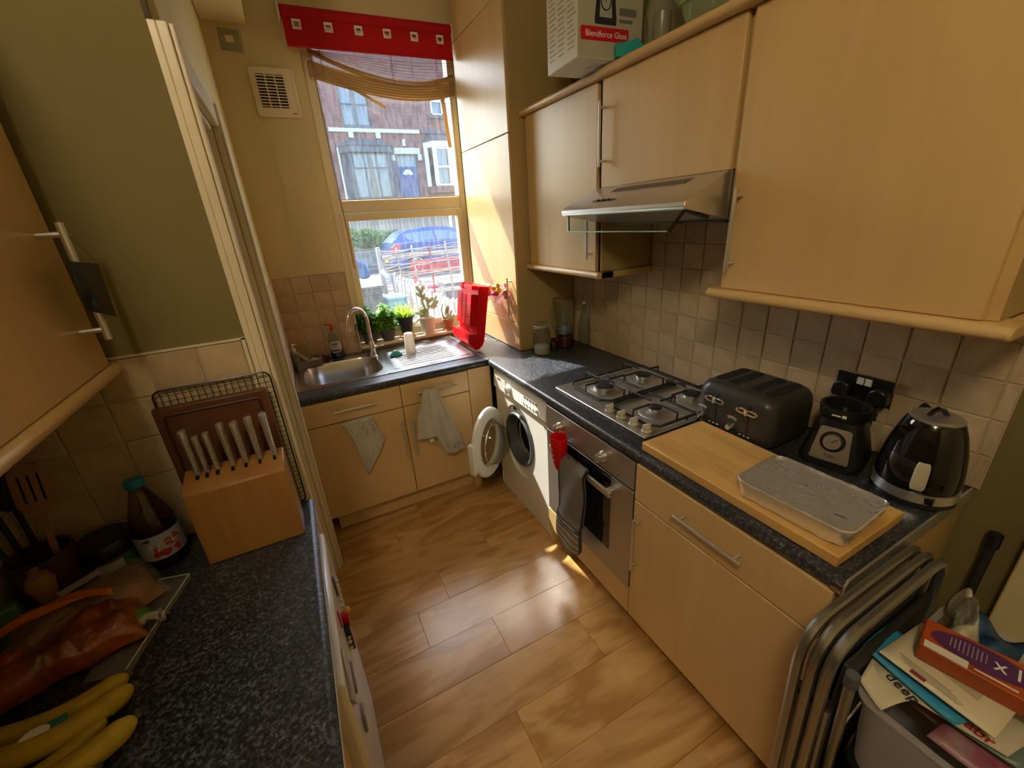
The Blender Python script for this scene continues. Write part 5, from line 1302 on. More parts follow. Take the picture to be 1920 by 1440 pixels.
# glove: double oven glove pocket draped over the bar
GW = [(-0.855, -1.022), (-0.850, -1.030), (-0.842, -1.020), (-0.838, -1.012), (-0.832, -1.010), (-0.835, -1.005)]
def gl(u, v):
    a = interp(GW, v); ys, ye = a
    z = 0.668 - (0.668 - 0.190) * v
    if v > 0.86:  # rounded end
        k = (v - 0.86) / 0.14; sh_ = 1 - math.sqrt(max(0, 1 - k * k)) ; mid = (ys + ye) / 2; ys += (mid - ys) * sh_ * 0.95; ye += (mid - ye) * sh_ * 0.95
    y = ys + (ye - ys) * u
    bul = 0.012 * math.sin(PI * u)
    x = -0.048 - bul - 0.004 * math.sin(v * 9 + u * 8) - (0.006 if v > .6 else 0)
    if v < 0.04: x = -0.032; z = 0.672
    return (x, y, z)
glv = thing('oven_glove', 'grey double oven glove with a striped pocket hanging over the oven handle', 'oven glove', (-0.05, -0.93, 0.6))
def sub(fn, v0, v1, dx=0.0): return lambda u, v: (lambda p: (p[0] + dx, p[1], p[2]))(fn(u, v0 + (v1 - v0) * v))
MB().grid(sub(gl, 0, 1, 0.006), 16, 44).build('lining', mat('grey_quilt', (0.13, 0.125, 0.115), 0.9, bump=0.3, bscale=200), glv, solid=0.010, smooth=80)
MB().grid(sub(gl, 0.0, 0.66, -0.003), 24, 30).build('outer_cloth', mat('grey_cloth', (0.19, 0.18, 0.165), 0.9, bump=0.4, bscale=300), glv, solid=0.004, smooth=80)
smat = mat('striped_cloth', (0.36, 0.32, 0.25), 0.9)
nt = smat.node_tree; wv = nd(nt, 'ShaderNodeTexWave', bands_direction='Z'); wv.inputs['Scale'].default_value = 9; wv.inputs['Distortion'].default_value = 1.5
tc = nd(nt, 'ShaderNodeTexCoord'); rp = nd(nt, 'ShaderNodeValToRGB'); rp.color_ramp.elements[0].color = (0.14, 0.125, 0.11, 1); rp.color_ramp.elements[1].color = (0.36, 0.32, 0.25, 1); rp.color_ramp.elements[1].position = 0.6
nt.links.new(tc.outputs['Object'], wv.inputs['Vector']); nt.links.new(wv.outputs[0], rp.inputs[0]); nt.links.new(rp.outputs[0], nt.nodes['Principled BSDF'].inputs['Base Color'])
MB().grid(sub(gl, 0.66, 0.985, -0.008), 20, 18).build('striped_pocket', smat, glv, solid=0.006, smooth=80)
edge = [gl(0.0, v / 40) for v in range(0, 41)] + [gl(1.0, 1 - v / 40) for v in range(0, 41)]
MB().tube([(p[0] - 0.004, p[1], p[2]) for p in edge], 0.0045, 6).tube([(lambda p: (p[0] - 0.010, p[1], p[2] + 0.010 * math.cos(PI * (u / 16 - .5)) * -1))(gl(u / 16, 0.66)) for u in range(17)], 0.0045, 6).build('binding', M['blackmat'], glv)

# ---------------------------------------------------------------- window wall fittings
t = thing('roller_blind', 'red roller blind with six square eyelets rolled up above the window', 'blind', (-0.23, 0.67, 2.6))
MB().tube([(-0.682, 0.684, 2.684), (0.224, 0.684, 2.695)], 0.030, 20).build('roller', M['redfab'], t)
bl_ = MB(); NX = 6
ey = [-0.619 + i * (0.770 / 5) for i in range(6)]
xs = [-0.682]; hs_ = 0.017
for e in ey: xs += [e - hs_, e + hs_]
xs.append(0.224); zz = [2.535, 2.615, 2.649, 2.672]
def zsl(z, x): return z + (x + 0.682) * 0.011
for i in range(len(xs) - 1):
    for j in range(3):
        if j == 1 and i % 2 == 1: continue
        a, c, z0, z1 = xs[i], xs[i + 1], zz[j], zz[j + 1]
        bl_.add([(a, 0.668, zsl(z0, a)), (c, 0.668, zsl(z0, c)), (c, 0.668, zsl(z1, c)), (a, 0.668, zsl(z1, a))], [(0, 1, 2, 3)])
bl_.build('fabric', M['redfab'], t, solid=0.0012, smooth=0)
MB().tube([(-0.682, 0.664, 2.540), (0.224, 0.664, 2.550)], 0.004, 8).build('bottom_bar', M['redfab'], t)
for e in ey:
    zc = zsl(2.632, e); b = MB(); o_, i_ = 0.021, 0.013
    for (a, c, z0, z1) in ((-o_, o_, i_, o_), (-o_, o_, -o_, -i_), (-o_, -i_, -i_, i_), (i_, o_, -i_, i_)): b.box(e + a, e + c, 0.660, 0.668, zc + z0, zc + z1)
    b.build('eyelet', M['whitep'], t, bevel=0.001)
for x in (-0.694, 0.228): MB().box(x - 0.003, x + 0.005, 0.660, YW - 0.001, 2.655, 2.725).build('bracket', M['whitep'], t, bevel=0.002)
bc = MB()
for i in range(94):
    z = 2.66 - i * 0.0128; bc.ball((-0.700 + 0.003 * math.sin(i * .12), 0.672, z), 0.0027, 6, 4)
    if i > 55: bc.ball((-0.688 - 0.010 * (i - 55) / 40 + 0.006 * math.sin(i * .2), 0.690, z), 0.0027, 6, 4)
    elif i: bc.ball((-0.699 + 0.010 * i / 55, 0.700, z), 0.0027, 6, 4)
bc.build('bead_chain', M['ivory'], t)
t = thing('slatted_blind', 'broken bamboo slatted blind sagging behind the red blind', 'blind', (-0.17, 0.765, 2.45))
bam = translucent('bamboo', (0.60, 0.42, 0.20), 0.35, 0.5)
def slat(x0, z0, x1, z1, sag, skew=0.55, w_=0.024, yc=0.765, tilt=0.0):
    b = MB(); n = 18
    def f(u, v):
        s_ = u; x = x0 + (x1 - x0) * s_; z = z0 + (z1 - z0) * s_ - sag * 4 * s_ * (1 - s_) * (1 + skew * (s_ - 0.5))
        return (x, yc + (v - 0.5) * w_ * math.cos(tilt), z + (v - 0.5) * w_ * math.sin(tilt))
    b.grid(f, n, 1)
    return b.build('slat', bam, t, solid=0.0018, smooth=80)
for i in range(6): slat(-0.590, 2.505 - 0.0125 * i, 0.252, 2.465 - 0.0125 * i, 0.052 + 0.001 * i, yc=0.765 + 0.0015 * i, tilt=1.05)
slat(-0.585, 2.552, 0.250, 2.490, 0.088, tilt=1.1, yc=0.760); slat(-0.585, 2.556, 0.250, 2.496, 0.074, tilt=0.8, yc=0.762)
for i in range(6): slat(-0.580, 2.556 + 0.001 * i, 0.252, 2.490 + 0.014 * i, 0.045 - 0.006 * i, tilt=0.25)
b = MB(); b.box(-0.595, -0.560, 0.752, 0.779, 2.430, 2.500); b.build('end_clip', bam, t, bevel=0.002)
MB().box(-0.592, 0.256, 0.750, 0.785, 2.665, 2.695).build('head_rail', bam, t, bevel=0.002)
def strip(p0, p1, w_):
    p0 = Vector(p0); p1 = Vector(p1); d = (p1 - p0).normalized(); s_ = Vector((d.z, 0, -d.x)) * w_ / 2
    return MB().add([p0 - s_, p0 + s_, p1 + s_, p1 - s_], [(0, 1, 2, 3)]).build('hanging_slat', bam, t, solid=0.002, smooth=0)
strip((-0.475, 0.745, 2.437), (-0.205, 0.745, 2.302), 0.016)
strip((0.150, 0.745, 2.470), (0.178, 0.745, 2.098), 0.024)
cmat = mat('brown_cord', (0.30, 0.13, 0.09), 0.7)
for x in (-0.520, -0.13, 0.150): MB().tube([(x, 0.776, 2.665), (x, 0.778, 2.44)], 0.0012, 4).build('cord', cmat, t); MB().tube([(x, 0.750, 2.665), (x, 0.749, 2.42)], 0.0012, 4).build('cord', cmat, t)
MB().tube([(-0.572, 0.744, 2.665), (-0.568, 0.740, 2.0), (-0.560, 0.742, 1.60), (-0.561, 0.742, 1.40)], 0.0028, 6).build('cord', cmat, t)
MB().tube([(0.205, 0.742, 2.665), (0.218, 0.742, 2.30), (0.222, 0.744, 1.9)], 0.0012, 4).build('cord', cmat, t)

t = thing('extractor_fan', 'cream square wall extractor fan with a slatted grille left of the window', 'fan', (-0.786, YW, 2.34))
MB().prism(rrect(-0.893, -0.680, 2.228, 2.452, 0.014), 'y', YW - 0.022, YW - 0.0005).build('housing', M['upvc'], t, bevel=0.004)
MB().box(-0.864, -0.735, YW - 0.0235, YW - 0.0215, 2.270, 2.420).build('opening', M['dark'], t)
for i in range(11):
    z = 2.277 + i * 0.0136
    MB().box(-0.866, -0.733, YW - 0.029, YW - 0.022, z - 0.0026, z + 0.0026).build('louvre', M['upvc'], t, bevel=0.001)
for x in (-0.822, -0.777): MB().box(x - 0.0025, x + 0.0025, YW - 0.0295, YW - 0.023, 2.268, 2.422).build('grille_bar', M['upvc'], t)
MB().box(-0.722, -0.700, YW - 0.0235, YW - 0.0219, 2.243, 2.248).build('red_badge', M['redink'], t)
t = thing('fused_switch', 'small dull metal fused switch plate high on the left of the window wall', 'switch', (-0.935, YW, 2.557))
MB(Matrix.Translation((-0.936, YW - 0.006, 2.558)) @ Matrix.Rotation(0.05, 4, 'Y')).box(-0.044, 0.044, -0.006, 0.005, -0.044, 0.044).build('plate', mat('aged_brass_plate', (0.30, 0.30, 0.22), 0.45, 0.5), t, bevel=0.002)
MB().box(-0.958, -0.922, YW - 0.017, YW - 0.011, 2.545, 2.575).build('rocker', M['upvc'], t, bevel=0.003)
for x in (-0.972, -0.900): MB().ball((x, YW - 0.0125, 2.558), 0.003, 8, 5).build('screw', M['steel2'], t)
# ---------------------------------------------------------------- left foreground: knife block, boards, bottle, jar, bags, bananas
brown = wood('walnut_board', (0.16, 0.055, 0.022), (0.085, 0.028, 0.012), 0.45, 'z', 1.0, bump=0.04)
bam2 = wood('bamboo_block', (0.40, 0.20, 0.052), (0.27, 0.12, 0.028), 0.4, 'z', 1.2, bump=0.03)
t = thing('wire_rack', 'black wire cooling rack standing behind the dark chopping board', 'rack', (-1.16, -0.925, 1.08))
wr_ = MB(); x0, x1, z0, z1 = -1.292, -1.032, 0.872, 1.300
fr_ = rrect(x0, x1, z0, z1, 0.018, 4)
wr_.tube([(x, -0.921, z) for x, z in fr_], 0.0024, 6, closed=True)
for i in range(1, 17): x = x0 + (x1 - x0) * i / 17; wr_.tube([(x, -0.9205, z0), (x, -0.9205, z1)], 0.0009, 4, cap=False)
for i in range(1, 28): z = z0 + (z1 - z0) * i / 28; wr_.tube([(x0, -0.9185, z), (x1, -0.9185, z)], 0.0009, 4, cap=False)
wr_.build('wire_frame', M['black'], t)
t = thing('carving_board', 'dark wooden carving board with a juice groove leaning against the tiles', 'chopping board', (-1.17, -0.94, 0.87))
MB().box(-1.298, -1.048, -0.950, -0.928, 0.8695, 1.262).build('board', brown, t, bevel=0.004)
gr = MB()
gr.tube([(x, -0.9505, z) for x, z in rrect(-1.278, -1.068, 0.89, 1.242, 0.012, 3)], 0.0035, 6, closed=True)
gr.build('juice_groove', mat('dark_groove', (0.05, 0.018, 0.008), 0.5), t)
t = thing('knife_block', 'bamboo knife block holding seven steel-handled knives', 'knife block', (-1.155, -1.02, WT))
MB().prism([(-1.082, WT + 0.0005), (-1.078, 1.075), (-1.062, 1.088), (-0.990, 1.102), (-0.985, WT + 0.0005)], 'x', -1.268, -1.044).build('block', bam2, t, bevel=0.003)
KX = [(-1.236, 1.222, 0), (-1.216, 1.200, 1), (-1.193, 1.204, 2), (-1.160, 1.219, 0), (-1.131, 1.215, 1), (-1.099, 1.220, 2), (-1.065, 1.222, 0)]
for x, zt_, k in KX:
    MB().box(x - 0.003, x + 0.003, -1.040, -1.002, 1.086, 1.1005).build('slot', M['dark'], t)
KL = ['sharpening steel with ribbed handle at the left end of the knife block', 'short steel-handled knife second from the left in the block', 'short slim steel-handled knife third from the left in the block', 'steel-handled knife in the middle of the knife block', 'steel-handled knife third from the right in the block', 'thick steel-handled knife second from the right in the block', 'rightmost steel-handled knife in the block, beside the door frame']
for (x, zt_, k), lab in zip(KX, KL):
    kn = thing('kitchen_knife', lab, 'knife', (x, -1.02, 1.10), group='knives in the block', rz=random.uniform(-.06, .06) + 0.001)
    hgt = zt_ - 1.10; w0 = 0.0075 if hgt > 0.11 else 0.0062
    hm = MB(); lv_ = []
    for (f, z) in ((0.75, -0.006), (0.85, 0.01), (0.95, hgt * 0.4), (1.1, hgt * 0.75), (1.2, hgt - 0.004), (1.1, hgt - 0.001), (0.6, hgt)):
        lv_.append([(w0 * f * math.cos(2 * PI * i / 12), w0 * 1.6 * f * math.sin(2 * PI * i / 12), z) for i in range(12)])
    vs = [p for l in lv_ for p in l]; fs = []
    for q in range(6):
        for i in range(12): fs.append((q * 12 + i, q * 12 + (i + 1) % 12, (q + 1) * 12 + (i + 1) % 12, (q + 1) * 12 + i))
    fs.append([6 * 12 + i for i in range(12)])
    hm.add(vs, fs).build('handle', M['steel2'], kn)
    MB().box(-0.0012, 0.0012, -0.012, 0.012, -0.014, -0.004).build('blade', M['chrome'], kn)
    dt = MB(); ns = 12
    for i in range(ns):
        z = 0.012 + (hgt - 0.022) * i / ns
        dt.ball((w0 * 1.02, -0.004, z), 0.0018, 5, 4); dt.ball((w0 * 0.5, -w0 * 1.45, z), 0.0016, 5, 4)
    dt.build('grip_dimples', M['chrome'], kn)

t = thing('squash_bottle', 'plastic squash bottle with a blue cap and a Summer Fruits label', 'bottle', (-1.368, -0.995, WT + 0.001), rz=math.radians(24))
pfb = [(0.0, 0.0), (0.040, 0.0), (0.046, 0.008), (0.047, 0.030), (0.046, 0.034), (0.046, 0.110), (0.048, 0.116), (0.047, 0.130), (0.036, 0.165), (0.022, 0.205), (0.016, 0.222), (0.016, 0.232)]
MB().lathe(shell(pfb, 0.0012), n=36, cap=False).build('body', glass('pet_bottle', (0.82, 0.78, 0.78), 0.06), t)
MB().lathe([(0.0, 0.003), (0.039, 0.003), (0.0445, 0.010), (0.0445, 0.098), (0.0, 0.098)], n=32, cap=False).build('squash', mat('purple_squash', (0.045, 0.004, 0.018), 0.15), t)
MB().lathe([(0.0185, 0.228), (0.019, 0.231), (0.019, 0.246), (0.017, 0.249), (0.0, 0.249)], n=24).build('cap', mat('blue_cap', (0.01, 0.20, 0.42), 0.4), t)
def lab2(u, v): a = math.radians(-90 + (u - 0.5) * 200); return (0.0478 * math.cos(a), 0.0478 * math.sin(a), 0.036 + 0.070 * v)
MB().grid(lab2, 24, 4).build('label', mat('pale_blue_label', (0.42, 0.48, 0.62), 0.4), t)
rng = random.Random(4); bm_ = MB()
for i in range(11):
    a = math.radians(-90 + rng.uniform(-33, 33)); z = rng.uniform(0.050, 0.088); r = rng.uniform(0.008, 0.013)
    bm_.ball((0.0470 * math.cos(a), 0.0470 * math.sin(a), z), r, 10, 6, (0.9, 0.16, 1) if abs(math.cos(a)) < .5 else (0.5, 0.3, 1))
bm_.build('berry_print', mat('berry_red_print', (0.45, 0.02, 0.03), 0.45), t)
text('Summer', 0.0175, M['whiteink'], t, (0.0, -0.0497, 0.080), (1, 0, 0), (0, 0, 1), 'label_lettering')
text('Fruits', 0.0165, M['whiteink'], t, (0.002, -0.0497, 0.066), (1, 0, 0), (0, 0, 1), 'label_lettering')
MB().ball((-0.026, -0.0405, 0.097), 0.009, 10, 6, (1.2, 0.2, 0.5)).build('badge_print', mat('navy_badge', (0.02, 0.03, 0.10), 0.4), t)

t = thing('spread_jar', 'squat jar with a wide black lid and a green and white label', 'jar', (-1.472, -0.985, WT + 0.001), rz=math.radians(20))
MB().lathe([(0.0, 0.0), (0.048, 0.0), (0.053, 0.006), (0.053, 0.070), (0.050, 0.078), (0.0, 0.078)], n=32, cap=False).build('body', mat('dark_jar', (0.06, 0.04, 0.03), 0.3), t)
MB().lathe([(0.0, 0.076), (0.056, 0.076), (0.058, 0.080), (0.057, 0.108), (0.054, 0.112), (0.0, 0.113)], n=36, cap=False).build('lid', M['black'], t)
def arcp(a0, a1, z0, z1, r): return lambda u, v: (r * math.cos(math.radians(a0 + (a1 - a0) * u)), r * math.sin(math.radians(a0 + (a1 - a0) * u)), z0 + (z1 - z0) * v)
MB().grid(arcp(-180, 10, 0.008, 0.070, 0.0537), 24, 2).build('label', mat('green_label', (0.05, 0.14, 0.03), 0.5), t)
MB().grid(arcp(-125, -70, 0.004, 0.066, 0.0543), 10, 2).build('label_panel', mat('offwhite_label', (0.50, 0.48, 0.42), 0.5), t)

# utensil pot in the dark corner
t = thing('utensil_pot', 'dark brown utensil pot in the shadowed corner of the left worktop', 'pot', (-1.565, -1.02, WT + 0.001), local=True)
MB().lathe(shell([(0.0, 0.0), (0.045, 0.0), (0.055, 0.02), (0.058, 0.12), (0.056, 0.14)], 0.005), n=28, cap=False).build('body', mat('brown_glaze', (0.07, 0.03, 0.018), 0.35), t)
wsp = wood('spoon_wood', (0.34, 0.18, 0.07), (0.22, 0.10, 0.035), 0.6, 'z', 1.0)
t = thing('wooden_spatula', 'slotted wooden spatula standing in the utensil pot', 'spatula', (-1.545, -1.03, WT + 0.02), rot=(0.02, 0.10, 0.35))
b = MB(); b.box(-0.006, 0.006, -0.004, 0.004, 0.0, 0.215); b.prism([(-0.008, 0.21), (-0.030, 0.245), (-0.028, 0.325), (-0.010, 0.345), (0.020, 0.335), (0.030, 0.29), (0.026, 0.24), (0.008, 0.21)], 'y', -0.003, 0.003); b.build('blade', wsp, t, bevel=0.001)
sl_ = MB()
for x in (-0.014, 0.0, 0.014): sl_.box(x - .002, x + .002, -0.0033, 0.0033, 0.25, 0.315)
sl_.build('slot', M['dark'], t)
for i, (dx, dy, rx, ry_, nm, lab, sc_) in enumerate([(-0.035, -0.01, 0.05, -0.05, 'ladle', 'black plastic ladle in the utensil pot at the left edge', 1.1), (-0.040, 0.03, -0.03, -0.03, 'serving_spoon', 'black plastic serving spoon in the utensil pot', 1.0), (-0.015, 0.025, -0.06, 0.02, 'spatula', 'black plastic turner in the utensil pot behind the wooden spatula', 1.2)]):
    t = thing(nm, lab, 'utensil', (-1.565 + dx, -1.02 + dy, WT + 0.02), rot=(rx, ry_, 0.2 * i))
    b = MB(); b.tube([(0, 0, 0), (0, 0, 0.22)], 0.006, 8); b.ball((0, 0, 0.265), 0.028 * sc_, 14, 8, (1, 0.25, 1.4)); b.build('head', M['blackmat'], t)
t = thing('pepper_grinder', 'brown wooden pepper grinder in front of the utensil pot', 'grinder', (-1.535, -1.115, WT + 0.001), local=True)
MB().lathe([(0.0, 0.0), (0.025, 0.0), (0.026, 0.01), (0.018, 0.04), (0.015, 0.075), (0.021, 0.105), (0.024, 0.12), (0.018, 0.14), (0.008, 0.145), (0.010, 0.155), (0.0, 0.160)], n=24, cap=False).build('body', wsp, t)
t = thing('green_packet', 'small green packet at the far left edge of the worktop', 'packet', (-1.60, -1.13, WT + 0.001), rz=0.3)
MB().box(-0.025, 0.025, -0.015, 0.015, 0.0, 0.10).build('packet', mat('green_film', (0.08, 0.22, 0.02), 0.35, bump=0.4, bscale=40), t, bevel=0.006)

# bread bag, orange bag, food tray in film
film = mat('clear_film', (0.9, 0.88, 0.85), 0.12, alpha=0.10, bump=0.5, bscale=30)
def pillow(b, L, W, H, seed, amp=0.012, nu=30, nv=30, flat=0.25):
    def f(u, v, sgn):
        x = (u - 0.5) * L; y = (v - 0.5) * W
        e = (max(0, 1 - (2 * u - 1) ** 4)) ** 0.5 * (max(0, 1 - (2 * v - 1) ** 4)) ** 0.5
        h = H * e * (1.0 if sgn > 0 else flat)
        nz = mnoise.noise(Vector((x * 14 + seed, y * 14, seed))) + 0.6 * mnoise.noise(Vector((x * 38 + seed, y * 30, seed * 2)))
        return (x + amp * 0.5 * nz, y + amp * 0.5 * mnoise.noise(Vector((x * 20, y * 20, seed + 3))), max(0.001, H * flat + sgn * h + amp * nz * e))
    b.grid(lambda u, v: f(u, v, 1), nu, nv); b.grid(lambda u, v: f(1 - u, v, -1), nu, nv)
    return b
t = thing('bread_bag', 'brown loaf in a glossy plastic bag on the left worktop', 'bread bag', (-1.475, -1.145, WT + 0.002), rz=math.radians(30))
pillow(MB(), 0.235, 0.135, 0.060, 3, 0.010).build('loaf', mat('brown_crust', (0.30, 0.11, 0.035), 0.4, vary=0.5, vscale=22, bump=0.3, bscale=40), t, smooth=80)
pillow(MB(), 0.255, 0.150, 0.072, 5, 0.014).build('film', film, t, smooth=80)
o = MB().box(-0.035, 0.035, -0.014, 0.014, 0.0, 0.0012).build('price_sticker', mat('sticker', (0.45, 0.42, 0.42), 0.4), t); o.location = (0.01, 0.020, 0.094); o.rotation_euler = (-0.1, 0.0, 0.15)
t = thing('orange_bag', 'crumpled translucent orange carrier bag in front of the loaf', 'plastic bag', (-1.487, -1.235, WT + 0.002), rz=math.radians(18))
pillow(MB(), 0.25, 0.135, 0.058, 9, 0.020, 40, 40).build('bag', mat('orange_film', (0.42, 0.085, 0.012), 0.16, spec=0.8, bump=0.9, bscale=26, vary=0.65, vscale=16, vary2=(0.09, 0.018, 0.008), coat=0.5), t, smooth=80)
hn = MB(); hn.grid(lambda u, v: (-0.11 + 0.20 * u, 0.040 + 0.020 * math.sin(PI * u) + (v - .5) * 0.028, 0.078 + 0.022 * math.sin(PI * u) + 0.006 * math.sin(v * 7 + u * 9)), 24, 6)
hn.build('bag_handle', mat('orange_handle', (0.62, 0.16, 0.01), 0.2, bump=0.6, bscale=40), t, solid=0.001, smooth=80)
t = thing('salad_tray', 'clear plastic food tray with a lime and a knotted bag beside the orange bag', 'food tray', (-1.375, -1.215, WT + 0.001), rz=math.radians(-16))
b = MB(); b.box(-0.040, 0.038, -0.115, 0.125, 0.0, 0.0015).box(0.036, 0.0385, -0.115, 0.125, 0.0, 0.012).box(-0.040, 0.0385, 0.123, 0.1255, 0, 0.012); b.build('tray', translucent('clear_tray', (0.55, 0.56, 0.54), 0.3, 0.15, alpha=0.30), t)
MB().tube([(0.038, -0.115, 0.013), (0.038, 0.125, 0.013), (-0.03, 0.125, 0.013)], 0.0013, 5).build('rim', mat('film_rim', (0.55, 0.55, 0.52), 0.2), t)
MB().ball((-0.002, 0.0, 0.026), 0.024, 16, 10, (1.1, 1, 0.9)).build('lime', mat('lime_skin', (0.08, 0.22, 0.02), 0.35, bump=0.1, bscale=120), t)
kn = MB(); kn.tube([(0.004, -0.018, 0.02), (0.022, -0.008, 0.032), (0.040, -0.002, 0.024)], [0.014, 0.007, 0.010], 8); kn.grid(lambda u, v: (0.036 + 0.018 * u, -0.012 + 0.022 * v + 0.004 * math.sin(u * 9), 0.020 + 0.010 * math.sin(v * 8 + u * 4)), 6, 8); kn.build('knotted_bag', mat('white_bag', (0.50, 0.48, 0.38), 0.4, bump=0.6, bscale=90), t)

ban = mat('banana_skin', (0.58, 0.42, 0.03), 0.42, bump=0.05, bscale=60, vary=0.25, vscale=20)
btip = mat('banana_tip', (0.10, 0.07, 0.02), 0.8)
def banana(lab, p0, p1, bow, rise, r=0.0185, z0=0.0, seed=0):
    t = thing('banana', lab, 'banana', (p1[0], p1[1], WT), group=None)
    a = Vector((p0[0], p0[1], WT + r + z0 + rise)); c = Vector((p1[0], p1[1], WT + r * 0.8 + z0 * 0.6)); d = c - a; s_ = Vector((-d.y, d.x, 0)).normalized()
    pts = []; rr_ = []; n = 22
    for i in range(n + 1):
        f = i / n; p = a + d * f + s_ * bow * 1.5 * math.sin(PI * f) + Vector((0, 0, 0.004 * math.sin(PI * f) + 0.010 * f ** 4))
        e = min(1, f / 0.16, (1 - f) / 0.13)
        pts.append(p); rr_.append(r * (0.30 + 0.70 * math.sin(PI / 2 * max(0, e)) ** 0.8))
    b = MB().tube(pts, [q * 1.28 for q in rr_], 5); b.build('skin', ban, t, smooth=80, sub=2)
    MB().tube([pts[-1], pts[-1] + (pts[-1] - pts[-2]).normalized() * 0.006], [r * 0.32, r * 0.25], 6).build('tip', btip, t)
    return t
banana('uppermost banana of the bunch, pointing away from the camera', (-1.545, -1.395), (-1.353, -1.366), -0.016, 0.012, z0=0.004)
tt = banana('banana with a white and green fruit sticker in the middle of the bunch', (-1.540, -1.440), (-1.338, -1.397), -0.020, 0.014, r=0.020, z0=0.004)
banana('short banana tucked under the stickered one', (-1.500, -1.500), (-1.368, -1.438), -0.010, 0.0, r=0.015)
banana('lower banana of the bunch with its tip nearest the worktop edge', (-1.520, -1.505), (-1.318, -1.466), -0.022, 0.004, r=0.021)
banana('lowest banana, cut by the bottom edge of the photo', (-1.500, -1.565), (-1.353, -1.528), -0.016, 0.0, r=0.019)
banana('brown-edged banana standing up at the left end of the bunch', (-1.600, -1.400), (-1.520, -1.275), 0.010, 0.0, r=0.017)
st = MB(Matrix.Translation((-1.448, -1.4405, WT + 0.052)) @ Euler((0.45, -0.02, math.radians(14))).to_matrix().to_4x4())
st.lathe([(0.0155, 0), (0.0155, 0.0012), (0.0, 0.0014)], n=20, sx=1.2, sy=0.62, cap=False); so_ = st.build('sticker', M['whiteink'], tt)
st = MB(Matrix.Translation((-1.424, -1.432, WT + 0.0515)) @ Euler((0.45, 0.05, math.radians(14))).to_matrix().to_4x4())
st.box(-0.013, 0.013, -0.006, 0.006, 0, 0.0012); st.build('sticker', mat('teal_sticker', (0.02, 0.18, 0.17), 0.4), tt)

# ---------------------------------------------------------------- folded chairs and the recycling box at the right
tubm = mat('grey_tube', (0.34, 0.34, 0.33), 0.28, 0.9)
def chair(lab, y, dx):
    t = thing('folding_chair', lab, 'chair', (0.2, y, 0), group='folded metal chairs')
    f = MB(); pts = [(-0.095 + dx, y, 0.012), (-0.165 + dx, y, 0.775)]
    for i in range(1, 8):
        a = math.radians(180 - 90 * i / 7 - 4); pts.append((-0.165 + dx + 0.075 + 0.075 * math.cos(a), y, 0.785 + 0.070 * math.sin(a)))
    pts += [(0.24, y, 0.850), (0.285, y, 0.838), (0.315, y, 0.80), (0.330, y, 0.012)]
    f.tube(pts, 0.0105, 10); f.build('frame', tubm, t)
    l = MB().tube([(-0.128 + dx, y - 0.004, 0.655), (-0.045 + dx, y - 0.004, 0.02)], 0.0105, 10).build('leg', tubm, t)
    MB().tube([(-0.128 + dx, y - 0.004, 0.653), (-0.129 + dx, y - 0.004, 0.668)], 0.0112, 10).build('end_cap', M['black'], l)
    l = MB().tube([(0.300, y - 0.004, 0.70), (0.25, y - 0.004, 0.02)], 0.0105, 10).build('leg', tubm, t)
    MB().box(-0.07, 0.29, y - 0.010, y + 0.008, 0.36, 0.74).build('seat', M['blackmat'], t, bevel=0.006)
    MB().tube([(-0.075 + dx, y - 0.004, 0.22), (0.27, y - 0.004, 0.22)], 0.007, 8).build('stretcher', tubm, t)
chair('folded metal chair closest to the cabinet end panel', -1.9125, 0.0)
chair('middle folded metal chair of the three against the end panel', -1.9365, 0.004)
chair('outermost folded metal chair, nearest the recycling box', -1.9605, 0.008)
t = thing('folding_stool', 'thin grey tubular frame with a black foot cap leaning outside the folded chairs', 'stool', (0.2, -1.985, 0))
MB().tube([(-0.098, -1.982, 0.735), (-0.055, -1.984, 0.40), (0.02, -1.985, 0.02)], 0.010, 10).build('frame', tubm, t)
MB().tube([(-0.0985, -1.982, 0.733), (-0.101, -1.982, 0.765)], 0.0125, 12).build('end_cap', M['rubber'], t)
MB().tube([(-0.075, -1.982, 0.55), (0.0, -1.983, 0.60)], 0.0035, 8).build('brace', M['chrome'], t)
t = thing('black_pole', 'dark pole with a rubber end standing against the right wall behind the chairs', 'pole', (0.60, -1.965, 0))
MB().tube([(0.52, -1.985, 0.01), (0.618, -1.972, 0.735)], 0.011, 10).build('shaft', M['blackmat'], t)
MB().tube([(0.618, -1.972, 0.733), (0.623, -1.971, 0.775)], 0.015, 10).build('rubber_end', M['black'], t)
bn = thing('black_crate', 'black bin under the recycling box in the bottom right corner', 'crate', (0.12, -2.12, 0))
b = MB()
b.prism(rrect(-0.045, 0.40, -2.46, -2.005, 0.04), 'z', 0.0, 0.012)
for (z0, z1, g) in ((0.012, 0.430, 0.0), (0.430, 0.462, 0.010)):
    o_ = rrn(-0.045 - g, 0.40 + g, -2.46 - g, -2.005 + g, 0.045); i_ = rrn(-0.035, 0.39, -2.45, -2.015, 0.04); n = 48
    vs = [(x, y, z0) for x, y in o_] + [(x, y, z1) for x, y in o_] + [(x, y, z1) for x, y in i_] + [(x, y, z0) for x, y in i_]
    b.add(vs, [(q * n + i, q * n + (i + 1) % n, (q + 1) * n + (i + 1) % n, (q + 1) * n + i) for q in range(3) for i in range(n)])
b.build('bin', M['black'], bn)
rbx = thing('recycling_box', 'translucent plastic storage box heaped with papers beside the folded chairs', 'storage box', (0.14, -2.15, 0.465))
cld = translucent('cloudy_box', (0.80, 0.77, 0.82), 0.45, 0.25, alpha=0.50)
b = MB(); L4 = []
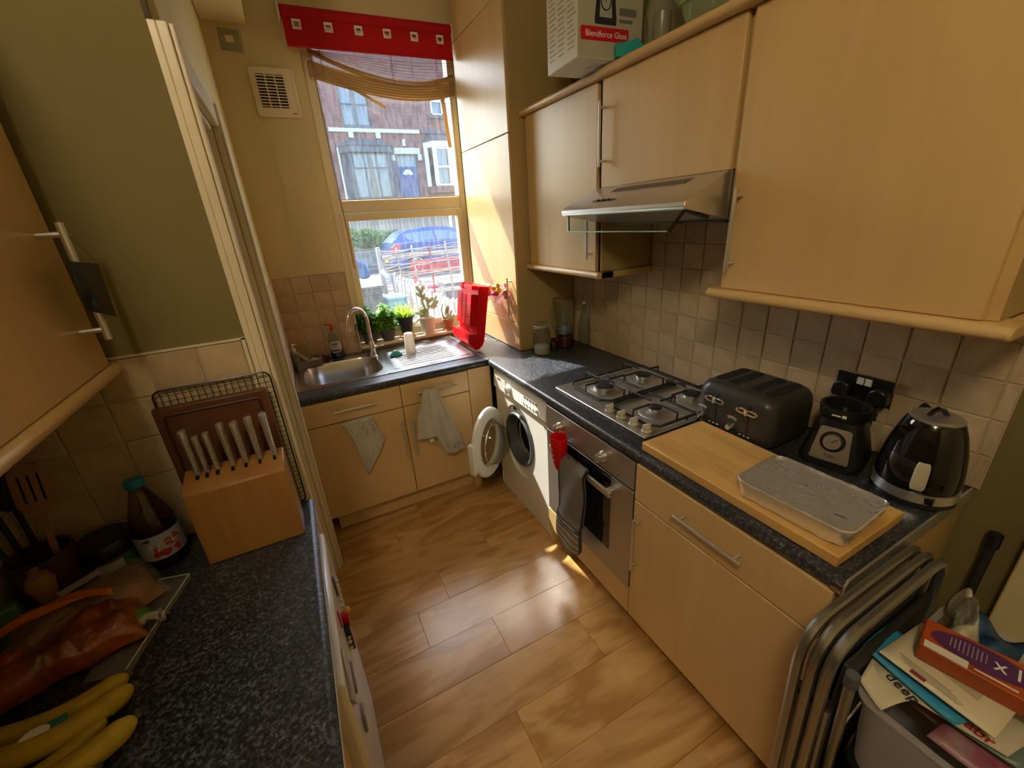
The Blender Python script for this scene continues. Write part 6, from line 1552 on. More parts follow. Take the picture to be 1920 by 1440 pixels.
for (g, z, r) in ((-0.012, 0.468, 0.05), (-0.004, 0.56, 0.045), (0.0, 0.672, 0.035), (0.010, 0.676, 0.035), (0.010, 0.682, 0.035), (-0.003, 0.682, 0.035)): L4.append([(x, y, z) for x, y in rrn(-0.056 - g, 0.36 + g, -2.46 - g, -1.990 + g, r)])
vs = [p for l in L4 for p in l]; fs = [(q * 48 + i, q * 48 + (i + 1) % 48, (q + 1) * 48 + (i + 1) % 48, (q + 1) * 48 + i) for q in range(5) for i in range(48)]; fs.append(list(range(48))[::-1])
b.add(vs, fs).build('box', cld, rbx, smooth=40)
C0 = Vector((-0.9094, -2.1787, 1.6488))
def S(x, y, z):
    k = (1.6488 - z) / (1.6488 - 0.80); return (C0.x + (x - C0.x) * k, C0.y + (y - C0.y) * k, z)
def sheet(name, lab, cat, quad, m_, thick=0.002, bend=0.0, n=8, grp='papers heaped in the recycling box', mk=None):
    q = [Vector(p) for p in quad]
    t = thing(name, lab, cat, tuple((q[0] + q[2]) / 2), group=grp)
    def f(u, v):
        p = (q[0].lerp(q[1], u)).lerp(q[3].lerp(q[2], u), v); return (p.x, p.y, p.z + bend * math.sin(PI * u) - bend * 0.6 * math.sin(PI * v))
    MB().grid(f, n, n).build('sheet', m_, t, solid=thick, smooth=80)
    return t, f
fill = [('card_box', 'brown cardboard packaging low in the recycling box', 'cardboard', [S(-0.10, -2.03, .63), S(0.15, -2.03, .64), S(0.16, -2.25, .63), S(-0.11, -2.24, .60)], mat('brown_card', (0.30, 0.21, 0.12), 0.7)),
 ('newspaper', 'folded newspaper with dark print in the recycling box', 'newspaper', [S(-0.10, -1.996, .705), S(0.10, -2.02, .705), S(0.02, -2.19, .70), S(-0.068, -2.174, .70)], mat('newsprint', (0.55, 0.50, 0.38), 0.8)),
 ('magazine', 'glossy grey-green magazine under the newspaper', 'magazine', [S(-0.085, -2.05, .690), S(0.10, -2.06, .692), S(0.03, -2.22, .690), S(-0.075, -2.195, .688)], mat('grey_green_cover', (0.14, 0.20, 0.17), 0.35)),
 ('leaflet', 'blue and green leaflet poking out under the large cream envelope', 'leaflet', [S(-0.055, -1.968, .728), S(0.05, -1.97, .735), S(0.0, -2.15, .722), S(-0.082, -2.115, .715)], M['bluepaper']),
 ('magazine', 'crumpled magenta and pink magazine at the bottom of the box', 'magazine', [S(-0.14, -2.10, .655), S(0.02, -2.12, .665), S(0.0, -2.26, .66), S(-0.13, -2.24, .645)], mat('magenta_print', (0.28, 0.03, 0.09), 0.4, vary=0.8, vscale=25, vary2=(0.35, 0.25, 0.25))),
 ('envelope', 'small folded cream envelope with its flap open at the left of the box', 'envelope', [S(-0.133, -2.0, .70), S(-0.06, -1.99, .705), S(-0.085, -2.066, .70), S(-0.160, -2.045, .69)], M['paper'])]
for a in fill: sheet(*a, bend=0.006)
MB().grid(lambda u, v: S(-0.055 + 0.01 * u - 0.027 * v, -1.968 - 0.147 * v, 0.7305 - 0.012 * v - 0.002 * u), 2, 8)
tt, f_ = sheet('envelope', 'large cream window envelope lying on top of the paper heap', 'envelope', [S(-0.041, -1.990, .745), S(0.105, -2.001, .752), S(0.053, -2.157, .748), S(-0.051, -2.155, .742)], M['paper'], 0.003)
wn2 = MB()
def on_env(u, v, dz=0.0025): p = f_(u, v); return (p[0], p[1], p[2] + dz)
wn2.grid(lambda u, v: on_env(0.42 + 0.20 * u, 0.22 + 0.55 * v), 3, 6); wn2.build('address_window', mat('glassine', (0.52, 0.47, 0.34), 0.25), tt)
ln_ = MB()
for k, (u0, v0, v1) in enumerate([(0.14, 0.20, 0.72), (0.18, 0.15, 0.66), (0.22, 0.12, 0.60), (0.10, 0.38, 0.70)]): 
    p, q_ = on_env(u0, v0), on_env(u0, v1); ln_.tube([p, q_], 0.0006, 4)
ln_.build('printed_lines', M['ink'], tt)
st = MB(); st.grid(lambda u, v: on_env(0.03 + 0.08 * u, 0.28 + 0.14 * v, 0.003), 2, 2); st.build('printed_stamp', mat('maroon_print', (0.22, 0.04, 0.04), 0.6), tt)
np_ = [o for o in COL.objects if o.name == 'newspaper'][0]
text('deep', 0.030, M['ink'], np_, S(-0.083, -2.045, .7085), (-0.25, -1, 0), (1, -0.25, 0), 'headline')
text('abr', 0.030, M['redink'], np_, S(-0.060, -2.140, .7065), (-0.1, -1, 0), (1, -0.1, 0), 'headline')
ob = thing('snack_box', 'orange and purple cardboard snack carton on top of the paper heap', 'carton', S(0.11, -2.08, .775), rz=0.0)
q4 = [Vector(S(0.045, -2.020, .80)), Vector(S(0.130, -2.000, .80)), Vector(S(0.175, -2.20, .79)), Vector(S(0.080, -2.215, .79))]
dn = Vector((0.01, 0.0, -0.045))
vs = q4 + [p + dn for p in q4]
oc = mat('orange_carton', (0.42, 0.075, 0.012), 0.4, vary=0.2, vscale=12)
MB().add(vs, [(0, 3, 2, 1), (4, 5, 6, 7), (0, 1, 5, 4), (1, 2, 6, 5), (2, 3, 7, 6), (3, 0, 4, 7)]).build('carton', oc, ob, bevel=0.003)
def on_ob(u, v, dz=0.0012): p = q4[0].lerp(q4[1], u).lerp(q4[3].lerp(q4[2], u), v); return Vector((p.x, p.y, p.z + dz))
pp_ = MB(); cpt = on_ob(0.55, 0.42); e1 = (on_ob(0.9, 0.42) - cpt); e2 = (on_ob(0.55, 0.78) - cpt)
pp_.add([cpt + e1 * math.cos(a) + e2 * math.sin(a) for a in [2 * PI * i / 28 for i in range(28)]], [list(range(28))]); pp_.build('purple_oval', mat('purple_print', (0.09, 0.02, 0.12), 0.4), ob)
stx = MB()
for k in range(9):
    v_ = 0.20 + 0.030 * k; h_ = 0.12 + 0.05 * math.sin(k * 0.4)
    stx.tube([on_ob(0.56 - h_, v_, 0.0016), on_ob(0.60 + h_, v_, 0.0016)], 0.0010, 4)
stx.build('printed_strokes', mat('lilac_ink', (0.40, 0.34, 0.42), 0.5), ob)
text('x I', 0.046, M['whiteink'], ob, on_ob(0.56, 0.58, 0.002), tuple(e2), tuple(e1), 'carton_lettering', squash=0.8)
text('f', 0.030, M['whiteink'], ob, on_ob(0.30, 0.80, 0.002), tuple(e2), tuple(e1), 'carton_lettering')
MB().add([on_ob(0.10, 0.38), on_ob(0.15, 0.38), on_ob(0.15, 0.66), on_ob(0.10, 0.66)], [(0, 1, 2, 3)]).build('white_strip', M['whitec'], ob)
MB().add([on_ob(0.02, 0.03), on_ob(0.24, 0.03), on_ob(0.24, 0.34), on_ob(0.02, 0.34)], [(0, 1, 2, 3)]).build('white_panel', M['whitec'], ob)
MB().add([on_ob(0.10, 0.90), on_ob(0.30, 0.90), on_ob(0.30, 0.99), on_ob(0.10, 0.99)], [(0, 1, 2, 3)]).build('white_panel', M['whitec'], ob)
t = thing('carrier_bag', 'crumpled white carrier bag behind the papers in the recycling box', 'plastic bag', S(0.14, -1.98, .72))
MB().grid(lambda u, v: (0.16 + 0.20 * u + 0.02 * math.sin(v * 6), -2.005 - 0.05 * v - 0.02 * math.sin(u * 5), 0.70 + 0.085 * math.sin(PI * v) * (0.5 + 0.5 * math.sin(u * 3.2)) + 0.012 * math.sin(u * 14)), 20, 12).build('bag', mat('white_film', (0.52, 0.50, 0.40), 0.4, bump=0.5, bscale=60), t, solid=0.001, smooth=80)
t = thing('blue_wrapper', 'dark blue crinkled wrapper behind the cream envelope', 'wrapper', S(0.1, -1.99, .70))
MB().grid(lambda u, v: (0.17 + 0.16 * u, -2.020 - 0.10 * v, 0.715 + 0.02 * math.sin(u * 8) * math.sin(v * 7)), 14, 12).build('wrapper', mat('blue_wrapper_film', (0.02, 0.07, 0.18), 0.3, vary=0.6, vscale=30, bump=0.6, bscale=50), t, solid=0.001, smooth=80)

# ---------------------------------------------------------------- on top of the right wall cabinets
bxt = thing('blender_carton', 'pale grey blender carton overhanging the cabinet tops, with a red name band', 'carton', (0.147, -0.712, 2.162), rz=math.radians(-4))
W_, D_, H_ = 0.275, 0.222, 0.42
MB().box(0, W_, 0, D_, 0.0, H_).build('carton', mat('carton_grey', (0.44, 0.42, 0.32), 0.35), bxt, bevel=0.001)
MB().box(-0.0006, 0.0003, 0.001, D_ - 0.001, 0.001, H_).build('side_print', mat('carton_white', (0.68, 0.64, 0.52), 0.4), bxt)
MB().box(0.001, W_ - 0.001, 0.001, D_ - 0.001, -0.0012, 0.0003).build('bottom_flap', mat('carton_base', (0.78, 0.78, 0.74), 0.5), bxt)
MB().prism([(0.012, 0.050), (0.200, 0.050), (0.214, 0.064), (0.214, 0.090), (0.016, 0.090), (0.010, 0.084)], 'y', -0.0012, 0.0002).build('red_band', M['redink'], bxt)
text('Blendforce Glass', 0.026, M['whiteink'], bxt, (0.118, -0.0014, 0.069), (1, 0, 0), (0, 0, 1), 'carton_lettering')
b = MB(); b.prism([(0.070, 0.098), (0.158, 0.098), (0.160, 0.110), (0.148, 0.225), (0.082, 0.225), (0.068, 0.110)], 'y', -0.0010, 0.0002); b.build('blender_picture', M['ink'], bxt)
MB().prism([(0.088, 0.118), (0.140, 0.118), (0.136, 0.190), (0.092, 0.190)], 'y', -0.0016, 0.0).build('panel_picture', mat('grey_print', (0.42, 0.42, 0.40), 0.4), bxt)
MB().tube([(0.114 + 0.020 * math.cos(a), -0.0018, 0.160 + 0.022 * math.sin(a)) for a in [2 * PI * i / 24 for i in range(24)]], 0.0022, 5, closed=True).tube([(0.114, -0.0018, 0.160), (0.114, -0.0018, 0.176)], 0.0012, 4).build('dial_picture', M['ink'], bxt)
MB().tube([(0.086, -0.001, 0.226), (0.076, -0.001, 0.40)], 0.0010, 4).tube([(0.144, -0.001, 0.226), (0.154, -0.001, 0.40)], 0.0010, 4).tube([(0.100, -0.001, 0.226), (0.096, -0.001, 0.40)], 0.0007, 4).build('jug_picture', mat('grey_ink', (0.2, 0.2, 0.2), 0.5), bxt)
MB().box(0.172, 0.245, -0.0010, 0.0002, 0.128, 0.150).box(0.172, 0.230, -0.0010, 0.0002, 0.108, 0.118).build('spec_print', mat('spec_grey', (0.16, 0.16, 0.15), 0.5), bxt)
sp_ = MB(); rng = random.Random(8)
for col_ in range(3):
    y0 = 0.205 - 0.068 * col_
    for r_ in range(15): sp_.box(-0.0011, -0.0005, y0 - rng.uniform(0.035, 0.058), y0, 0.035 + r_ * 0.0155, 0.0395 + r_ * 0.0155)
sp_.build('text_block', mat('text_grey', (0.36, 0.33, 0.26), 0.6), bxt)
c_ = MB(); c_.add([(-0.0012, 0.150 + 0.032 * math.cos(a), 0.350 + 0.036 * math.sin(a)) for a in [2 * PI * i / 24 for i in range(24)]], [list(range(24))]); c_.build('round_emblem', mat('slate_print', (0.09, 0.10, 0.11), 0.5), bxt)
MB().box(-0.0020, -0.0010, 0.146, 0.154, 0.33, 0.37).box(-0.0020, -0.0010, 0.132, 0.168, 0.338, 0.344).build('emblem_mark', M['whiteink'], bxt)
MB().box(-0.0012, -0.0005, 0.095, 0.107, 0.305, 0.322).build('red_mark', M['redink'], bxt)
MB().box(0.09, 0.16, 0.05, 0.11, -0.0018, -0.001).build('bar_panel', mat('pale_grey_print', (0.62, 0.64, 0.64), 0.5), bxt)
t = thing('plastic_carrier', 'cloudy white plastic bag slumped beside the blender carton on the cabinets', 'plastic bag', (0.520, -0.80, 2.160), local=True)
def sack(u, v):
    a = 2 * PI * u; r = 0.105 * (1 - v) ** 0.55 + 0.01; nz = mnoise.noise(Vector((math.cos(a) * 2, math.sin(a) * 2, v * 5)))
    return (r * 0.85 * math.cos(a) * (1 + .25 * nz), 0.02 + r * 1.0 * math.sin(a) * (1 + .25 * nz), 0.42 * v ** 0.9 + 0.01 * nz + 0.012)
MB().grid(sack, 36, 18).build('bag', translucent('cloudy_film', (0.62, 0.60, 0.46), 0.5, 0.25, alpha=0.62, bump=0.6, bscale=40), t, smooth=80)
t = thing('teal_packet', 'folded teal packet peeking over the cornice beside the blender carton', 'packet', (0.345, -0.745, 2.162), rz=math.radians(-20))
MB().prism([(-0.05, 0.0), (0.05, 0.0), (0.058, 0.03), (0.03, 0.055), (0.0, 0.046), (-0.052, 0.040)], 'y', -0.02, 0.02).build('packet', mat('teal_film', (0.02, 0.36, 0.36), 0.35, bump=0.3, bscale=60), t, bevel=0.003)
t = thing('grey_canister', 'small grey canister between the bag and the translucent boxes on the cabinets', 'canister', (0.365, -0.885, 2.160), local=True)
MB().lathe([(0.0, 0.0), (0.028, 0.0), (0.030, 0.004), (0.030, 0.085), (0.026, 0.09), (0.0, 0.092)], n=24, cap=False).build('body', mat('smoke_grey', (0.22, 0.21, 0.17), 0.3), t)
grt = translucent('pale_green_plastic', (0.56, 0.66, 0.46), 0.5, 0.25, alpha=0.75)
def tub(lab, x0, x1, y0, y1, z0, z1):
    t = thing('storage_tub', lab, 'storage box', ((x0 + x1) / 2, (y0 + y1) / 2, z0), group='translucent tubs on the wall cabinets')
    b = MB(); LL = []
    for (g, z) in ((-0.018, z0 + 0.0005), (-0.015, z0 + 0.006), (0.0, z1 - 0.012), (0.008, z1 - 0.010), (0.008, z1)): LL.append([(x, y, z) for x, y in rrn(x0 - g, x1 + g, y0 - g, y1 + g, 0.03)])
    vs = [p for l in LL for p in l]; fs = [(q * 48 + i, q * 48 + (i + 1) % 48, (q + 1) * 48 + (i + 1) % 48, (q + 1) * 48 + i) for q in range(4) for i in range(48)]; fs.append(list(range(48))[::-1])
    b.add(vs, fs).build('tub', grt, t)
    r_ = MB()
    for i in range(5): yy = y0 + (y1 - y0) * (0.12 + 0.19 * i); r_.box(x0 - 0.002, x0 + 0.004, yy - 0.002, yy + 0.002, z0 + 0.02, z1 - 0.02)
    r_.build('rib', grt, t)
    MB().prism(rrect(x0 - 0.012, x1 + 0.012, y0 - 0.012, y1 + 0.012, 0.03), 'z', z1 + 0.0005, z1 + 0.008).build('lid', grt, t, bevel=0.002)
tub('lower translucent pale green tub on top of the wall cabinets', 0.345, 0.60, -1.42, -0.965, 2.160, 2.240)
tub('upper translucent pale green tub stacked on the cabinets', 0.325, 0.60, -1.46, -0.925, 2.2495, 2.370)

# ---------------------------------------------------------------- fill lamp added to brighten the room, out of view behind the camera
lt = thing('fill_lamp', 'unseen white opal fill lamp added behind the camera', 'lamp', (-1.40, -2.6, 2.9))
MB().lathe([(0.0, 2.899), (0.10, 2.899), (0.10, 2.872), (0.0, 2.872)], (-1.40, -2.6, 0), 28).build('base', M['whitep'], lt)
em_ = bpy.data.materials.new('fill_opal'); em_.use_nodes = True
em_.node_tree.nodes['Principled BSDF'].inputs['Emission Color'].default_value = (1, 0.84, 0.58, 1)
em_.node_tree.nodes['Principled BSDF'].inputs['Emission Strength'].default_value = FILL_LAMP
MB().lathe([(0.095, 2.871), (0.13, 2.82), (0.15, 2.76), (0.13, 2.70), (0.08, 2.665), (0.0, 2.655)], (-1.40, -2.6, 0), 32).build('shade', em_, lt)
# ---------------------------------------------------------------- outside: yard, street and the terrace opposite
asph = mat('asphalt', (0.085, 0.09, 0.10), 0.9, bump=0.3, bscale=30, vary=0.15, vscale=4)
g_ = MB(); g_.box(-14, 14, 1.001, 7.0, -0.25, 0.0).box(-14, 14, 7.0, 12.9, -0.25, 0.16)
struct(g_.build('ground_street', asph))
struct(MB().box(-14, 14, 12.9, 14.0, -0.2, 0.28).build('ground_pavement', mat('paving', (0.16, 0.155, 0.15), 0.9, bump=0.2, bscale=10, vary=0.15, vscale=3)))
struct(MB().prism([(14.3, -0.2), (14.3, 0.72), (19.2, 2.62), (24.0, 2.62), (24.0, -0.2)], 'x', -14, 14).build('ground_garden', mat('rough_grass', (0.10, 0.16, 0.05), 0.95, bump=0.6, bscale=20, vary=0.4, vscale=3)))
gw = tag(MB().box(-12, 12, 14.02, 14.28, 0.281, 0.82).build('garden_wall', mat('pale_stone', (0.42, 0.40, 0.36), 0.9, bump=0.5, bscale=9, vary=0.3, vscale=5), bevel=0.02), 'pale stone garden wall across the street beneath the hedge', 'wall')
# brick material
brk = bpy.data.materials.new('red_brick'); brk.use_nodes = True; nt = brk.node_tree; b = nt.nodes['Principled BSDF']; b.inputs['Roughness'].default_value = 0.9
tc = nd(nt, 'ShaderNodeTexCoord'); sp = nd(nt, 'ShaderNodeSeparateXYZ'); cm_ = nd(nt, 'ShaderNodeCombineXYZ'); bt = nd(nt, 'ShaderNodeTexBrick')
nt.links.new(tc.outputs['Object'], sp.inputs[0]); nt.links.new(sp.outputs[0], cm_.inputs[0]); nt.links.new(sp.outputs[2], cm_.inputs[1]); nt.links.new(cm_.outputs[0], bt.inputs['Vector'])
bt.inputs['Scale'].default_value = 1; bt.inputs['Brick Width'].default_value = 0.225; bt.inputs['Row Height'].default_value = 0.075; bt.inputs['Mortar Size'].default_value = 0.008
bt.inputs['Color1'].default_value = (0.20, 0.065, 0.055, 1); bt.inputs['Color2'].default_value = (0.145, 0.045, 0.04, 1); bt.inputs['Mortar'].default_value = (0.17, 0.14, 0.13, 1)
nt.links.new(bt.outputs[0], b.inputs['Base Color'])
bp = nd(nt, 'ShaderNodeBump'); bp.inputs['Strength'].default_value = 0.5; bp.inputs['Distance'].default_value = 0.01; bp.invert = True; nt.links.new(bt.outputs['Fac'], bp.inputs['Height']); nt.links.new(bp.outputs[0], b.inputs['Normal'])
stone = mat('cream_stone', (0.52, 0.48, 0.40), 0.8); slate = mat('slate', (0.06, 0.075, 0.095), 0.6, bump=0.5, bscale=10, vary=0.3, vscale=8)
darkfr = mat('dark_frame', (0.07, 0.09, 0.11), 0.5); netc = mat('net_curtain', (0.30, 0.35, 0.37), 0.7, vary=0.4, vscale=3, stretch=(8, 8, 0.6)); wfr = mat('white_frame', (0.78, 0.80, 0.82), 0.4)
winglass = mat('far_glass', (0.06, 0.08, 0.10), 0.05, coat=0.5); bluedoor = mat('blue_door', (0.03, 0.07, 0.20), 0.4)
def house(name, lab, x0, x1, holes):
    t = thing(name, lab, 'house', ((x0 + x1) / 2, 20.15, 2.6))
    # facade with openings cut out by strips
    xs = sorted(set([x0, x1] + [h[0] for h in holes] + [h[1] for h in holes])); zs_ = sorted(set([2.55, 9.2] + [h[2] for h in holes] + [h[3] for h in holes]))
    w_ = MB()
    for i in range(len(xs) - 1):
        for j in range(len(zs_) - 1):
            cx_, cz2 = (xs[i] + xs[i + 1]) / 2, (zs_[j] + zs_[j + 1]) / 2
            if any(h[0] < cx_ < h[1] and h[2] < cz2 < h[3] for h in holes): continue
            w_.box(xs[i], xs[i + 1], 20.0, 20.25, zs_[j], zs_[j + 1])
    w_.build('wall', brk, t)
    rf = MB(); rf.prism([(19.7, 9.15), (19.7, 9.25), (23.5, 12.2), (27.4, 9.25), (27.4, 9.15), (23.5, 12.0)], 'x', x0, x1); rf.build('roof', slate, t)
    MB().tube([(x0, 19.68, 9.12), (x1, 19.68, 9.12)], 0.06, 8).build('gutter', darkfr, t)
    MB().box(x0 + 0.002, x1 - 0.002, 27.0, 27.25, 2.55, 9.2).build('rear_wall', brk, t)
    return t
def swindow(t, x0, x1, z0, z1, fm, cols, rows, y=20.08, fw=0.06, rowz=None):
    f = MB()
    f.box(x0, x0 + fw, y, y + .08, z0, z1).box(x1 - fw, x1, y, y + .08, z0, z1).box(x0, x1, y, y + .08, z0, z0 + fw).box(x0, x1, y, y + .08, z1 - fw, z1)
    for i in range(1, cols): xx = x0 + (x1 - x0) * i / cols; f.box(xx - fw / 2.2, xx + fw / 2.2, y, y + .07, z0, z1)
    for rz_ in (rowz if rowz is not None else [z0 + (z1 - z0) * j / rows for j in range(1, rows)]): f.box(x0, x1, y, y + .07, rz_ - fw / 2.2, rz_ + fw / 2.2)
    o = f.build('window', fm, t)
    MB().box(x0 + fw / 2, x1 - fw / 2, y + .03, y + .035, z0 + fw / 2, z1 - fw / 2).build('pane', winglass_t, o)
    c = MB(); n = 40
    for k, (a, c2) in enumerate(((0.04, 0.40), (0.60, 0.96))):
        c.grid(lambda u, v: (x0 + (x1 - x0) * (a + (c2 - a) * u + (0.04 * v if k == 0 else -0.04 * v)), y + .13 + 0.03 * math.sin(u * 26), z0 + (z1 - z0) * v), n, 2)
    c.build('curtain', netc, o)
    MB().box(x0, x1, y + .26, y + .27, z0, z1).build('dark_room', M['dark'], o)
    return o
winglass_t = glass('far_pane', (0.85, 0.9, 0.95), 0.03)
h1 = house('terraced_house', 'red brick terraced house opposite with a slate-roofed bay window and blue front door', 1.75, 5.88, [(2.45, 3.68, 5.85, 7.55), (4.55, 5.55, 2.62, 4.72), (2.10, 4.35, 2.75, 4.75)])
MB().box(1.78, 5.85, 19.93, 19.999, 5.60, 5.76).build('stone_band', stone, h1, bevel=0.01)
for x in (2.68, 3.88): MB().box(x - 0.11, x + 0.11, 19.90, 19.998, 5.36, 5.60).build('stone_corbel', stone, h1, bevel=0.02)
MB().box(4.36, 5.74, 19.90, 19.998, 4.73, 5.00).box(4.30, 4.50, 19.88, 19.998, 4.45, 4.73).box(5.60, 5.80, 19.88, 19.998, 4.45, 4.73).build('door_lintel', stone, h1, bevel=0.02)
MB().box(4.95, 5.10, 19.92, 19.998, 5.06, 5.36).build('date_stone', stone, h1, bevel=0.01)
MB().box(2.35, 3.78, 19.92, 20.0, 5.76, 5.84).build('window_sill', darkfr, h1)
swindow(h1, 2.45, 3.68, 5.85, 7.55, darkfr, 2, 2)
dd = MB().box(4.58, 5.52, 20.06, 20.12, 2.66, 4.16).build('front_door', bluedoor, h1)
for k in range(5):
    a0, a1 = math.radians(8 + 33 * k), math.radians(36 + 33 * k)
    MB().prism([(5.05 + 0.07 * math.cos(a0), 3.84 + 0.07 * math.sin(a0)), (5.05 + 0.26 * math.cos(a0), 3.84 + 0.26 * math.sin(a0)), (5.05 + 0.26 * math.cos(a1), 3.84 + 0.26 * math.sin(a1)), (5.05 + 0.07 * math.cos(a1), 3.84 + 0.07 * math.sin(a1))], 'y', 20.045, 20.062).build('fan_pane', wfr, dd)
for x in (4.72, 5.10):
    for z0, z1 in ((2.8, 3.2), (3.3, 3.72)): MB().box(x, x + 0.28, 20.045, 20.062, z0, z1).build('door_panel', bluedoor, dd, bevel=0.01)
fl = MB().box(4.55, 5.55, 20.05, 20.12, 4.14, 4.22).box(4.55, 4.60, 20.05, 20.12, 4.2, 4.72).box(5.5, 5.55, 20.05, 20.12, 4.2, 4.72).build('fanlight_frame', bluedoor, h1)
MB().box(4.60, 5.50, 20.09, 20.10, 4.22, 4.72).build('pane', netc, fl)
text('51', 0.22, M['whiteink'], h1, (4.33, 19.99, 3.45), (1, 0, 0), (0, 0, 1), 'house_number')
# bay
bay = MB(); 
bay.prism([(2.02, 20.0), (2.38, 19.35), (4.10, 19.35), (4.46, 20.0)], 'z', 2.60, 2.85)
for (x, y) in ((2.06, 19.93), (2.40, 19.38), (4.08, 19.38), (4.42, 19.93)): bay.box(x - .05, x + .05, y - .04, y + .06, 2.85, 4.75)
bay.build('bay_base', darkfr, h1)
MB().prism([(1.94, 20.0), (2.33, 19.24), (4.15, 19.24), (4.54, 20.0)], 'z', 4.72, 4.98).build('bay_fascia', darkfr, h1, bevel=0.01)
br = MB(); br.add([(1.90, 20.0, 4.98), (2.30, 19.18, 4.98), (4.18, 19.18, 4.98), (4.58, 20.0, 4.98), (2.55, 20.0, 5.34), (3.95, 20.0, 5.34)], [(0, 1, 4), (1, 2, 5, 4), (2, 3, 5), (0, 3, 2, 1), (0, 4, 5, 3)]); br.build('bay_roof', slate, h1, smooth=0)
swindow(h1, 2.42, 4.06, 2.85, 4.72, darkfr, 3, 2, y=19.36, fw=0.07, rowz=[4.10])
MB().add([(2.10, 19.90, 2.87), (2.36, 19.42, 2.87), (2.36, 19.42, 4.7), (2.10, 19.90, 4.7)], [(0, 1, 2, 3)]).add([(4.12, 19.42, 2.87), (4.38, 19.90, 2.87), (4.38, 19.90, 4.7), (4.12, 19.42, 4.7)], [(0, 1, 2, 3)]).build('side_pane', winglass, h1, smooth=0)
MB().box(2.15, 4.30, 19.98, 20.0, 2.8, 4.7).build('dark_room', M['dark'], h1)
MB().tube([(2.0, 19.9, 2.7), (2.0, 19.9, 5.0)], 0.04, 8).build('drainpipe', wfr, h1)
h2 = house('terraced_house', 'red brick terraced house on the right opposite with white bay windows', 5.90, 10.2, [(6.55, 7.75, 6.40, 7.6), (6.1, 8.0, 3.2, 5.1)])
swindow(h2, 6.55, 7.75, 6.40, 7.6, wfr, 2, 2, fw=0.09)
MB().prism([(5.98, 20.0), (6.25, 19.40), (7.85, 19.40), (8.12, 20.0)], 'z', 3.0, 3.30).build('bay_base', brk, h2)
b2 = MB().prism([(5.95, 20.0), (6.22, 19.36), (7.88, 19.36), (8.15, 20.0)], 'z', 4.98, 5.24)
for (x, y) in ((6.04, 19.93), (6.30, 19.42), (7.05, 19.42), (7.80, 19.42), (8.06, 19.93)): b2.box(x - .09, x + .09, y - .05, y + .07, 3.3, 5.0)
b2.build('white_bay_frame', wfr, h2)
swindow(h2, 6.32, 7.78, 3.30, 4.98, wfr, 2, 2, y=19.44, fw=0.08)
br = MB(); br.add([(5.90, 20.0, 5.24), (6.18, 19.30, 5.24), (7.92, 19.30, 5.24), (8.2, 20.0, 5.24), (6.3, 20.0, 5.62), (7.8, 20.0, 5.62)], [(0, 1, 4), (1, 2, 5, 4), (2, 3, 5), (0, 3, 2, 1), (0, 4, 5, 3)]); br.build('bay_roof', slate, h2, smooth=0)
MB().box(5.92, 10.1, 19.9, 19.999, 5.62, 5.78).build('slate_band', slate, h2)
MB().box(6.4, 7.9, 19.9, 19.999, 6.26, 6.40).build('window_sill', slate, h2)
MB().box(6.1, 8.0, 19.98, 20.0, 3.3, 5.0).build('dark_room', M['dark'], h2)
h3 = house('terraced_house', 'red brick terraced house at the left end of the row opposite', -3.0, 1.73, [(-1.8, -0.6, 5.85, 7.4)])
swindow(h3, -1.8, -0.6, 5.85, 7.4, wfr, 2, 2)
MB().box(-2.9, 1.70, 19.93, 19.999, 5.60, 5.76).build('stone_band', slate, h3)
# garden fence opposite, each paling its own part
fn_ = thing('garden_fence', 'weathered vertical board fence above the hedge opposite', 'fence', (2.5, 14.6, 0.9))
wea = mat('weathered_wood', (0.34, 0.27, 0.22), 0.9, bump=0.3, bscale=20, randc=0.2)
pm = MB().box(0, 0.115, 0, 0.02, 0, 1.16).build('paling', wea, fn_); pm.location = (-0.6, 14.6, 0.78)
pm0 = pm
for k in range(1, 46):
    c = pm0.copy(); COL.objects.link(c); c.parent = fn_; c.location = (-0.6 + 0.135 * k, 14.6, 0.78 + 0.03 * math.sin(k * 1.7))
MB().box(-0.6, 5.6, 14.625, 14.67, 1.0, 1.08).box(-0.6, 5.6, 14.625, 14.67, 1.6, 1.68).build('rail', wea, fn_)
MB().box(4.95, 5.05, 14.5, 14.6, 0.78, 2.2).build('white_post', wfr, fn_)
# hedge
hg = thing('hedge', 'rounded leafy green hedge overhanging the garden wall opposite', 'hedge', (1.9, 13.8, 0.28))
hl_ = MB(); rng = random.Random(21)
for i in range(2600):
    th_ = rng.uniform(0, 2 * PI); ph = math.acos(rng.uniform(-0.6, 1)); r = rng.uniform(0.80, 1.02)
    kx = rng.choice([(1.55, 0.72, 1.12), (2.05, 0.62, 1.05), (2.55, 0.5, 1.05), (1.15, 0.35, 1.15)])
    c = Vector((kx[0] + kx[1] * 0.85 * r * math.sin(ph) * math.cos(th_), 13.72 + 0.25 * r * math.sin(ph) * math.sin(th_), kx[2] + 0.10 + 0.34 * r * math.cos(ph)))
    s_ = rng.uniform(0.025, 0.055); e = Euler((rng.uniform(0, 6), rng.uniform(0, 6), 0)).to_matrix()
    hl_.add([c + e @ Vector(q) * s_ for q in ((-1, -.6, 0), (1, -.6, 0), (1.2, .6, 0.3), (-.8, .7, 0))], [(0, 1, 2, 3)])
o = hl_.build('foliage', mat('hedge_leaf', (0.12, 0.22, 0.05), 0.6, vary=0.5, vscale=5), hg, smooth=0); o['kind'] = 'stuff'
hc = MB()
for kx in ((1.55, 0.60, 1.10), (2.05, 0.50, 1.03), (2.5, 0.42, 1.03)): hc.ball((kx[0], 13.74, kx[2] + .1), 1.0, 14, 8, (kx[1] * 0.8, 0.2, 0.28))
hc.tube([(1.9, 13.8, 0.285), (1.9, 13.75, 1.0)], 0.03, 6)
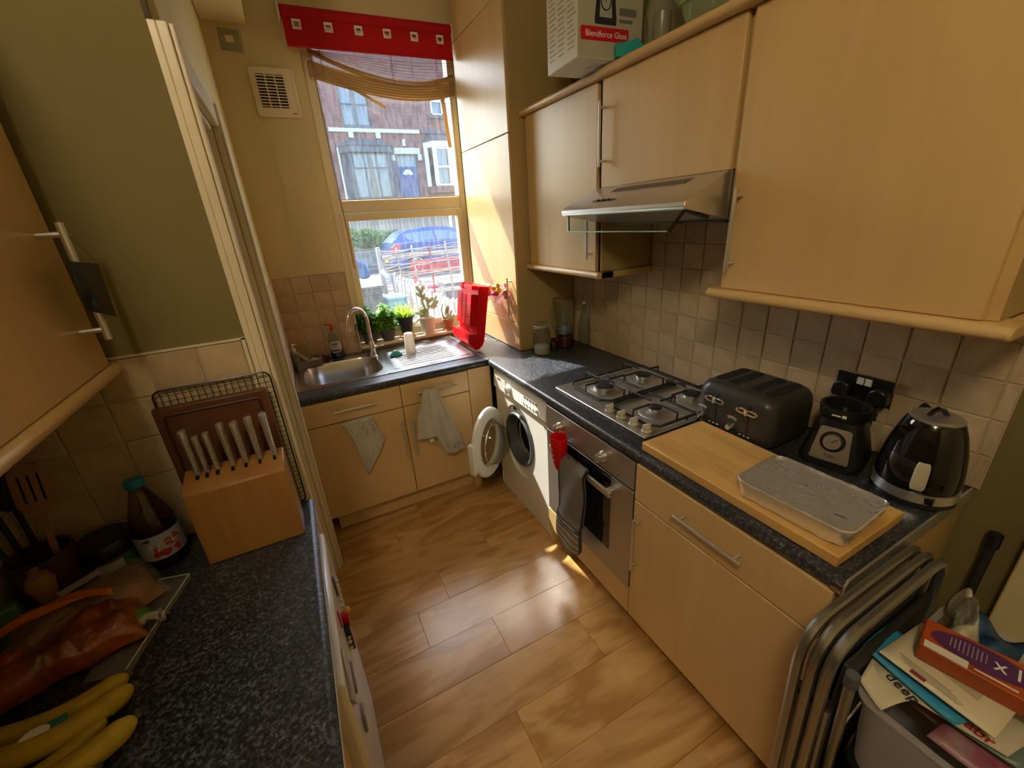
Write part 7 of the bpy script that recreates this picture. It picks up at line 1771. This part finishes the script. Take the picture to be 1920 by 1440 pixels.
hc.build('branches', mat('hedge_dark', (0.03, 0.05, 0.015), 0.9), hg)

# cars
def car(lab, xr, y0, zg, flip, paint, L=4.05):
    s_ = -1 if flip else 1
    X = lambda q: xr + s_ * q
    yc = y0 + 0.86
    t = thing('car', lab, 'car', (X(L / 2), yc, zg))
    low = [(0.02, 0.30), (0.0, 0.48), (0.06, 0.62), (0.02, 0.84), (0.10, 0.96), (0.75, 0.99), (2.75, 0.93), (3.70, 0.80), (3.98, 0.62), (4.02, 0.35), (3.95, 0.28), (0.10, 0.26)]
    k = L / 4.02
    pts = [(X(a * k), zg + z) for a, z in low]
    if flip: pts = pts[::-1]
    MB().prism(pts, 'y', y0, y0 + 1.72).build('body', paint, t, bevel=0.06, seg=3)
    up = [(0.06, 0.93), (0.28, 1.14), (0.46, 1.27), (0.60, 1.31), (1.30, 1.37), (1.95, 1.34), (2.55, 1.10), (2.95, 0.92)]
    def wz(z): return 0.83 - 0.26 * max(0, (z - 0.93) / 0.44)
    n = len(up); vs = [(X(a * k), yc - wz(z), zg + z) for a, z in up] + [(X(a * k), yc + wz(z), zg + z) for a, z in up]
    fs = [list(range(n)), list(range(n, 2 * n))[::-1]] + [(i, n + i, n + i + 1, i + 1) for i in range(n - 1)]
    if flip: fs = [f[::-1] for f in fs]
    MB().add(vs, fs).build('cabin', paint, t, smooth=50)
    gl_ = mat('car_glass', (0.10, 0.16, 0.20), 0.05, coat=0.6) if 'car_glass' not in M else M['car_glass']; M['car_glass'] = gl_
    def sidewin(poly, nm='side_window'):
        MB().add([(X(a * k), yc - wz(z) - 0.012, zg + z) for a, z in poly], [list(range(len(poly)))]).build(nm, gl_, t, smooth=0)
    sidewin([(0.62, 1.02), (0.44, 1.16), (0.52, 1.22), (1.20, 1.27), (1.36, 1.26), (1.36, 0.99), (0.75, 0.99)])
    sidewin([(1.44, 1.26), (1.90, 1.24), (2.42, 1.04), (2.48, 0.97), (1.44, 0.98)])
    MB().add([(X(0.10 * k) - s_ * 0.012, yc - 0.72, zg + 0.975), (X(0.10 * k) - s_ * 0.012, yc + 0.72, zg + 0.975), (X(0.40 * k) - s_ * 0.012, yc + 0.60, zg + 1.235), (X(0.40 * k) - s_ * 0.012, yc - 0.60, zg + 1.235)], [(0, 1, 2, 3)]).build('rear_window', gl_, t, smooth=0)
    rl = M.setdefault('tail', mat('tail_light', (0.60, 0.02, 0.03), 0.15, coat=0.5))
    for yy, sg in ((y0 - 0.012, -1),):
        MB().add([(X(-0.015), yy, zg + 0.80), (X(0.02), yy, zg + 0.70), (X(0.10), yy, zg + 0.70), (X(0.34), yy, zg + 0.93), (X(0.10), yy, zg + 0.92)], [(0, 1, 2, 3, 4)]).build('tail_light', rl, t, solid=0.03, smooth=0)
    if not flip:
        MB().box(min(X(-0.02), X(0.02)), max(X(-0.02), X(0.02)), yc - 0.26, yc + 0.26, zg + 0.40, zg + 0.52).build('number_plate', mat('yellow_plate', (0.60, 0.48, 0.05), 0.5), t)
    for a in (0.72, 3.20):
        wx_ = X(a * k)
        w1 = MB().lathe([(0.0, y0 - 0.01), (0.29, y0 - 0.01), (0.31, y0 + 0.02), (0.31, y0 + 0.19), (0.0, y0 + 0.19)], (wx_, 0, zg + 0.31), 24, 'y', cap=False).build('wheel', M['blackmat'], t)
        al = MB().tube([(wx_ + 0.20 * math.cos(q), y0 - 0.018, zg + 0.31 + 0.20 * math.sin(q)) for q in [2 * PI * i / 24 for i in range(24)]], 0.016, 6, closed=True)
        for q in range(7): an = 2 * PI * q / 7; al.tube([(wx_, y0 - 0.02, zg + 0.31), (wx_ + 0.20 * math.cos(an), y0 - 0.018, zg + 0.31 + 0.20 * math.sin(an))], 0.018, 6)
        al.build('alloy_wheel', M['steel2'], w1)
    MB().box(min(X(0.05), X(3.9)), max(X(0.05), X(3.9)), y0 - 0.006, y0 + 0.0, zg + 0.56, zg + 0.60).build('side_moulding', M['black'], t)
    return t
car('metallic blue hatchback parked across the street, tail towards the left', 1.78, 10.9, 0.162, False, mat('blue_paint', (0.018, 0.065, 0.24), 0.25, metal=0.3, coat=0.8))
car('dark blue car partly hidden by the left edge of the window', -3.32, 8.9, 0.162, False, mat('deep_blue_paint', (0.01, 0.06, 0.20), 0.2, metal=0.2, coat=0.8), L=4.1)
car('white car parked close to the yard behind the black wheelie bin', -3.80, 5.1, 0.001, False, mat('white_paint', (0.80, 0.80, 0.80), 0.3, coat=0.8), L=4.2)
# bins
def bin_(lab, x0, x1, y0, y1, h, m_, cap):
    t = thing('wheelie_bin', lab, 'bin', ((x0 + x1) / 2, (y0 + y1) / 2, 0))
    b = MB(); LL = [[(x, y, z) for x, y in rrn(x0 - g, x1 + g, y0 - g, y1 + g, 0.05)] for g, z in ((-0.06, 0.03), (0.0, h - 0.08), (0.02, h - 0.07), (0.02, h))]
    vs = [p for l in LL for p in l]; fs = [(q * 48 + i, q * 48 + (i + 1) % 48, (q + 1) * 48 + (i + 1) % 48, (q + 1) * 48 + i) for q in range(3) for i in range(48)]; fs += [list(range(48))[::-1], [144 + i for i in range(48)]]
    b.add(vs, fs).build('body', m_, t)
    MB().prism(rrect(x0 - 0.03, x1 + 0.03, y0 - 0.05, y1 + 0.02, 0.05), 'z', h + 0.001, h + 0.035).tube([(x0, y1 + 0.04, h), (x1, y1 + 0.04, h)], 0.02, 8).build('lid', cap, t, bevel=0.012)
    for x in (x0 + 0.04, x1 - 0.04): MB().lathe([(0.0, -0.03), (0.10, -0.03), (0.10, 0.03), (0.0, 0.03)], (x, y1 - 0.02, 0.101), 20, 'x', cap=False).build('wheel', M['blackmat'], t)
bin_('black wheelie bin seen through the lower left of the window', -0.52, 0.02, 3.25, 3.85, 0.93, mat('bin_black', (0.05, 0.065, 0.075), 0.45, bump=0.3, bscale=60, vary=0.5, vscale=20), mat('bin_lid', (0.06, 0.075, 0.085), 0.4))
bin_('smaller pale blue recycling bin beside the black wheelie bin', 0.09, 0.32, 3.4, 3.7, 0.74, mat('bin_blue', (0.12, 0.34, 0.45), 0.45), mat('bin_blue_lid', (0.14, 0.38, 0.50), 0.4))
# picket fence along the yard
pf_ = thing('picket_fence', 'grey weathered picket fence running from the window towards the street', 'fence', (0.42, 3.0, 0))
pale = mat('silvered_wood', (0.30, 0.265, 0.24), 0.85, bump=0.4, bscale=30, randc=0.22, stretch=(4, 4, 0.4))
p0 = MB().prism([(0.0, 0.0), (0.07, 0.0), (0.07, 0.90), (0.035, 0.93), (0.0, 0.90)], 'x', 0, 0.02).build('paling', pale, pf_)
p0.location = (0.42, 1.55, 0.005)
for k in range(1, 33):
    c = p0.copy(); COL.objects.link(c); c.parent = pf_; c.location = (0.42 + 0.004 * math.sin(k * 2.3), 1.55 + 0.093 * k, 0.005 + 0.018 * math.sin(k * 1.3)); c.rotation_euler = (0.012 * math.sin(k * 3.1), 0, 0)
MB().box(0.445, 0.48, 1.5, 4.6, 0.20, 0.27).box(0.445, 0.48, 1.5, 4.6, 0.68, 0.75).build('rail', pale, pf_)
# woven stick fence
wf = thing('woven_fence', 'rustic woven stick trellis on a wooden post beyond the picket fence', 'fence', (1.0, 4.7, 0))
MB().tube([(0.318, 4.70, 0.0), (0.305, 4.70, 1.30), (0.300, 4.70, 1.345)], [0.042, 0.038, 0.030], 10).tube([(1.95, 4.70, 0), (1.95, 4.70, 1.3)], 0.04, 10).build('post', pale, wf)
MB().box(0.34, 1.95, 4.66, 4.70, 1.155, 1.215).box(0.34, 1.95, 4.66, 4.70, 0.55, 0.60).build('rail', mat('new_wood', (0.52, 0.42, 0.32), 0.8), wf)
rng = random.Random(6); stk_ = mat('hazel_stick', (0.42, 0.34, 0.27), 0.85, randc=0.25)
for i, x in enumerate((0.57, 0.86, 1.10, 1.40, 1.70)):
    MB().tube([(x, 4.64, 0.0), (x + rng.uniform(-.03, .03), 4.64, 0.7), (x + rng.uniform(-.03, .03) - 0.02, 4.64, 1.27 + rng.uniform(0, .10))], 0.014, 7).build('upright_stick', mat('red_stick', (0.35, 0.06, 0.06), 0.8) if i == 2 else stk_, wf)
for i in range(17):
    z = 0.62 + 0.041 * i + rng.uniform(-.012, .012); sl0_ = rng.uniform(-0.03, 0.10); pts = []
    for j in range(15):
        x = 0.34 + (1.9 - 0.34) * j / 14
        pts.append((x, 4.64 + 0.022 * math.cos(PI * (x - 0.57) / 0.28 + (i % 2) * PI), z + sl0_ * (x - 0.34) + rng.uniform(-.010, .010)))
    MB().tube(pts, [0.009 - 0.0003 * j for j in range(15)], 6).build('woven_stick', stk_, wf)
MB(Matrix.Translation((0.40, 4.60, 0.86)) @ Matrix.Rotation(-0.65, 4, 'Y')).box(-0.035, 0.035, -0.01, 0.01, -0.19, 0.19).build('loose_board', mat('pale_board', (0.50, 0.50, 0.56), 0.7), wf)
# things in the garden behind the trellis
t = thing('garden_bench', 'red painted bench behind the woven trellis', 'bench', (1.6, 6.1, 0))
rp2 = mat('red_paint', (0.42, 0.03, 0.04), 0.5)
for z in (0.70, 0.80, 0.90): MB().box(1.15, 2.3, 6.28, 6.31, z, z + 0.075).build('back_slat', rp2, t)
for y in (5.9, 6.03, 6.16): MB().box(1.15, 2.3, y, y + 0.10, 0.44, 0.465).build('seat_slat', rp2, t)
for x in (1.18, 2.22): MB().box(x, x + 0.05, 5.9, 5.95, 0, 0.60).box(x, x + 0.05, 6.25, 6.30, 0, 0.98).box(x, x + 0.05, 5.9, 6.28, 0.58, 0.62).build('leg', rp2, t)
t = thing('garden_sack', 'green sack lying behind the woven trellis', 'sack', (1.0, 5.5, 0.002), rz=0.1)
pillow(MB(), 0.65, 0.45, 0.30, 12, 0.05).build('sack', mat('green_sack', (0.12, 0.32, 0.20), 0.6, vary=0.6, vscale=9), t, smooth=80)
t = thing('planter', 'dark timber planter behind the woven trellis', 'planter', (2.0, 5.3, 0))
for k in range(4): MB().box(1.45, 2.5, 5.15, 5.18, 0.02 + 0.15 * k, 0.16 + 0.15 * k).box(1.45, 1.48, 5.18, 5.6, 0.02 + 0.15 * k, 0.16 + 0.15 * k).box(2.47, 2.5, 5.18, 5.6, 0.02 + 0.15 * k, 0.16 + 0.15 * k).build('board', mat('dark_timber', (0.10, 0.09, 0.10), 0.8) if k == 0 else bpy.data.materials['dark_timber'], t)
MB().box(1.48, 2.47, 5.18, 5.6, 0.02, 0.55).build('soil', M['soil'], t)
t = thing('logs', 'pale log lying on the ground in the next garden', 'log', (1.3, 3.4, 0.07))
MB().tube([(0.75, 3.3, 0.08), (1.4, 3.45, 0.09), (2.1, 3.5, 0.08)], 0.075, 10).build('log', pale, t)
